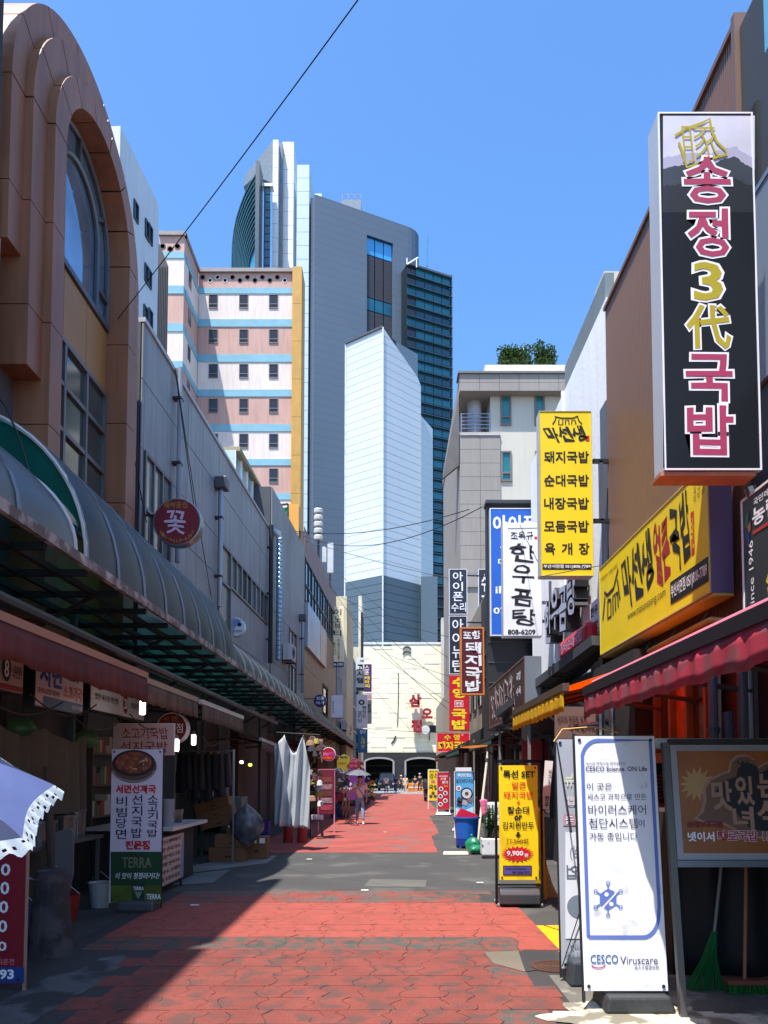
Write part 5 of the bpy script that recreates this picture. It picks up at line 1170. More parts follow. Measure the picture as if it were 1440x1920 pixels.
# menu billboard on legs
fm = Fr((0, 4.98, 0), (1, 0, 0), (0, .26, 1.95))
r = thing('menu_billboard', 'framed food billboard on dark steel legs at the right edge', 'billboard', (2.2, 5.1, 0))
pa = fm.px(1266, 1650)[0]; top_b = fm.px(1250, 1392)[1]
for a in (pa, pa+1.62): M().fb(fm, a-.022, a+.022, 0, top_b, -.045, 0).build('leg', mat((92, 88, 84), rough=.4, metal=.4, var=.2), r)
yb0, yb1 = fm.px(1350, 1612)[1], fm.px(1350, 1396)[1]
M().fb(fm, pa+.024, pa+1.6, yb0-.05, yb0-.005, -.04, 0).build('lower_rail', STEEL, r); M().fb(fm, pa+.024, pa+1.6, yb1+.005, yb1+.04, -.04, 0).build('upper_rail', mat((40, 38, 38), rough=.5), r)
M().fb(fm, pa+.03, pa+1.58, yb0, yb1, -.05, -.01).build('board', mat((150, 150, 156), rough=.4), r)
OR = mat((150, 84, 18), rough=.4, var=.25, scale=3)
bf = Fr(fm.O+fm.n*-.008, fm.u, fm.v)
M().fb(bf, pa+.075, pa+1.53, yb0+.045, yb1-.045, .0, .004).build('board_face', OR, r)
BRN2 = flat(110, 78, 60); BRN3 = flat(160, 124, 104)
blob = [(1300, 1535), (1312, 1524), (1318, 1500), (1316, 1480), (1326, 1462), (1350, 1450), (1364, 1446), (1368, 1426), (1380, 1416), (1398, 1414), (1414, 1424), (1418, 1440), (1430, 1432), (1455, 1420), (1500, 1425), (1560, 1445), (1590, 1490), (1580, 1560), (1500, 1578), (1400, 1570), (1352, 1544), (1320, 1545)]
shape(bf, blob[::-1], BRN3, r, off=.006); 
def shr(p, k): cx0, cy0 = 1440, 1500; return [(cx0+(x-cx0)*k, cy0+(y-cy0)*k) for x, y in p]
shape(bf, shr(blob, .95)[::-1], BRN2, r, off=.008); shape(bf, shr(blob[3:-2], .8)[::-1], INK, r, off=.01)
for s_, b in (('맛', (1333, 1464, 1372, 1520)), ('있', (1378, 1455, 1412, 1510)), ('는', (1418, 1452, 1462, 1496)), ('녀', (1372, 1512, 1412, 1556)), ('석', (1418, 1500, 1466, 1552)), ('들', (1472, 1496, 1520, 1548))): L_(bf, s_, b, BRN3, r, bold=.03, off=.013, brush=.15)
line(bf, [(1391, 1450), (1391, 1428)], .02, INK, r, off=.012); line(bf, [(1380, 1428), (1391, 1436), (1402, 1428)], .01, INK, r, off=.012)
L_(bf, '송정3대국밥', (1288, 1540, 1355, 1552), flat(120, 20, 30), r, off=.014, bold=.04); L_(bf, '넷이서', (1288, 1560, 1338, 1578), WTX, r, off=.014, bold=.03); L_(bf, '따로국밥 15', (1344, 1557, 1445, 1578), flat(170, 40, 60), r, off=.014, bold=.03, outline=WTX, ob=.03)
star = []
for i in range(28):
    t = 2*pi*i/28; rr = 20 if i % 2 else 34; star.append((1306+rr*cos(t), 1470-rr*sin(t)))
shape(bf, star, flat(176, 140, 90), r, off=.005)
M().fb(fm, pa+.78, pa+.94, yb0-.09, yb0+.0, .0, .012).build('bracket_plate', mat((120, 114, 108), rough=.5), r)
# dark stall behind the billboard
st = thing('dark_stall', 'dark tarpaulin covered stall with a steel rail behind the billboard', 'stall', (2.8, 6.8, 0))
TP = mat((24, 23, 26), rough=.75, var=.4, scale=2.5, bump=.3, bscale=5)
M().grid(lambda u, v: Vector((2.26+1.2*u, 6.02+.03*sin(u*22)+.02*sin(u*9+v*4), .0+1.36*v)), 40, 8).build('tarpaulin', TP, st, smooth=True, thick=.01)
M().box(2.26, 3.36, 6.1, 8.2, 0, 1.3).build('stall_box', mat((40, 36, 34), rough=.8), st)
M().bar((1.98, 6.05, 1.86), (3.4, 6.05, 1.86), .03, .085).build('steel_rail', mat((160, 166, 170), rough=.3, metal=.6, var=.2), st)
for x in (2.0, 3.3): M().bar((x, 6.1, 0), (x, 6.1, 1.84), .04).build('post', DMETAL, st)
M().box(1.96, 2.1, 6.3, 6.33, .95, 1.72).build('price_strip', mat((176, 110, 60), rough=.7, var=.4, scale=8), st); M().box(1.97, 2.09, 6.27, 6.29, 1.62, 1.76).build('price_tag', WHITE, st)
for k in range(7): M().box(2.1, 3.3, 8.0, 8.03, 1.35+k*.04, 1.37+k*.04).build('shelf_edge', mat((90, 60, 40)), st)
# wooden window frames, pipes
wd = thing('timber_shop_window', 'orange brown timber framed shop window under the crimson awning', 'shop window', (3.3, 10, 1.7))
WOOD = mat((128, 84, 46), rough=.6, var=.25, scale=3, streak=.2); fwd = FXR(3.3)
M().fb(fwd, -11.6, -7.6, 1.75, 1.87, 0, .12).build('sill', WOOD, wd); M().fb(fwd, -11.6, -7.6, 2.85, 2.95, 0, .1).build('lintel', WOOD, wd)
for k in range(9): M().fb(fwd, -11.6+k*.49, -11.54+k*.49, 1.88, 2.84, 0, .09).build('mullion', WOOD, wd)
for k in range(8): M().fb(fwd, -11.53+k*.49, -11.12+k*.49, 1.89, 2.83, 0, .02).build('pane', mat((60, 44, 26) if k % 3 else (170, 96, 20), rough=.15, spec=.8, var=.5, scale=3), wd)  # orange panes paint in sunlight filtered through the orange awning
M().box(1.95, 2.7, 7.6, 7.72, 1.86, 1.98).build('beam', WOOD, wd)
pp = thing('wall_pipes', 'cluster of blue grey drainpipes at the right wall above the stall', 'pipes', (3.2, 7, 1.3))
for x, rr, z1, m_ in ((3.02, .045, 2.6, (78, 92, 112)), (3.16, .05, 2.2, (70, 84, 104)), (3.3, .05, 2.6, (90, 98, 108)), (3.36, .035, 2.6, (170, 176, 180)), (3.44, .06, 2.6, (70, 72, 78))): M().tube([(x, 7.0, 1.3), (x, 7.0, z1)], rr, 10).build('pipe', mat(m_, rough=.4, metal=.2), pp)
M().box(3.06, 3.12, 7.05, 7.1, 1.3, 2.6).build('backing_panel', mat((190, 140, 124)), pp)
for x in (3.02, 3.16): M().tube([(x, 7.0, 2.0), (x, 7.0, 2.05)], .06, 10).build('collar', mat((60, 72, 92), rough=.4), pp)
bpz = thing('blue_downpipe', 'blue grey downpipe between the yellow sign and the charcoal sign', 'downpipe', (3.3, 6.8, 3))
M().tube([(3.32, 6.85, 2.9), (3.32, 6.85, 4.1)], .045, 10).build('pipe', mat((70, 84, 110), rough=.4), bpz)
sp2 = thing('silver_post', 'pair of shiny steel posts behind the tall white banner', 'posts', (1.9, 7, 1.3))
for dx_ in (0, .11): M().tube([(1.93+dx_, 6.9, 0), (1.93+dx_, 6.9, 2.3)], .03 if dx_ else .045, 12).build('post', mat((190, 196, 200), rough=.2, metal=.9), sp2)
M().tube([(1.7, 6.85, 2.05), (1.93, 6.9, 2.08)], .03, 10).build('post', METAL, sp2)
# cloth banner with print under the orange awning
r, f, _ = banner_frame('hanging_cloth_notice', 'grey printed cloth notice drooping under the orange awning', FY(9.6), 1040, 1325, 1118, 1385, mat((112, 96, 92), rough=.9, var=.2), cat='cloth notice', eyelets=False)
L_(f, '선지국 전문점 원조', (1045, 1342, 1100, 1356), flat(60, 50, 50), r, shear=-.4); L_(f, '수백 문시명', (1066, 1358, 1114, 1372), INK, r, bold=.02, shear=-.8)
# brooms
bm = thing('green_broom', 'green plastic broom leaning with its grey handle against the dark stall', 'broom', (2.45, 5.8, 0))
M().tube([(2.44, 5.72, .42), (2.62, 5.92, 1.12)], .012, 8).build('handle', mat((120, 120, 116)), bm)
rs = random.Random(4); mm = M()
for k in range(70):
    t = rs.random(); s = rs.random()
    mm.tube([(2.44+rs.uniform(-.02, .02), 5.72, .42), (2.38+(t-.5)*.1, 5.68+(s-.5)*.05, .22), (2.32+(t-.5)*.26, 5.64+(s-.5)*.1, .015)], .005, 3)
kind(mm.build('bristles', mat((20, 110, 52), rough=.6, var=.3, scale=8), bm), 'stuff')
b2_ = thing('floor_brush', 'wooden handled floor brush with short green bristles beside the green broom', 'brush', (2.65, 5.6, 0))
M().tube([(2.58, 5.55, .1), (2.76, 5.85, 1.1)], .013, 8).build('handle', mat((150, 96, 66)), b2_); M().box(2.44, 2.76, 5.5, 5.6, .075, .115).build('head', mat((120, 64, 44)), b2_, bevel=.01)
mm = M()
for k in range(120): x, y = rs.uniform(2.45, 2.75), rs.uniform(5.5, 5.6); mm.tube([(x, y, .075), (x+rs.uniform(-.01, .01), y, .012)], .005, 3)
kind(mm.build('bristles', mat((24, 120, 50), var=.3), b2_), 'stuff')
# yellow set menu stand
Y9 = 9.15; fy9 = FY(Y9)
r, f, (a0, a1, b0, b1) = banner_frame('set_menu_stand', 'bright yellow set menu banner in a black rolling frame', fy9, 936, 1435, 1009, 1650, YEL)
ORG = flat(218, 84, 24)
for s_, b, m_, bo in (('특선 SET', (943, 1444, 1003, 1459), INK, .03), ('얼큰', (959, 1466, 986, 1479), ORG, .02), ('돼지국밥', (944, 1484, 1000, 1497), ORG, .02), ('+', (969, 1501, 975, 1508), ORG, .04), ('찰순대', (951, 1512, 992, 1526), INK, .02), ('or', (964, 1529, 979, 1538), INK, .04), ('김치찐만두', (942, 1541, 1001, 1555), INK, .015), ('11,500원', (951, 1572, 990, 1581), flat(120, 60, 20), .0), ): L_(f, s_, b, m_, r, bold=bo)
line(f, [(949, 1572), (992, 1583)], .005, flat(120, 60, 20), r, off=.006); line(f, [(949, 1583), (992, 1573)], .005, flat(120, 60, 20), r, off=.006)
shape(f, [(969, 1560), (974, 1560), (974, 1565), (978, 1565), (971.5, 1570), (965, 1565), (969, 1565)][::-1], INK, r)
st_ = [((970+(32 if i % 2 == 0 else 23)*cos(2*pi*i/40), 1601-(15.5 if i % 2 == 0 else 11)*sin(2*pi*i/40))) for i in range(40)]
shape(f, st_, RED, r); L_(f, '9,900', (950, 1595, 981, 1606), WTX, r, bold=.03, off=.007); L_(f, '원', (983, 1600, 990, 1607), WTX, r, bold=.02, off=.007)
rect(f, 943, 1623, 997, 1641, INK, r, off=.003); rect(f, 944.5, 1624.5, 995.5, 1639.5, flat(84, 76, 150), r, off=.005); L_(f, '영업시간 09:00~', (948, 1627, 988, 1631), INK, r, off=.007); L_(f, 'PM 10:00 까지', (960, 1633, 992, 1638), INK, r, off=.007)
FRB2 = mat((24, 24, 26), rough=.35, metal=.4)
for a in (a0-.035, a1+.045): M().bar(fy9.at(a, .04, -.02), fy9.at(a, b1+.06, -.02), .03).build('frame_post', FRB2, r)
M().bar(fy9.at(a0-.04, b1+.05, -.02), fy9.at(a1+.05, b1+.05, -.02), .03, .04).build('frame_bar', FRB2, r); M().bar(fy9.at(a0-.03, b0-.06, -.02), fy9.at(a1+.04, b0-.06, -.02), .02).build('frame_bar', FRB2, r)
mm = M(); pr = [(.0, .05), (.0, .16), (-.04, .22), (-.1, .235), (-.22, .235), (-.28, .16), (-.28, .05)]
mm.prism([(a0-.0, Y9-.06-p[0]*1, p[1]) for p in pr], (a1-a0+.01, 0, 0)).build('water_base', mat((58, 62, 68), rough=.3, spec=.7), r, bevel=.01)
for a in (a0-.02, a1+.03):
    for d_ in (-.02, .3): M().tube([(a-.012, Y9+d_, .03), (a+.012, Y9+d_, .03)], .026, 10).build('caster', METAL, r)
r, f, _ = banner_frame('yellow_stand', 'second yellow banner stand mostly hidden behind the set menu stand', FY(9.6), 1004, 1520, 1021, 1680, flat(222, 180, 16), eyelets=False)
M().prism([(1.86, 9.65, 0.02), (1.98, 9.65, .02), (1.96, 9.65, .9), (1.88, 9.65, 1.1)], (0, .03, 0)).build('side_panel', flat(222, 170, 16), r)
fq = Fr((0, 9.7, 0), (1, 0, -.0), (.11, 0, 1))
r = thing('slanted_white_notice', 'narrow white notice hanging crooked right of the set menu stand', 'notice', (1.95, 9.7, 1.2))
q = [P(x, y, Y=9.7) for x, y in ((1016, 1517), (1029, 1518), (1037, 1427), (1022, 1426))]
M().prism(q, (0, .01, 0)).build('sheet', WHITE, r)
fn_ = Fr(q[0]+Vector((0, -.003, 0)), q[1]-q[0], (q[3]-q[0])-(q[1]-q[0])*((q[3]-q[0]).dot(q[1]-q[0])/(q[1]-q[0]).length_squared))
letter(fn_, '한우', (.03, .02, .085, .18), INK, r, world=True, bold=.03, vert=True); letter(fn_, '우거지', (.05, .32, .1, .52), flat(90, 90, 100), r, world=True, vert=True)
bs = thing('straw_broom', 'straw broom standing behind the yellow stands', 'broom', (2.05, 9.9, 0))
M().tube([(2.02, 9.9, .42), (2.0, 9.95, .8)], .014, 8).build('handle', mat((60, 44, 34)), bs)
mm = M()
for k in range(60): t, s = rs.random()-.5, rs.random()-.5; mm.tube([(2.02+t*.02, 9.9, .44), (2.05+t*.08, 9.88+s*.05, .2), (2.09+t*.16, 9.86+s*.1, .01)], .004, 3)
kind(mm.build('bristles', mat((206, 170, 100), var=.3), bs), 'stuff')
# tub with red box, bags, planter, crates
tx, ty = P(875, 1590, Z=0).x, P(875, 1590, Z=0).y
tb_ = thing('blue_tub', 'blue plastic tub with darker base on casters, red lid on top', 'tub', (tx, ty, 0))
BLU = mat((22, 96, 186), rough=.3, var=.08); BLD = mat((16, 52, 140), rough=.3)
M().lathe((tx, ty, .22), [(.24, 0), (.275, .42), (.3, .44), (.3, .47), (.26, .47), (.225, .05), (0, .05)], 28).build('tub_body', BLU, tb_, smooth=False)
M().lathe((tx, ty, .07), [(.235, 0), (.24, .145), (0, .146)], 28).build('tub_base', BLD, tb_)
for i in range(8): t = i*pi/4; M().lathe((tx+.2*cos(t), ty+.2*sin(t), .015), [(.03, 0), (.035, .05), (.02, .055)], 10).build('caster', mat((70, 110, 170)), tb_)
rl = P(875, 1524, Y=ty)
bx_ = thing('red_basin', 'bright red flat plastic box lying in the blue tub', 'lid', (rl.x, ty, .6))
M().prism([(tx-.24, ty-.05, .69), (tx-.12, ty-.05, .88), (tx+.25, ty-.05, .73), (tx+.2, ty-.05, .66)], (0, .2, 0)).build('lid', flat(205, 24, 66), bx_)
def bag(nm, lab, c, s, m_, seed):
    rr = random.Random(seed); mm = M(); n = 14
    def fn(u, v):
        a = 2*pi*u; t = v; rad = sin(pi*min(1, t*.92+.05))**.6*(1+.12*sin(3*a+seed)+.08*sin(7*a+5*t)); 
        return Vector((c[0]+s[0]*rad*cos(a), c[1]+s[1]*rad*sin(a), max(.01, s[2]*t)+.01*sin(9*a)))
    mm.grid(fn, 20, 10)
    k = (c[0], c[1], s[2]*.98); mm.tube([k, (k[0]-.05, k[1], k[2]+.06)], .015, 5, .03)
    return tag(mm.build(nm, m_, None, smooth=True), lab, 'bag')
gb = P(893, 1602, Z=0); GBM = mat((24, 120, 84), rough=.35, var=.2, scale=6)
bag('green_bag', 'tied green rubbish bag slumped at the foot of the planter', (gb.x, gb.y, 0), (.17, .14, .2), GBM, 2)
bag('green_bag', 'second green rubbish bag, upright between tub and planter', (gb.x-.02, gb.y+.35, 0), (.16, .14, .32), GBM, 5)
wb = P(862, 1560, Z=0); dk = thing('white_dish_base', 'white rounded banner base left of the blue tub', 'banner base', (wb.x, wb.y, 0)); M().lathe((wb.x, wb.y, .005), [(.2, 0), (.22, .05), (.18, .11), (0, .12)], 22).build('base', WHITE, dk)
pl = P(921, 1611, Z=0)
pt = thing('planter', 'white sack planter with a leafy green shrub beside the set menu stand', 'planter', (pl.x, pl.y+.15, 0))
M().box(pl.x-.17, pl.x+.2, pl.y, pl.y+.35, .06, .4).build('pot', mat((222, 222, 224), rough=.6, var=.15, scale=5, dirt=((50, 50, 54), 5, .62, .9)), pt, bevel=.03)
M().box(pl.x-.13, pl.x+.17, pl.y+.03, pl.y+.3, 0, .06).build('saucer', mat((120, 116, 110)), pt); M().box(pl.x-.15, pl.x+.18, pl.y+.02, pl.y+.33, .39, .41).build('soil', mat((40, 30, 24)), pt)
rs = random.Random(8); LG = mat((44, 96, 40), rough=.4, var=.4, scale=9, trans=.15)
for k in range(16):
    a = rs.uniform(0, 2*pi); l = rs.uniform(.35, .62); q0 = Vector((pl.x+rs.uniform(-.06, .08), pl.y+.17+rs.uniform(-.06, .06), .38)); q1 = q0+Vector((cos(a)*.2*rs.random(), sin(a)*.15*rs.random(), l))
    M().tube([q0, (q0+q1)/2+Vector((.01, 0, 0)), q1], .008, 5).build('stem', mat((60, 76, 40)), pt)
    mm = M()
    for j in range(13):
        t = .3+.7*j/12; c = q0.lerp(q1, t); b_ = rs.uniform(0, 2*pi); dv = Vector((cos(b_), sin(b_), .5)).normalized(); sd_ = dv.cross(Vector((0, 0, 1))).normalized()*.022; L1 = rs.uniform(.09, .15)
        mm.add([c, c+dv*L1*.5+sd_, c+dv*L1+Vector((0, 0, -.02)), c+dv*L1*.5-sd_], [(0, 1, 2, 3)])
    mm.build('leaves', LG, pt)
cr = thing('white_crate', 'white slatted crate with a pink cloth behind the planter', 'crate', (2.2, 15.8, 0))
for k in range(7): M().box(2.0+k*.075, 2.045+k*.075, 15.9, 15.93, .55, 1.0).build('slat', WHITE, cr)
M().box(1.98, 2.54, 15.92, 15.96, .98, 1.04).build('rim', WHITE, cr); M().box(2.0, 2.52, 15.94, 16.3, 0, .55).build('stand', mat((90, 90, 94)), cr)
M().grid(lambda u, v: Vector((1.86+.16*u+.05*v*(1-u), 15.88+.01*sin(u*9), 1.08-.34*v+.03*sin(u*3.1))), 8, 8).build('cloth', flat(226, 110, 150), cr, smooth=True, thick=.008)
# banners further down
def std_banner(nm, lab, Y, x0, y0, x1, y1, face, base=None):
    r, f, q = banner_frame(nm, lab, FY(Y), x0, y0, x1, y1, face, eyelets=False)
    for a in q[:2]: M().bar((a, Y+.02, .03), (a, Y+.02, q[3]), .035).build('frame_post', WHITE, r)
    M().bar((q[0], Y+.02, q[3]), (q[1], Y+.02, q[3]), .035).build('frame_bar', WHITE, r)
    if base: M().lathe(((q[0]+q[1])/2, Y+.05, .005), [(.28, 0), (.32, .05), (.26, .13), (0, .14)], 20).build('water_base', WHITE, r)
    return r, f
r, f = std_banner('blue_food_banner', 'sky blue banner with a big round bowl picture above the blue tub', 18.9, 853, 1447, 889, 1548, mat((92, 170, 226), rough=.5, var=.15, scale=2))
rect(f, 854, 1439, 884, 1446, WHITE, r, off=0)
L_(f, '부산의 명소', (858, 1450, 884, 1457), WTX, r, bold=.03); L_(f, '포항돼지국밥', (855, 1460, 888, 1468), INK, r, bold=.0, brush=.3)
disc(f, 875, 1488, 11.5, INK, r, off=.004); disc(f, 875, 1488, 9, flat(206, 212, 224), r, off=.006); disc(f, 875, 1488, 3.5, flat(96, 66, 44), r, off=.008); disc(f, 860, 1478, 5, WTX, r, off=.004); disc(f, 860, 1478, 3, flat(170, 120, 110), r, off=.006)
for (x, y, c_) in ((862, 1500, (70, 66, 70)), (872, 1505, (176, 170, 176)), (881, 1500, (130, 110, 112)), (862, 1507, (56, 50, 52))): shape(f, [(x-6, y+3), (x+3, y+6), (x+6, y-3), (x-3, y-6)], flat(*c_), r, off=.004+.0005*(x % 3))
shape(f, [(854, 1530), (888, 1530), (888, 1512), (870, 1520), (854, 1514)], flat(190, 226, 238), r, off=.003)
r, f = std_banner('red_food_banner', 'red banner with five small dish pictures on a white base', 30, 820, 1448, 843, 1517, flat(196, 24, 50), base=True)
L_(f, '서면시장본점', (823, 1454, 839, 1457), WTX, r); L_(f, '수영', (826, 1458, 836, 1463), WTX, r, bold=.02); L_(f, '본가', (829, 1464, 840, 1470), WTX, r, bold=.02); rect(f, 832, 1472, 840, 1476, flat(230, 110, 30), r)
for x, y in ((827, 1479), (835, 1487), (826, 1493), (835, 1501), (826, 1508)): disc(f, x, y, 4.2, WTX, r, off=.004, n=16); disc(f, x, y, 2.6, flat(84, 76, 90), r, off=.007, n=16)
r, f = std_banner('yellow_food_banner', 'yellow banner with black letters, farthest of the right banners', 35, 803, 1443, 822, 1501, YEL)
L_(f, 'SINCE 1946', (805, 1445, 822, 1448), INK, r); L_(f, '경주', (805, 1450, 822, 1461), INK, r, bold=.0); rect(f, 808, 1463, 816, 1468, flat(200, 120, 130), r); L_(f, '국밥', (804, 1471, 822, 1481), INK, r)
for x, y in ((812, 1487), (808, 1493), (816, 1493)): disc(f, x, y, 3.2, flat(90, 80, 70), r, off=.004, n=14)
pole = thing('leaning_pole', 'pale pole leaning against the green awning behind the blue banner', 'pole', (2.05, 17.8, 0)); M().tube([(1.95, 17.2, .0), (2.42, 18.6, 2.45)], .03, 8).build('pole', mat((190, 180, 160)), pole)
gpost = thing('green_bollard', 'dark green padded post between the red and blue banners', 'post', (2.4, 26, 0)); M().tube([(2.4, 26, 0), (2.38, 26, 1.1), (2.32, 26, 1.3)], .1, 10).build('post', mat((20, 90, 60), rough=.4), gpost)
# motorcycle seen from behind
mq = P(800, 1503, Z=0); mx_, my_ = mq.x, mq.y
mo = thing('delivery_scooter', 'parked black scooter with grey rear box beside the yellow banner', 'scooter', (mx_, my_, 0))
for dy in (0, 1.25):
    M().lathe((mx_-.05, my_+dy, .28), [(.28, -.05), (.28, .05), (.17, .06), (.17, -.06)], 20, Fr((0, 0, 0), (0, 1, 0), (1, 0, 0))).build('tyre', mat((20, 20, 22), rough=.8), mo)
M().prism([(mx_-.16, my_-.1, .5), (mx_-.16, my_+1.1, .38), (mx_-.16, my_+1.25, .95), (mx_-.16, my_+.5, .75), (mx_-.16, my_-.15, .8)], (.3, 0, 0)).build('body', mat((24, 26, 30), rough=.25), mo, bevel=.05)
M().box(mx_-.27, mx_+.2, my_-.35, my_+.1, .85, 1.28).build('rear_box', mat((60, 62, 66), rough=.4), mo, bevel=.04)
M().box(mx_-.12, mx_+.08, my_-.22, my_-.16, .6, .68).build('tail_light', mat((150, 20, 20)), mo)
M().tube([(mx_-.4, my_+1.1, 1.12), (mx_-.05, my_+1.15, 1.02), (mx_+.3, my_+1.1, 1.12)], .02, 6).build('handlebar', DMETAL, mo)
M().tube([(mx_-.05, my_+1.25, .28), (mx_-.05, my_+1.15, 1.02)], .035, 6).build('fork', METAL, mo); M().prism([(mx_-.22, my_-.3, .34), (mx_-.22, my_-.3, .3), (mx_-.18, my_+.1, .3)], (.3, 0, 0)).build('mudguard', METAL, mo)
# ---------------- left side
PK = mat((176, 160, 166), rough=.6, var=.1)
fs9 = FY(8.9)
q = [fs9.px(*p) for p in ((210, 1694), (309, 1689), (298, 1400), (203, 1409))]
fsb = Fr(P(206, 1694, Y=8.9), (1, 0, .05), (-.03, .0, 1)); 
r, f, (a0, a1, b0, b1) = banner_frame('soup_banner', 'tall soup banner with a stone bowl picture above a green beer advert', fs9, 207, 1405, 303, 1693, flat(214, 204, 214))
disc(f, 251, 1437, 43, flat(96, 70, 66), r, ry=31, off=.003); disc(f, 251, 1431, 40, flat(44, 32, 32), r, ry=25, off=.005); disc(f, 251, 1430, 34, mat((150, 74, 50), rough=.5, var=.7, scale=22), r, ry=20, off=.007)
rs = random.Random(6)
for k in range(14): x, y = 251+rs.uniform(-24, 24), 1430+rs.uniform(-12, 12); line(f, [(x, y), (x+rs.uniform(-9, 9), y+rs.uniform(-6, 6)), (x+rs.uniform(-8, 8), y+rs.uniform(-6, 6))], .014, flat(*rs.choice(((210, 180, 140), (170, 110, 60), (120, 40, 30), (70, 90, 40)))), r, off=.009)
line(f, arcp(251, 1441, 40, 24, 190, 350), .02, flat(150, 130, 124), r, off=.006)
L_(f, '서면선지국', (217, 1471, 293, 1488), RTX, r, bold=.05, outline=WTX, ob=.02)
for s_, b in (('소고기국밥', (277, 1490, 296, 1570)), ('선지국밥', (247, 1489, 267, 1572)), ('비빔당면', (218, 1492, 238, 1574))): L_(f, s_, b, PUR, r, vert=True, bold=.01)
L_(f, '전문점', (235, 1576, 281, 1593), RTX, r, bold=.05)
rect(f, 207.5, 1597, 302.5, 1692.5, mat((34, 74, 46), rough=.4, var=.3, scale=2.5), r, off=.003); rect(f, 207.5, 1660, 302.5, 1692.5, mat((90, 110, 40), rough=.4, var=.4, scale=3), r, off=.0045)
L_(f, 'TERRA', (229, 1607, 285, 1627), flat(120, 124, 90), r, bold=.02, off=.006); L_(f, '이 맛이 청정라거다!', (217, 1636, 299, 1648), WTX, r, bold=.01, off=.006, shear=.3)
rect(f, 248, 1652, 271, 1692, flat(34, 60, 44), r, off=.006); shape(f, [(252, 1672), (259.5, 1686), (267, 1672)][::1], flat(120, 150, 110), r, off=.008); L_(f, 'TERRA', (250, 1662, 270, 1669), WTX, r, off=.009, bold=.02); L_(f, 'TERRA', (275, 1676, 302, 1686), WTX, r, off=.008, bold=.02)
for a in (a0, a1): M().tube([(a, 8.93, .04), (a, 8.93, b1)], .01, 6).build('pole', DMETAL, r)
M().box(a0+.12, a1-.05, 8.8, 9.15, .005, .13).build('water_base', mat((80, 80, 84), rough=.5), r, bevel=.03)
fmb = FXL(-3.05)
r, f = box_sign('menu_board', 'low pinkish menu board with rows of dark letters beside the soup banner', fmb, 0, 0, 0, 0, .03, flat(206, 176, 168), DMETAL, world=(9.75, 11.0, .12, .78), cat='menu board')
for i, s_ in enumerate(('부산오뎅떡볶이', '김밥 순대 국수', '갈비탕 떡국 우동', '비빔밥 잔치국수', '칼국수 수제비', '식혜 수정과 음료')): letter(f, s_, (9.8, .68-i*.1, 10.8, .74-i*.1), flat(70, 40, 46), r, world=True, bold=.02)
shape(f, [(10.85, .14), (10.98, .14), (10.98, .76), (10.85, .5)], flat(120, 150, 180), r, world=True)
for a in (9.8, 10.95): M().bar((-3.07, a, 0), (-3.07, a, .12), .03).build('leg', DMETAL, r)
tb2 = thing('stall_counter', 'white topped stall counter behind the low menu board', 'counter', (-3.6, 10.9, 0))
M().box(-4.2, -3.0, 10.3, 12.2, .84, .89).build('counter_top', mat((196, 196, 196), rough=.3), tb2); M().box(-4.15, -3.2, 10.4, 12.1, 0, .84).build('counter_body', mat((50, 48, 48)), tb2)
cpn = thing('plastic_tumbler', 'clear ribbed plastic bin standing on the stall counter', 'bin', (-3.15, 10.6, .89)); M().lathe((-3.15, 10.55, .892), [(.075, 0), (.09, .38), (.08, .38), (.07, .01)], 16).build('tumbler', mat((170, 176, 184), rough=.2, trans=.3), cpn)
pn = thing('steel_pot', 'steel cooking pot on the stall counter', 'pot', (-3.5, 11.3, .89)); M().lathe((-3.35, 11.4, .892), [(.16, 0), (.17, .2), (.18, .2), (.15, .02)], 20).build('pot_body', mat((120, 124, 128), rough=.3, metal=.8), pn)
dsh = thing('dish_stack', 'stack of pale dishes at the left end of the counter', 'dishes', (-3.3, 10.25, .89)); [M().lathe((-3.42, 10.45, .892+.02*k), [(.05, 0), (.12, .018), (.11, .018)], 16).build('dish', mat((206, 200, 170)), dsh) for k in range(5)]
# price panel at the left edge
fp = FY(5.6)
r, f, _ = banner_frame('price_panel', 'dark red panel with a column of white zeros cut by the left edge', fp, -45, 1545, 46, 1845, flat(130, 10, 34), cat='price panel')
L_(f, '1', (33, 1577, 41, 1606), WTX, r, bold=.02)
for x0, x1, y0, y1 in ((2, 20, 1619, 1642), (1, 18, 1653, 1677), (-1, 16, 1689, 1712), (-3, 14, 1725, 1748), (-4, 13, 1765, 1783)): L_(f, '0', (x0, y0, x1, y1), WTX, r, bold=.02)
L_(f, '대리운전', (-16, 1797, 27, 1809), flat(214, 110, 130), r); rect(f, -44, 1813, 45, 1843, flat(24, 60, 130), r, off=.003); L_(f, '1593', (-24, 1817, 27, 1836), WTX, r, bold=.04, off=.006)
for a in (fp.px(-45, 1700)[0], fp.px(47, 1700)[0]): M().bar((a, 5.62, 0), (a, 5.62, fp.px(0, 1545)[1]), .02).build('frame_post', mat((160, 130, 110)), r)
gb2 = thing('grey_hanging_board', 'pale grey cardboard panel propped in the dark stall at left', 'board', (-3.2, 7.1, .8))
q = [P(x, y, Y=7.15) for x, y in ((104, 1560), (130, 1552), (137, 1562), (136, 1640), (128, 1672), (108, 1682), (102, 1645))]; M().prism(q[::-1], (0, .03, 0)).build('board', mat((96, 92, 92), rough=.9, var=.2), gb2)
M().bar((-3.2, 7.25, 0), (-3.2, 7.25, 1.2), .04).build('post', DARK, gb2)
brr = thing('water_drum', 'grey drum with a chain in the dark left stall', 'drum', (-3.15, 6.5, 0)); M().lathe((-3.05, 6.75, .005), [(.2, 0), (.19, .1), (.13, .75), (.12, .75)], 18).build('drum', mat((84, 78, 80), rough=.8, dirt=((40, 38, 40), 4, .5, .8)), brr)
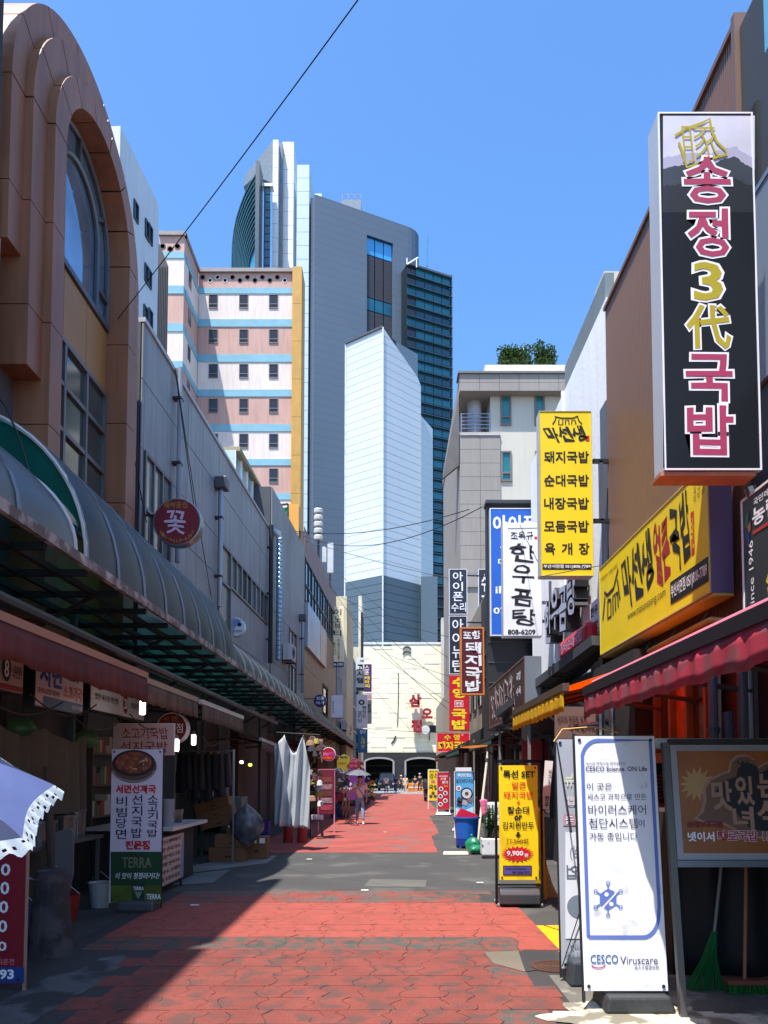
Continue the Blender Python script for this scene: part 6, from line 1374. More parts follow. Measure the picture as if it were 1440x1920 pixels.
M().tube([(-3.25+.35*t, 6.5, .82-.12*sin(pi*t)) for t in [i/10 for i in range(11)]], .01, 5).build('chain', METAL, brr)
# vinyl curtain and lamps
cu = thing('vinyl_curtain', 'cloudy clear vinyl curtain tied below the stall signs', 'curtain', (-3.7, 8, 1.3))
M().grid(lambda u, v: Vector((-3.78+.04*sin(u*40)*(.4+v)+.05*sin(u*11), 7.0+2.3*u, 2.12-.12*abs(sin(u*2*pi))*(1-v)-.95*v)), 70, 10).build('curtain', mat((120, 118, 104), rough=.4, var=.3, trans=.5), cu, smooth=True)
def lampglobe(nm, lab, c, rr, col_, em, group=None, kindl='globe'):
    r = thing(nm, lab, 'lamp', c, group); m_ = mat(col_, rough=.4, emit=em, var=0)
    if kindl == 'globe': M().lathe((c[0], c[1], c[2]), [(rr*sin(pi*i/8), rr*.8*(1-cos(pi*i/8))) for i in range(1, 8)], 18).build('globe', m_, r, smooth=True)
    else:
        M().lathe(c, [(rr*.75, 0), (rr, .015), (rr, .15), (rr*.8, .165)], 14).build('bulb', m_, r); M().lathe((c[0], c[1], c[2]+.165), [(rr*1.05, 0), (rr*.9, .04), (rr*.4, .06)], 14).build('socket', mat((110, 108, 96)), r)
    M().tube([(c[0], c[1], c[2]+(rr*1.6 if kindl == 'globe' else .2)), (c[0]+.01, c[1]+.02, c[2]+.5)], .006, 5).build('cord', CABLE, r)
    return r
lampglobe('green_globe_lamp', 'round greenish lamp behind the vinyl curtain, leftmost', (-4.1, 8.25, 1.98), .17, (58, 84, 52), .02)
lampglobe('green_globe_lamp', 'round greenish lamp at the right end of the vinyl curtain', (-4.1, 10.0, 1.96), .16, (58, 84, 52), .02)
for lab, px_, py_, Y_, rr in (('white tube lamp hanging at the end of the maroon awning', 267, 1340, 9.0, .035), ('white tube lamp in front of the dim red round sign', 329, 1409, 10.0, .045), ('small white tube lamp right of the dim round sign', 363, 1397, 11.8, .035)):
    c = P(px_, py_, Y=Y_); lampglobe('tube_lamp', lab, tuple(c), rr, (255, 255, 250), 3.5, 'white tube lamps', 'tube')
for lab, px_, py_, col_, e_ in (('small white bulb among the hanging clothes', 453, 1432, (255, 255, 255), 4), ('small yellow green bulb among the hanging clothes', 469, 1437, (215, 255, 70), 2.5)):
    c = P(px_, py_, Y=13.4); lampglobe('small_bulb', lab, tuple(c), .035, col_, e_)
# clothes, fridge, boxes
hc = thing('clothes_rail', 'rail of dark garments hanging in the shaded stall', 'clothes rail', (-3.3, 14, 0))
M().tube([(-3.9, 13.6, 2.05), (-2.9, 13.6, 2.05)], .015, 6).build('rail', METAL, hc)
rs = random.Random(9)
for k in range(8):
    x = -3.85+k*.12; l = rs.uniform(.55, .9); c_ = rs.choice(((34, 32, 36), (44, 40, 50), (24, 26, 34), (60, 50, 48), (30, 30, 30)))
    M().grid(lambda u, v, x=x, l=l: Vector((x+(u-.5)*(.1+.12*v)+.02*sin(u*9), 13.6+.06*sin(u*pi*2), 2.0-l*v)), 8, 8).build('garment', mat(c_, rough=.95), hc, smooth=True, thick=.01)
for x in (-3.95, -2.88): M().bar((x, 13.6, 0), (x, 13.6, 2.08), .03).build('post', METAL, hc)
fz = thing('display_fridge', 'grey white display freezer with a dark window in the shaded stall', 'freezer', (-3.6, 14.2, 0))
FZ = 15.3; q0, q1 = P(350, 1600, Y=FZ).x, P(452, 1600, Y=FZ).x
M().box(q0, q1, FZ, FZ+.7, .05, P(400, 1494, Y=FZ).z).build('body', mat((92, 92, 88), rough=.6, var=.2), fz, bevel=.02)
M().box(q0+.05, q0+.68, FZ-.03, FZ-.005, .45, P(400, 1499, Y=FZ).z-.02).build('window', mat((14, 14, 16), rough=.2), fz); M().box(q0+.72, q1-.05, FZ-.02, FZ-.002, .86, .89).build('stripe', mat((34, 44, 110)), fz)
M().lathe((q1-.2, FZ-.015, 1.02), [(.06, 0), (.06, .01)], 18, Fr((0, 0, 0), (1, 0, 0), (0, -1, 0))).build('badge', mat((130, 50, 60)), fz)
CDB = mat((128, 88, 58), rough=.9, var=.15, scale=4, streak=.1)
def carton(lab, px_, py_, w_, d_, h_, z, rot=0, tilt=0, tags=True):
    c = P(px_, py_, Z=0); r = thing('cardboard_box', lab, 'box', (0, 0, 0)); 
    M().box(-w_/2, w_/2, -d_/2, d_/2, 0, h_).build('carton', CDB, r, bevel=.004)
    M().box(-w_/2-.002, w_/2+.002, -d_/2-.003, d_/2+.002, h_*.68, h_*.7).build('lid_edge', mat((96, 66, 44), rough=.9), r)
    if tags:
        for k, (a, w1) in enumerate(((-.38, .12), (-.08, .06), (.16, .14))): M().box(w_*a, w_*a+w1*w_*1.8, -d_/2-.006, -d_/2-.002, h_*.72, h_*.95).build('paper_tag', WHITE, r)
    M().box(-.05*w_, .12*w_, -d_/2-.006, -d_/2-.003, h_*.3, h_*.42).build('hand_hole', INK, r)
    r.location = (c.x, c.y, z); r.rotation_euler = (0, tilt, rot); return r
carton('open cardboard box with three white tags, standing alone on the ground', 483, 1610, .42, .4, .42, 0.01)
carton('bottom cardboard box of the pile, unmarked', 430, 1614, .66, .5, .26, 0.01, tags=False)
carton('middle cardboard box of the pile, slightly turned', 437, 1614, .62, .48, .22, .275, rot=.06, tags=False)
carton('cardboard box with white tags tipped on the pile', 452, 1612, .42, .42, .2, .5, rot=-.1, tilt=-.18)
for k, lab in enumerate(('lowest of three flat tilted cartons leaning on the freezer', 'middle one of three flat tilted cartons', 'top one of three flat tilted cartons')):
    o = carton(lab, 414-k*6, 1608, .68, .4, .17, .62+.165*k, tilt=-.24, tags=False)
bc = thing('bundled_bag', 'clear plastic bag of dark clothes on the box pile', 'bag', (-2.95, 14, .6)); c = P(462, 1545, Y=13.9)
M().grid(lambda u, v: Vector((c.x+.3*sin(pi*(v*.9+.08))*cos(2*pi*u)*(1+.15*sin(5*2*pi*u)), c.y+.2*sin(pi*(v*.9+.08))*sin(2*pi*u), c.z-.38+.75*v)), 20, 10).build('sack', mat((90, 90, 98), rough=.25, var=.6, scale=7), bc, smooth=True)
for lab, px_, w1, c_, h_ in (('narrow blue bin in the dark between boxes and sheet', 495, .16, (20, 40, 130), .5), ('blue crate bin by the poster stand', 632, .3, (20, 80, 130), .55)):
    c = P(px_, 1578 if px_ < 600 else 1533, Z=0); t = thing('bin', lab, 'bin', (c.x, c.y, 0)); M().lathe((c.x, c.y, .005), [(w1*.8, 0), (w1, h_), (w1*.9, h_), (w1*.75, .03)], 18).build('bin_body', mat(c_, rough=.4), t)
# hanging white sheet
hsheet = thing('hanging_sheet', 'big white cloth hung from two corners over a stall, half in sunlight', 'cloth', (-2.2, 16.6, .35))
def sheet(u, v):
    xl, xr = 515+4*v*0, 578-3*v
    x = 514+(581-514)*u
    tops = 1378+34*abs(sin(pi*min(1, max(0, (u-.3)/.5))))*(1 if .3 < u < .8 else 0)+(22*(.3-u)/.3 if u < .3 else 0)+(60*(u-.8)/.2 if u > .8 else 0)
    y = tops+(1554-tops-6*(1-u))*v
    q = P(x, y, Y=16.2-.25*u)
    q.y += .07*sin(u*17+v*2)*(.3+.7*v)+.05*sin(u*33+v*5)+.04*sin(v*9+u*14)*(1-u); return q
M().grid(sheet, 60, 26).build('sheet', mat((186, 192, 198), rough=.9, var=.06, trans=.15), hsheet, smooth=True, thick=.006)
M().tube([P(500, 1372, Y=16.3), P(600, 1378, Y=15.9)], .012, 6).build('line', CABLE, hsheet)
for k, x in enumerate((540, 566)):
    c = P(x, 1580, Z=0); t = thing('red_cone', ('red plastic tub under the left part of the hanging sheet', 'red plastic tub under the right edge of the hanging sheet')[k], 'tub', (c.x, c.y, 0)); M().lathe((c.x, c.y, .005), [(.12, 0), (.1, .4), (.08, .4)], 14).build('tub_body', mat((150, 34, 30)), t)
c = P(591, 1570, Z=0)
sl = thing('plastic_stool', 'grey plastic stool carrying goods right of the hanging sheet', 'stool', (c.x, c.y, 0))
M().box(c.x-.16, c.x+.16, c.y-.14, c.y+.14, .42, .46).build('seat', mat((84, 76, 80), rough=.5), sl, bevel=.01)
for sx in (-1, 1):
    for sy in (-1, 1): M().bar((c.x+sx*.19, c.y+sy*.16, 0), (c.x+sx*.13, c.y+sy*.11, .42), .04).build('leg', mat((84, 76, 80), rough=.5), sl)
pk = thing('toilet_roll_pack', 'white packs of rolls on the grey stool', 'packs', (c.x, c.y, .46))
for k in range(5): M().lathe((c.x-.12+.07*k, c.y-.05*(k % 2), .462), [(.05, 0), (.055, .12), (.02, .12)], 12).build('roll', mat((206, 210, 222)), pk)
# poster stand, round signs, hats and goods
r, f, _ = banner_frame('food_poster_stand', 'tall crimson poster with food pictures and a pale frame, left side', FY(21), 597, 1443, 627, 1526, flat(110, 24, 44), eyelets=False)
for k in range(5): rect(f, 601, 1457+k*13, 623, 1467+k*13, mat(((120, 60, 50), (150, 110, 120), (100, 50, 44), (150, 120, 130), (170, 60, 80))[k], var=.6, scale=9), r, off=.004)
q = (f.px(597, 1480)[0], f.px(627, 1480)[0]); z0_, z1_ = .05, f.px(610, 1443)[1]
for a in q: M().bar((a, 21.02, 0), (a, 21.02, z1_), .03).build('frame_post', mat((214, 140, 160)), r)
M().bar((q[0], 21.02, z1_), (q[1], 21.02, z1_), .03).build('frame_bar', mat((214, 140, 160)), r)
r, f, *_ = round_sign('red_shop_disc', 'round glossy red shop sign with pink and orange letters, left side', 616, 1414, 13, 24, flat(170, 10, 40), WHITE); L_(f, '만나', (606, 1411, 616, 1417), flat(240, 150, 200), r); L_(f, '분식', (617, 1410, 626, 1416), flat(190, 80, 200), r); L_(f, '떡볶이', (609, 1419, 623, 1423), flat(250, 120, 50), r)
r, f, *_ = round_sign('olive_disc_sign', 'dull yellow round sign joined to a yellow panel', 645, 1426, 11, 27, flat(140, 132, 30), flat(150, 140, 40)); L_(f, '국수', (637, 1417, 652, 1423), INK, r); rect(f, 632, 1425, 650, 1454, flat(140, 124, 26), r, off=.01); rect(f, 633, 1445, 649, 1450, flat(110, 24, 30), r, off=.013); L_(f, '잔치국수', (634, 1429, 648, 1434), flat(120, 20, 20), r, off=.013)
r, f, *_ = round_sign('crimson_disc_sign', 'dark crimson round sign behind the yellow one', 664, 1433, 11, 31, flat(100, 14, 40), flat(150, 60, 80)); L_(f, '김밥', (656, 1424, 671, 1430), flat(200, 90, 120), r); L_(f, '만두', (656, 1433, 671, 1439), flat(200, 90, 120), r)
rs = random.Random(21)
hs_ = thing('hat_stand', 'stand of hats, scarves and boots between the sheet and the poster', 'goods stand', (-2.1, 19, 0))
cols_ = [(60, 30, 32), (90, 60, 60), (40, 40, 50), (150, 140, 60), (120, 110, 110), (180, 176, 180), (70, 20, 30), (130, 100, 80)]
for k in range(26):
    x, y = rs.uniform(581, 602), rs.uniform(1385, 1528); c = P(x, y, Y=19+rs.uniform(-.3, .3)); s = rs.uniform(.05, .11)
    M().lathe(c, [(s*1.3, 0), (s, .02), (s*.95, .1), (s*.5, .14)], 12).build('hat' if k % 3 else 'cloth_item', mat(cols_[k % 8], rough=.9, var=.3, scale=8), hs_, smooth=True)
for k in range(6):
    c = P(584+k*3.4, 1386, Y=19.2); l = rs.uniform(.5, .9); M().grid(lambda u, v, c=c, l=l: Vector((c.x+(u-.5)*.1+.02*sin(v*9), c.y+.03*sin(u*6), c.z-l*v)), 4, 8).build('scarf', mat(cols_[(k*3) % 8], rough=.95, var=.3, scale=9), hs_, smooth=True, thick=.008)
M().bar((-2.1, 19.3, 0), (-2.1, 19.3, 2.6), .04).build('post', DMETAL, hs_)
gd = thing('goods_display', 'crowded display of small household goods past the poster stand', 'goods display', (-2.3, 26, 0))
for k in range(46):
    x, y = rs.uniform(630, 690), rs.uniform(1445, 1515); Yg = 24+ (x-630)*.28; c = P(x, y, Y=Yg); s = rs.uniform(.08, .2)
    if c.z < .1: c.z = .1
    M().lathe(c, [(s, 0), (s*1.1, s), (s*.6, s*1.6)], 8).build('item', mat(rs.choice(((40, 50, 70), (150, 60, 40), (80, 80, 90), (200, 170, 60), (60, 90, 60), (120, 30, 50), (190, 180, 180), (30, 30, 34), (60, 40, 80))), rough=.7), gd)
for k in range(3): M().bar(P(640+k*6, 1532, Z=0), P(646+k*6, 1478, Y=23.5), .04).build('easel_leg', mat((150, 130, 100)), gd)
r, f, _ = banner_frame('violet_poster', 'violet poster with white discs behind the woman with the umbrella', FY(29), 652, 1442, 684, 1500, flat(96, 40, 110), eyelets=False)
for k in range(6): disc(f, 657+(k % 3)*9, 1470+(k//3)*9, 3, flat(200, 190, 214), r, n=12)
fl = thing('flower_display', 'orange and yellow potted flowers by the last left stall', 'flowers', (-1.6, 48, 0))
c = P(694, 1500, Z=0)
for k in range(60):
    q = Vector((c.x+rs.uniform(-.35, .35), c.y+rs.uniform(-.8, .8), rs.uniform(.2, 1.2))); s = rs.uniform(.06, .12); M().lathe(q, [(s, 0), (s*.9, s), (s*.2, s*1.3)], 7).build('bloom', mat(rs.choice(((230, 150, 40), (230, 200, 80), (60, 110, 50), (210, 90, 40), (220, 214, 180))), rough=.8), fl)
M().box(c.x-.3, c.x+.3, c.y-.7, c.y+.7, 0, .25).build('tray', mat((90, 60, 40)), fl)

# more goods in the shaded stalls
rs = random.Random(77)
def bucket(lab, x, y, r_, h_, c_, z=0.0): t = thing('bucket', lab, 'bucket', (x, y, z)); M().lathe((x, y, z+.003), [(r_*.75, 0), (r_, h_), (r_*1.06, h_), (r_*.9, h_-.02), (r_*.68, .02)], 16).build('bucket_body', mat(c_, rough=.4, var=.1), t); M().tube([(x-r_, y, z+h_), (x, y-.02, z+h_+r_*.9), (x+r_, y, z+h_)], .006, 5).build('handle', METAL, t)
bucket('red plastic bucket under the stall left of the soup banner', -3.6, 8.3, .16, .3, (150, 40, 40)); bucket('blue plastic bucket by the partition in the near left stall', -3.7, 7.6, .15, .28, (40, 70, 130))
bucket('white bucket below the vinyl curtain', -3.55, 9.2, .15, .3, (170, 170, 166)); bucket('orange bucket between freezer and clothes rail', -3.1, 15.0, .16, .3, (190, 100, 40))
tab = thing('stall_table', 'long steel table in the dark stall behind the vinyl curtain', 'table', (-3.9, 8.4, 0))
M().box(-4.3, -3.65, 7.0, 9.5, .82, .86).build('table_top', mat((110, 112, 114), rough=.35, metal=.5), tab)
for x in (-4.25, -3.7):
    for y in (7.05, 9.45): M().bar((x, y, 0), (x, y, .82), .04).build('leg', METAL, tab)
for k, (y, r_, h_) in enumerate(((7.3, .15, .18), (7.75, .2, .3), (8.3, .17, .22), (8.8, .2, .26), (9.25, .12, .3))):
    t = thing('cooking_pot', ('small steel pot at the near end of the stall table', 'big stock pot second on the stall table', 'middle steel pot on the stall table', 'wide steel pot fourth on the stall table', 'tall narrow pot at the far end of the stall table')[k], 'pot', (-3.9, y, .86)); M().lathe((-3.9, y, .862), [(r_*.95, 0), (r_, h_), (r_*1.08, h_), (r_*1.05, h_+.02), (r_*.4, h_+.05), (.02, h_+.07)], 20).build('pot_body', mat((126, 128, 130), rough=.3, metal=.8), t)
    for s in (-1, 1): M().tube([(-3.9, y+s*r_, .86+h_*.7), (-3.9, y+s*(r_+.05), .86+h_*.75), (-3.9, y+s*r_, .86+h_*.8)], .01, 6).build('handle', METAL, t)
for st_n, (y0_, y1_, x_) in enumerate(((10.5, 12.2, -4.35), (12.6, 14.6, -4.45), (16.6, 18.6, -4.2))):
    sh_ = thing('goods_shelf', ('shelf of jars and packets behind the stall counter', 'shelf of packets behind the clothes rail', 'shelf of shoes and packets behind the hanging sheet')[st_n], 'shelf', (x_, (y0_+y1_)/2, 0))
    for z in (.5, 1.0, 1.45, 1.9): M().box(x_-.15, x_+.15, y0_, y1_, z, z+.025).build('board', mat((90, 84, 76), rough=.6), sh_)
    for y in (y0_, y1_): M().box(x_-.15, x_+.15, y-.012, y+.012, 0, 2.1).build('side', mat((80, 76, 70), rough=.6), sh_)
    for z in (.525, 1.025, 1.475, 1.925):
        y = y0_+.08
        while y < y1_-.1:
            w_ = rs.uniform(.07, .16); h_ = rs.uniform(.1, .3)
            M().box(x_-.1, x_+.12, y, y+w_*.85, z, z+h_).build('packet', mat(rs.choice(((150, 60, 50), (170, 160, 150), (60, 90, 120), (180, 140, 60), (80, 110, 70), (110, 90, 80), (190, 186, 180))), rough=.5), sh_)
            y += w_
pb = thing('power_cable_bundle', 'tangle of dark cables looping under the left stall awnings', 'cables', (-3.2, 9, 2.2))
for k in range(9):
    y0_ = 5.5+k*1.1; x_ = -3.1-.12*(k % 3); z_ = 2.25+.08*(k % 2)
    M().tube([(x_, y0_+1.5*t, z_-.16*sin(pi*t)+.04*t) for t in [i/8 for i in range(9)]], .008, 5).build('cable_loop', CABLE, pb)
for k, (lab, y_, c_) in enumerate((('folded parasol leaning in the dark near left stall', 6.0, (60, 30, 36)), ('rolled mat standing by the partition behind the grey board', 7.9, (80, 70, 60)))):
    t = thing('rolled_cover', lab, 'roll', (-3.5, y_, 0)); M().tube([(-3.5, y_, .02), (-3.62, y_+.05, 1.0), (-3.7, y_+.1, 1.7)], .06, 10, .03).build('roll', mat(c_, rough=.9), t)
# air conditioners and vents on the walls
def aircon(lab, fr, a, z, d=.0):
    t = thing('air_conditioner', lab, 'air conditioner', fr.at(a, z, .2)); M().fb(fr, a-.4, a+.4, z, z+.56, .06, .38).build('casing', mat((196, 196, 190), rough=.5, streak=.3), t, bevel=.015)
    c = fr.at(a-.08, z+.28, .385); A = Fr((0, 0, 0), fr.u, -fr.n.cross(fr.u).cross(fr.u)) if False else None
    for k in range(4): M().tube([fr.at(a-.1+(.05+.05*k)*cos(q), z+.28+(.05+.05*k)*sin(q), .39) for q in [i*pi/8 for i in range(17)]], .006, 4).build('grille_ring', DMETAL, t)
    for s in (-.3, .3): M().fb(fr, a+s-.02, a+s+.02, z-.05, z, 0, .36).build('bracket', DMETAL, t)
    M().tube([fr.at(a+.4, z+.2, .2), fr.at(a+.55, z+.15, .1), fr.at(a+.55, z-.8, .05)], .02, 6).build('hose', mat((190, 186, 170)), t)
aircon('air conditioner on the lower grey wall beyond the black drainpipe', f2, 2.2, 5.6); aircon('air conditioner on the dark far left facade, nearer one', f5, 3.5, 4.4); aircon('air conditioner on the dark far left facade, farther one', f5, 7.5, 4.4)
# ================================================================ people
def skin(name, js, es, m_, parent, sub=2, root=0):
    me = bpy.data.meshes.new(name); me.from_pydata([j[0] for j in js], es, []); me.update()
    o = bpy.data.objects.new(name, me)
    md = o.modifiers.new('s', 'SKIN'); sv = me.skin_vertices[0].data
    for i, j in enumerate(js):
        rr = j[1]; sv[i].radius = rr if isinstance(rr, tuple) else (rr, rr); sv[i].use_root = (i == root)
    md.use_smooth_shade = True
    o.modifiers.new('u', 'SUBSURF').levels = sub; o.modifiers['u'].render_levels = sub
    m2 = evalmesh(o)
    vs = [v.co.copy() for v in m2.vertices]; fs = [tuple(p.vertices) for p in m2.polygons]
    bpy.data.objects.remove(o); bpy.data.meshes.remove(me); bpy.data.meshes.remove(m2)
    return vs, fs
def person(lab, x, y, face, H, shirt, pants, skinc=(196, 146, 120), hair=(28, 22, 22), shorts=False, skirt=False, long_hair=False, step=.22, armL=None, armR=None, group=None, bag=None, hat=None, shoe=(230, 230, 230)):
    """face: heading angle in the ground plane, 0 looks towards the camera (-Y)."""
    r = thing('person', lab, 'person', (x, y, 0), group); R = Matrix.Rotation(face, 3, 'Z'); k = H/1.7
    def W(p): return Vector((x, y, 0))+R @ (Vector(p)*k)
    sh = (-step, step)
    aL = armL or [(.19, -.02, 1.38), (.24, .04, 1.12), (.22, -.1, .9), (.21, -.13, .82)]
    aR = armR or [(-.19, -.02, 1.38), (-.24, .0, 1.12), (-.22, -.08, .9), (-.21, -.12, .82)]
    js = [((0, 0, .93), (.135, .10)), ((0, 0, 1.1), (.12, .088)), ((0, 0, 1.32), (.15, .095)), ((0, 0, 1.43), (.075, .06)), ((0, -.01, 1.5), (.048, .05)), ((0, -.02, 1.58), (.075, .085)), ((0, -.02, 1.66), (.068, .078)), ((0, -.1, 1.575), (.012, .012))]
    es = [(0, 1), (1, 2), (2, 3), (3, 4), (4, 5), (5, 6), (5, 7)]
    for s, arm in ((1, aL), (-1, aR)):
        b = len(js); js += [(arm[0], .055), (arm[1], .042), (arm[2], .03), (arm[3], (.038, .022))]; es += [(2, b), (b, b+1), (b+1, b+2), (b+2, b+3)]
        hand = Vector(arm[3]); dr = (hand-Vector(arm[2])).normalized()
        for i, t in enumerate((-.025, -.009, .009, .025)):
            n = len(js); js += [(tuple(hand+dr*.045+Vector((t*.3, t, 0))), .009), (tuple(hand+dr*.085+Vector((t*.3-s*.008, t, 0))), .007)]; es += [(b+3, n), (n, n+1)]
        n = len(js); js += [(tuple(hand+dr*.02+Vector((-s*.02, -.035, 0))), .009)]; es += [(b+3, n)]
    for s, st in ((1, sh[0]), (-1, sh[1])):
        b = len(js); js += [((s*.085, 0, .86), .085), ((s*.09, st*.5-.03, .48), .056), ((s*.09, st, .1), .036), ((s*.095, st-.12, .035), (.038, .03))]; es += [(0, b), (b, b+1), (b+1, b+2), (b+2, b+3)]
    vs, fs = skin('b', js, es, None, r)
    M().add([W(v) for v in vs], fs).build('body', mat(skinc, rough=.6, var=.05), r, smooth=True)
    # shirt
    js = [((0, 0, .92), (.155, .118)), ((0, 0, 1.1), (.14, .105)), ((0, 0, 1.32), (.165, .11)), ((0, 0, 1.42), (.09, .075))]; es = [(0, 1), (1, 2), (2, 3)]
    for arm in (aL, aR):
        b = len(js); mid = Vector(arm[0]).lerp(Vector(arm[1]), .75); js += [(arm[0], .072), (tuple(mid), .062)]; es += [(2, b), (b, b+1)]
    vs, fs = skin('s', js, es, None, r, root=1); M().add([W(v) for v in vs], fs).build('shirt', mat(shirt, rough=.9, var=.12, scale=6), r, smooth=True)
    js = [((0, 0, .96), (.142, .108)), ((0, 0, .87), (.14, .11))]; es = [(0, 1)]
    for s, st in ((1, sh[0]), (-1, sh[1])):
        b = len(js); js += [((s*.088, 0, .8), .092)]; es += [(1, b)]
        kn = (s*.09, st*.5-.03, .48)
        if shorts or skirt: js += [((s*.09, st*.3-.01, .6), .085)]; es += [(b, b+1)]
        else: js += [(kn, .068), ((s*.09, st, .14), .052)]; es += [(b, b+1), (b+1, b+2)]
    vs, fs = skin('p', js, es, None, r, root=1); M().add([W(v) for v in vs], fs).build('skirt' if skirt else 'shorts' if shorts else 'trousers', mat(pants, rough=.9, var=.12, scale=6), r, smooth=True)
    # hair
    mm = M(); n = 14
    def hf(u, v):
        a = 2*pi*u; e = pi/2*(1-v*1.15); rr = .094; lx = 1+(.1 if long_hair else 0)
        p = Vector((rr*cos(e)*cos(a)*lx, rr*1.1*cos(e)*sin(a)+.005, 1.605+.115*sin(e)))
        if v > .6 and sin(a) < -.25: p.z = max(p.z, 1.63); p.y = max(p.y, -.095)
        if long_hair and v > .7 and sin(a) > -.3: p.z -= .28*(v-.7)/.3
        return W(p)
    mm.grid(hf, n, 8); mm.build('hair', mat(hair, rough=.5), r, smooth=True)
    for s in (1, -1):
        M().lathe(W((s*.03, -.105, 1.597)), [(.007*k, -.002), (.007*k, .002)], 8, Fr((0, 0, 0), (R @ Vector((1, 0, 0))), (R @ Vector((0, -1, 0))))).build('eye', INK, r)
        st = sh[0] if s > 0 else sh[1]; mm = M(); q = [W((s*.095+dx_, st-.15*t, zz)) for t, dx_, zz in ((-.35, 0, .045), (.2, 0, .055), (1.0, 0, .035))]; mm.tube(q, .045*k, 8, .03*k); mm.build('shoe', mat(shoe, rough=.6), r, smooth=True)
    if bag: M().tube([W((-.13, -.11, 1.4)), W((0, -.15, 1.15)), W((.17, -.1, .9))], .012, 6).build('bag_strap', mat(bag), r); M().fb(Fr(W((.2, -.02, .82)), R @ Vector((1, 0, 0))), -.05, .05, -.1, .1, -.1, .1).build('bag', mat(bag), r, bevel=.02)
    if hat: M().lathe(W((0, -.01, 1.64)), [(.13, 0), (.1, .01), (.095, .07), (.04, .1)], 14).build('hat', mat(hat), r)
    return r, W
def umbrella(nm, lab, apex, axis, Rr, hgt, m1, m2=None, n=8, lace=None, spin=0, shaft=.75):
    ax = Vector(axis).normalized(); u = ax.cross(Vector((0, 1, 0))).normalized(); v = ax.cross(u); A = Vector(apex)
    r = thing(nm, lab, 'umbrella', A-ax*shaft)
    def tip(i, rr=1., dz=0): t = 2*pi*i/n+spin; return A-ax*(hgt*rr**1.7+dz)+(u*cos(t)+v*sin(t))*Rr*rr
    for i in range(n):
        def fn(a, b):
            p0, p1 = tip(i, b), tip(i+1, b); sag = sin(pi*a)*.05*b*Rr*1.2
            return p0.lerp(p1, a)+ax*(-sag*.0)-((p0.lerp(p1, a)-A).normalized()*sag)
        M().grid(fn, 8, 10).build('canopy_panel', m1 if i % 2 or not m2 else m2, r, smooth=True)
        if lace:
            nl = 40
            mm = M()
            def lf_(a, b):
                p = fn(a, 1); out = (p-A).normalized(); wv = .5+.5*abs(sin(a*pi*5))
                return p+out*(.042*b*(.8+.3*wv))-ax*.03*b+ax*.012*sin(a*46)*b
            for k_ in range(nl):
                for j_ in range(5):
                    if (k_*3+j_*2) % 7 == 0 and 0 < j_ < 4: continue
                    mm.add([lf_(k_/nl, j_/5), lf_((k_+1)/nl, j_/5), lf_((k_+1)/nl, (j_+1)/5), lf_(k_/nl, (j_+1)/5)], [(0, 1, 2, 3)])
            mm.build('lace_trim', lace, r)
        M().tube([tip(i, b, .004) for b in (.02, .3, .6, .85, 1)], .004, 5).build('rib', METAL, r)
    M().tube([A+ax*.05, A-ax*shaft], .008, 8).build('shaft', METAL, r); M().tube([A-ax*shaft, A-ax*(shaft+.1)], .014, 8).build('handle', DARK, r)
    return r
# walking woman with the silver umbrella
c = P(675, 1546, Z=0)
armR_ = [(-.19, -.02, 1.38), (-.27, -.06, 1.16), (-.13, -.25, 1.24), (-.1, -.28, 1.3)]
person('woman in a pink blouse and blue jeans walking towards the viewer', c.x, c.y, .12, 1.62, (240, 204, 204), (110, 140, 168), long_hair=False, bag=(26, 26, 34), armR=armR_, shoe=(214, 218, 214), step=.2)
umbrella('silver_umbrella', 'open silver grey umbrella over the walking woman', P(672, 1443, Y=c.y-.1), (.03, -.08, 1), .42, .17, mat((104, 110, 116), rough=.4, var=.1, trans=.1), shaft=.62)
# people at the far end
ppl = [('woman in a white shirt and long dark blue trousers at the crossing', 724, 1488, .2, 1.62, (232, 232, 232), (40, 60, 92), {}),
       ('person in a navy top bending slightly, second from the car', 742, 1487, 2.9, 1.6, (40, 56, 104), (52, 70, 110), {}),
       ('person in dark clothes with a cap behind the navy dressed one', 752, 1484, .4, 1.62, (60, 56, 60), (36, 36, 44), {'hat': (214, 200, 196)}),
       ('woman in a cream dress walking in the middle of the group', 760, 1487, .0, 1.62, (226, 214, 186), (226, 214, 186), {'skirt': True}),
       ('person in a black T-shirt and denim shorts near the scooter', 778, 1487, .1, 1.6, (34, 38, 54), (120, 140, 160), {'shorts': True}),
       ('tall person in black holding a phone, rightmost of the group', 787, 1486, .2, 1.82, (26, 26, 30), (24, 24, 28), {'hat': (180, 180, 180)})]
for lab, x_, y_, fa_, h_, s_, p_, kw in ppl:
    c = P(x_, y_, Z=0); person(lab, c.x, c.y, fa_, h_, s_, p_, step=.14, group='people walking at the crossing', **kw)
# person with the lace umbrella at the left edge
umbrella('lace_umbrella', 'violet blue parasol with white lace trim entering at the left edge', (-1.84, 2.62, 1.72), (.12, -.36, .9), .6, .24, mat((88, 100, 146), rough=.6, var=.15, scale=5, trans=.15), mat((46, 54, 86), rough=.5, var=.1, trans=.1), lace=mat((214, 224, 230), rough=.8, trans=.2), spin=.62, shaft=.62)
person('person in pale clothes carrying the lace parasol, almost wholly outside the picture', -1.72, 2.85, -.2, 1.58, (206, 200, 200), (200, 196, 196), armL=[(.19, -.02, 1.38), (.24, -.1, 1.15), (.1, -.3, 1.12), (.06, -.33, 1.12)])
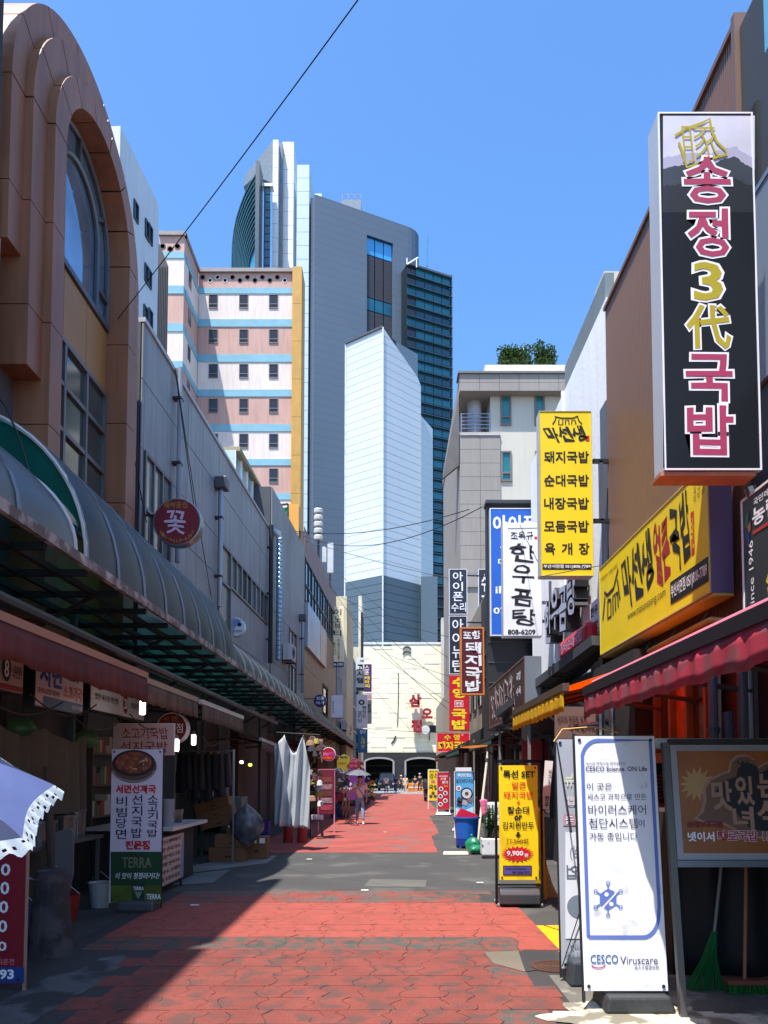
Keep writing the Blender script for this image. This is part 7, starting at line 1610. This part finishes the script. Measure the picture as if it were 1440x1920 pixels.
# ================================================================ black car
cq = P(727, 1484, Z=0); cx0, cy0 = cq.x-.1, cq.y+3
car = thing('black_car', 'black van parked nose to the lane before the arched garage', 'car', (cx0, cy0, 0))
CARM = mat((18, 19, 22), rough=.2, spec=.8, var=0)
sec = [(-.95, .3), (-.97, .75), (-.9, 1.0), (-.76, 1.75), (-.6, 1.86), (.6, 1.86), (.76, 1.75), (.9, 1.0), (.97, .75), (.95, .3)]
mm = M(); prof = [(0, .92, .62), (.25, 1, .66), (1.0, 1, .72), (1.9, 1, 1.0), (4.4, 1, 1.0), (4.7, .96, .97)]
vs = []
for yy_, sx_, sz_ in prof:
    for x_, z_ in sec: vs.append((cx0+x_*sx_, cy0+yy_, .25+(z_-.25)*(1 if z_ < 1.01 else (sz_ if yy_ > 1.2 else (1.0-.25)/(z_-.25)*.98))*(sz_/1 if z_ > 1.01 and yy_ > 1.2 else (1 if yy_ > .2 else .95))))
nS = len(sec); fs_ = [tuple(range(nS))[::-1], tuple((len(prof)-1)*nS+i for i in range(nS))]+[(j*nS+i, j*nS+(i+1) % nS, (j+1)*nS+(i+1) % nS, (j+1)*nS+i) for j in range(len(prof)-1) for i in range(nS)]
mm.add(vs, fs_).build('body', CARM, car, bevel=.04)
M().add([(cx0-.78, cy0+1.0, 1.05), (cx0+.78, cy0+1.0, 1.05), (cx0+.62, cy0+1.78, 1.78), (cx0-.62, cy0+1.78, 1.78)], [(0, 1, 2, 3)]).build('windscreen', mat((40, 50, 56), rough=.15, spec=.8), car, thick=.03)
for s in (-1, 1):
    M().box(cx0+s*.72-.14, cx0+s*.72+.14, cy0-.03, cy0+.1, .66, .82).build('headlight', mat((200, 206, 210), rough=.1), car, bevel=.02)
    M().box(cx0+s*1.08-.12, cx0+s*1.08+.1, cy0+1.25, cy0+1.35, 1.1, 1.28).build('mirror', CARM, car, bevel=.02)
    for wy in (.85, 3.7):
        w_ = M().lathe((cx0+s*.84, cy0+wy, .33), [(.33, -.1), (.33, .1), (.2, .11)], 20, Fr((0, 0, 0), (0, 1, 0), (1, 0, 0))).build('wheel', mat((20, 20, 20), rough=.9), car)
        M().lathe((cx0+s*.92, cy0+wy, .33), [(.2, -.06), (.18, .06)], 14, Fr((0, 0, 0), (0, 1, 0), (1, 0, 0))).build('rim', METAL, w_)
M().box(cx0-.5, cx0+.5, cy0-.04, cy0+.02, .5, .62).build('grille', mat((50, 52, 56), metal=.6), car); M().box(cx0-.26, cx0+.26, cy0-.06, cy0-.03, .36, .47).build('number_plate', WHITE, car)
M().box(cx0-.62, cx0+.62, cy0+1.85, cy0+4.2, 1.86, 1.9).build('roof_rail', METAL, car)
ob = thing('orange_barrier', 'orange water barrier standing behind the walking people', 'barrier', (3, 78, 0)); c = P(786, 1480, Z=0)
M().prism([(c.x-1.6, 76, 0), (c.x+.3, 76, 0), (c.x+.2, 76, .85), (c.x-1.5, 76, .85)], (0, .4, 0)).build('barrier', mat((232, 130, 20), rough=.5), ob, bevel=.05); M().box(c.x-1.5, c.x+.2, 75.97, 75.99, .35, .45).build('stripe', WHITE, ob)
hd = thing('clipped_hedge', 'low green hedge behind the orange barrier', 'hedge', (4, 82, 0)); mm = M(); rs = random.Random(31)
for k in range(1500):
    p = Vector((c.x+rs.uniform(-1.6, 3.2), 80+rs.uniform(-.4, .4), rs.uniform(.1, 1.25))); a = Vector((rs.gauss(0, 1), rs.gauss(0, 1), rs.gauss(0, 1))).normalized()*.09; b_ = a.cross(Vector((.3, .2, 1))).normalized()*.06; mm.add([p-a, p+b_, p+a, p-b_], [(0, 1, 2, 3)])
mm.build('foliage', mat((44, 84, 34), var=.4, trans=.1), hd); M().box(c.x-1.5, c.x+3.1, 79.7, 80.3, 0, 1.0).build('stems', mat((30, 40, 24)), hd)
# ================================================================ cables and rooftop things
def cable(lab, pts, rr=.008, sag=0, n=14, nm='overhead_cable', group='overhead cables', m_=None):
    p0, p1 = pts; q = []
    for i in range(n+1): t = i/n; p = Vector(p0).lerp(Vector(p1), t); p.z -= sag*4*t*(1-t); q.append(p)
    return tag(M().tube(q, rr, 6).build(nm, m_ or CABLE), lab, 'cable', group)
cable('thick black cable crossing the sky diagonally from the arched building', (P(208, 614, Y=11.2), P(709, 0, Y=6.5)+Vector((.02, 0, .3))), .007, .05)
cable('cable drooping down the grey wall behind the round flower sign', (P(328, 690, Y=13.0), P(372, 1010, Y=16.0)), .009, .0, m_=CABLE); cable('second cable drooping down the grey wall to the canopy', (P(330, 700, Y=13.1), P(398, 1130, Y=17.0)), .008, .1)
cable('cable hanging over the near grey canopy at the left edge', (P(0, 748, Y=7.2), P(80, 990, Y=6.0)), .009, -.15)
cable('cable swinging across the brown column toward the grey panels', (P(215, 620, Y=11.4), P(275, 980, Y=12.2)), .008, .15)
wires = [((500, 985), (880, 955), 30, 20, .5), ((540, 990), (905, 950), 31, 19, .9), ((545, 1005), (845, 1085), 31, 30, .1), ((640, 1120), (845, 1195), 40, 34, .2), ((655, 1125), (870, 1310), 40, 33, .2), ((690, 1208), (842, 1318), 56, 34, .1), ((700, 1215), (842, 1268), 60, 36, .1), ((640, 1080), (842, 1235), 44, 34, .1), ((690, 1280), (772, 1372), 58, 90, .0), ((650, 1140), (840, 1330), 46, 34, .3), ((560, 1000), (700, 1210), 31, 60, .3), ((690, 1366), (850, 1374), 52, 36, .05), ((1008, 1082), (1128, 1060), 11.3, 11, .0), ((975, 985), (1012, 1060), 15.2, 11.6, .02)]
WLAB = ['thin cable from the green netting across to the black clad building', 'drooping cable just under the netting cable, reaching the blue sign', 'thin cable running from the ochre fin to the upper navy sign', 'thin cable from the cream vertical sign down to the lower navy sign', 'long thin cable slanting down to the red vertical sign', 'cable slanting across the cream wall from its roof to the red sign', 'cable crossing the cream wall below its emblem', 'cable from the tan building to the middle of the navy signs', 'cable slanting to the round sign on the cream wall', 'cable ending at the bottom of the red vertical sign', 'cable along the tan building facade to the far left signs', 'level cable low across the cream wall', 'thin cable tied from the yellow menu sign to the long yellow sign', 'short thin cable crossing the white brush letter sign']
for k, (a_, b_, ya_, yb2, sg) in enumerate(wires): cable(WLAB[k], (P(*a_, Y=ya_), P(*b_, Y=yb2)), .012 if k < 12 else .007, sg, group='thin cables across the lane' if k < 12 else 'thin cables at the yellow signs')
# drainpipes on the grey building
def pipe(lab, x, y0, y1, fr_, rr, m_, head=True, nm='drainpipe', d=.14):
    a, z1 = fr_.px(x, y0); z0 = fr_.px(x, y1)[1]; r = thing(nm, lab, 'drainpipe', fr_.at(a, z0, d))
    M().tube([fr_.at(a, z0, d), fr_.at(a, z1, d)], rr, 10).build('pipe', m_, r)
    if head: M().fb(fr_, a-.16, a+.16, z1, z1+.26, d-.1, d+.16).build('rain_head', mat((84, 86, 90), rough=.4, metal=.4), r, bevel=.01)
    n = max(2, int((z1-z0)/1.2))
    for k in range(n): M().fb(fr_, a-.08, a+.08, z0+(z1-z0)*(k+.5)/n, z0+(z1-z0)*(k+.5)/n+.04, 0, d+rr).build('clamp', DMETAL, r)
    return r
pipe('steel drainpipe with a square head in the middle of the grey panel wall', 403, 918, 1140, fg, .06, METAL)
pipe('thin grey drainpipe near the brown column on the grey wall', 325, 690, 1060, fg, .05, mat((140, 146, 154), rough=.5), head=False)
pipe('tall black drainpipe at the end of the grey panel wall', 500.5, 985, 1245, fg, .07, CABLE, head=False)
pipe('drainpipe with a square head on the lower grey wall', 561, 1165, 1300, f2, .06, METAL)
dc = thing('exhaust_duct', 'silver spiral exhaust duct rising beside the black drainpipe', 'duct', (-3.6, 24.4, 3.6)); fd2 = FY(24.2)
a_, z1 = fd2.px(524, 1012); z0 = fd2.px(524, 1238)[1]
for k in range(26): zz0 = z0+(z1-z0)*k/26; M().lathe((a_, 24.2, zz0), [(.085, 0), (.1, .03), (.1, (z1-z0)/26-.03), (.085, (z1-z0)/26)], 14).build('duct_ring', mat((150, 176, 190), rough=.3, metal=.7), dc)
M().tube([(a_, 24.2, z1), (a_-.05, 24.2, z1+.2), (a_-.3, 24.3, z1+.35)], .12, 12).build('elbow', mat((200, 204, 206), rough=.35, metal=.5, bump=.8, bscale=30), dc)
nt_ = thing('green_netting', 'green mesh netting stretched over a roof frame behind the ochre fin', 'netting', (-4.4, 27, 8)); fn2 = FY(27.5)
M().grid(lambda u, v: fn2.at(*fn2.px(485+55*u, 950+(70+50*u)*v), .1*sin(u*6+v*4)), 14, 10).build('net', mat((20, 150, 96), rough=.8, var=.25, scale=2, trans=.4), nt_, smooth=True)
for a, b in (((485, 952), (540, 945)), ((540, 945), (541, 1060)), ((485, 952), (500, 990))): M().bar(fn2.at(*fn2.px(*a)), fn2.at(*fn2.px(*b)), .06).build('frame_bar', DMETAL, nt_)
rg_ = thing('rooftop_glasshouse', 'white framed glass penthouse on the grey building roof', 'glasshouse', (-5, 20, 9.4))
fgx = Fr(fg.at(0, 0, -.6), fg.u)
gz0, gz1 = 9.4, 11.1; ga0, ga1 = fgx.px(440, 900)[0], fgx.px(500, 960)[0]
M().fb(fgx, ga0, ga1, gz1, gz1+.12, -2.2, .15).build('roof', mat((150, 140, 110)), rg_)
for k in range(7): a = ga0+(ga1-ga0)*k/6; M().fb(fgx, a-.04, a+.04, gz0, gz1, -.05, .03).build('mullion', WHITE, rg_)
for k in range(6): a = ga0+(ga1-ga0)*k/6; M().fb(fgx, a+.05, a+(ga1-ga0)/6-.05, gz0, gz1-.02, -.04, -.02).build('pane', mat((150, 176, 170), rough=.1, spec=.9, var=.3), rg_)
M().fb(fgx, ga0-.05, ga0, gz0, gz1, -2.2, 0).build('end_wall', mat((190, 206, 196), rough=.3, var=.2), rg_)
an = thing('siren_stack', 'stack of five round white siren horns on a rooftop pole', 'siren', (-3.6, 33, 10)); fa2 = FY(36)
for k in range(5): a, z = fa2.px(597, 953+k*12.5+9); M().lathe((a, 36, z), [(.1, -.03), (.22, 0), (.23, .16), (.2, .2), (.06, .21)], 18).build('horn', mat((206, 208, 204), rough=.5), an)
a, z = fa2.px(597, 1012); M().tube([(a, 36, z-1.5), (a, 36, fa2.px(597, 950)[1])], .06, 8).build('pole', DMETAL, an)
ant = thing('panel_antenna', 'pair of white panel antennas on the tan building roof edge', 'antenna', (-3.3, 38, 9.5)); fa3 = FY(39)
for x0_, x1_, y0_, y1_ in ((604, 612, 1025, 1054), (614, 625, 1018, 1074)): a0_, b1_ = fa3.px(x0_, y0_); a1_, b0_ = fa3.px(x1_, y1_); M().box(a0_, a1_, 39, 39.2, b0_, b1_).build('antenna_panel', mat((196, 200, 202), rough=.5), ant, bevel=.02)
M().tube([(fa3.px(618, 1080)[0], 39.25, fa3.px(618, 1100)[1]), (fa3.px(618, 1080)[0], 39.25, fa3.px(618, 1030)[1])], .04, 8).build('pole', DMETAL, ant)
# litter
LLAB = ['pale paper scrap on the far grey patch beside the shadow edge', 'pale paper scrap at the edge of the bright red paving', 'pale paper scrap on the asphalt left of the yellow set menu stand', 'pale paper scrap on the far red lane right of the walking woman', 'pale paper scrap in the shade on the near paving at left']
for k, (x_, y_) in enumerate(((580, 1611), (684, 1669), (900, 1655), (722, 1560), (365, 1697))):
    c = P(x_, y_, Z=.02); tag(M().box(c.x-.05, c.x+.05, c.y-.03, c.y+.03, .02, .024).build('paper_scrap', WHITE), LLAB[k], 'litter', 'scraps of paper on the lane')

bpy.data.scenes.remove(WS)
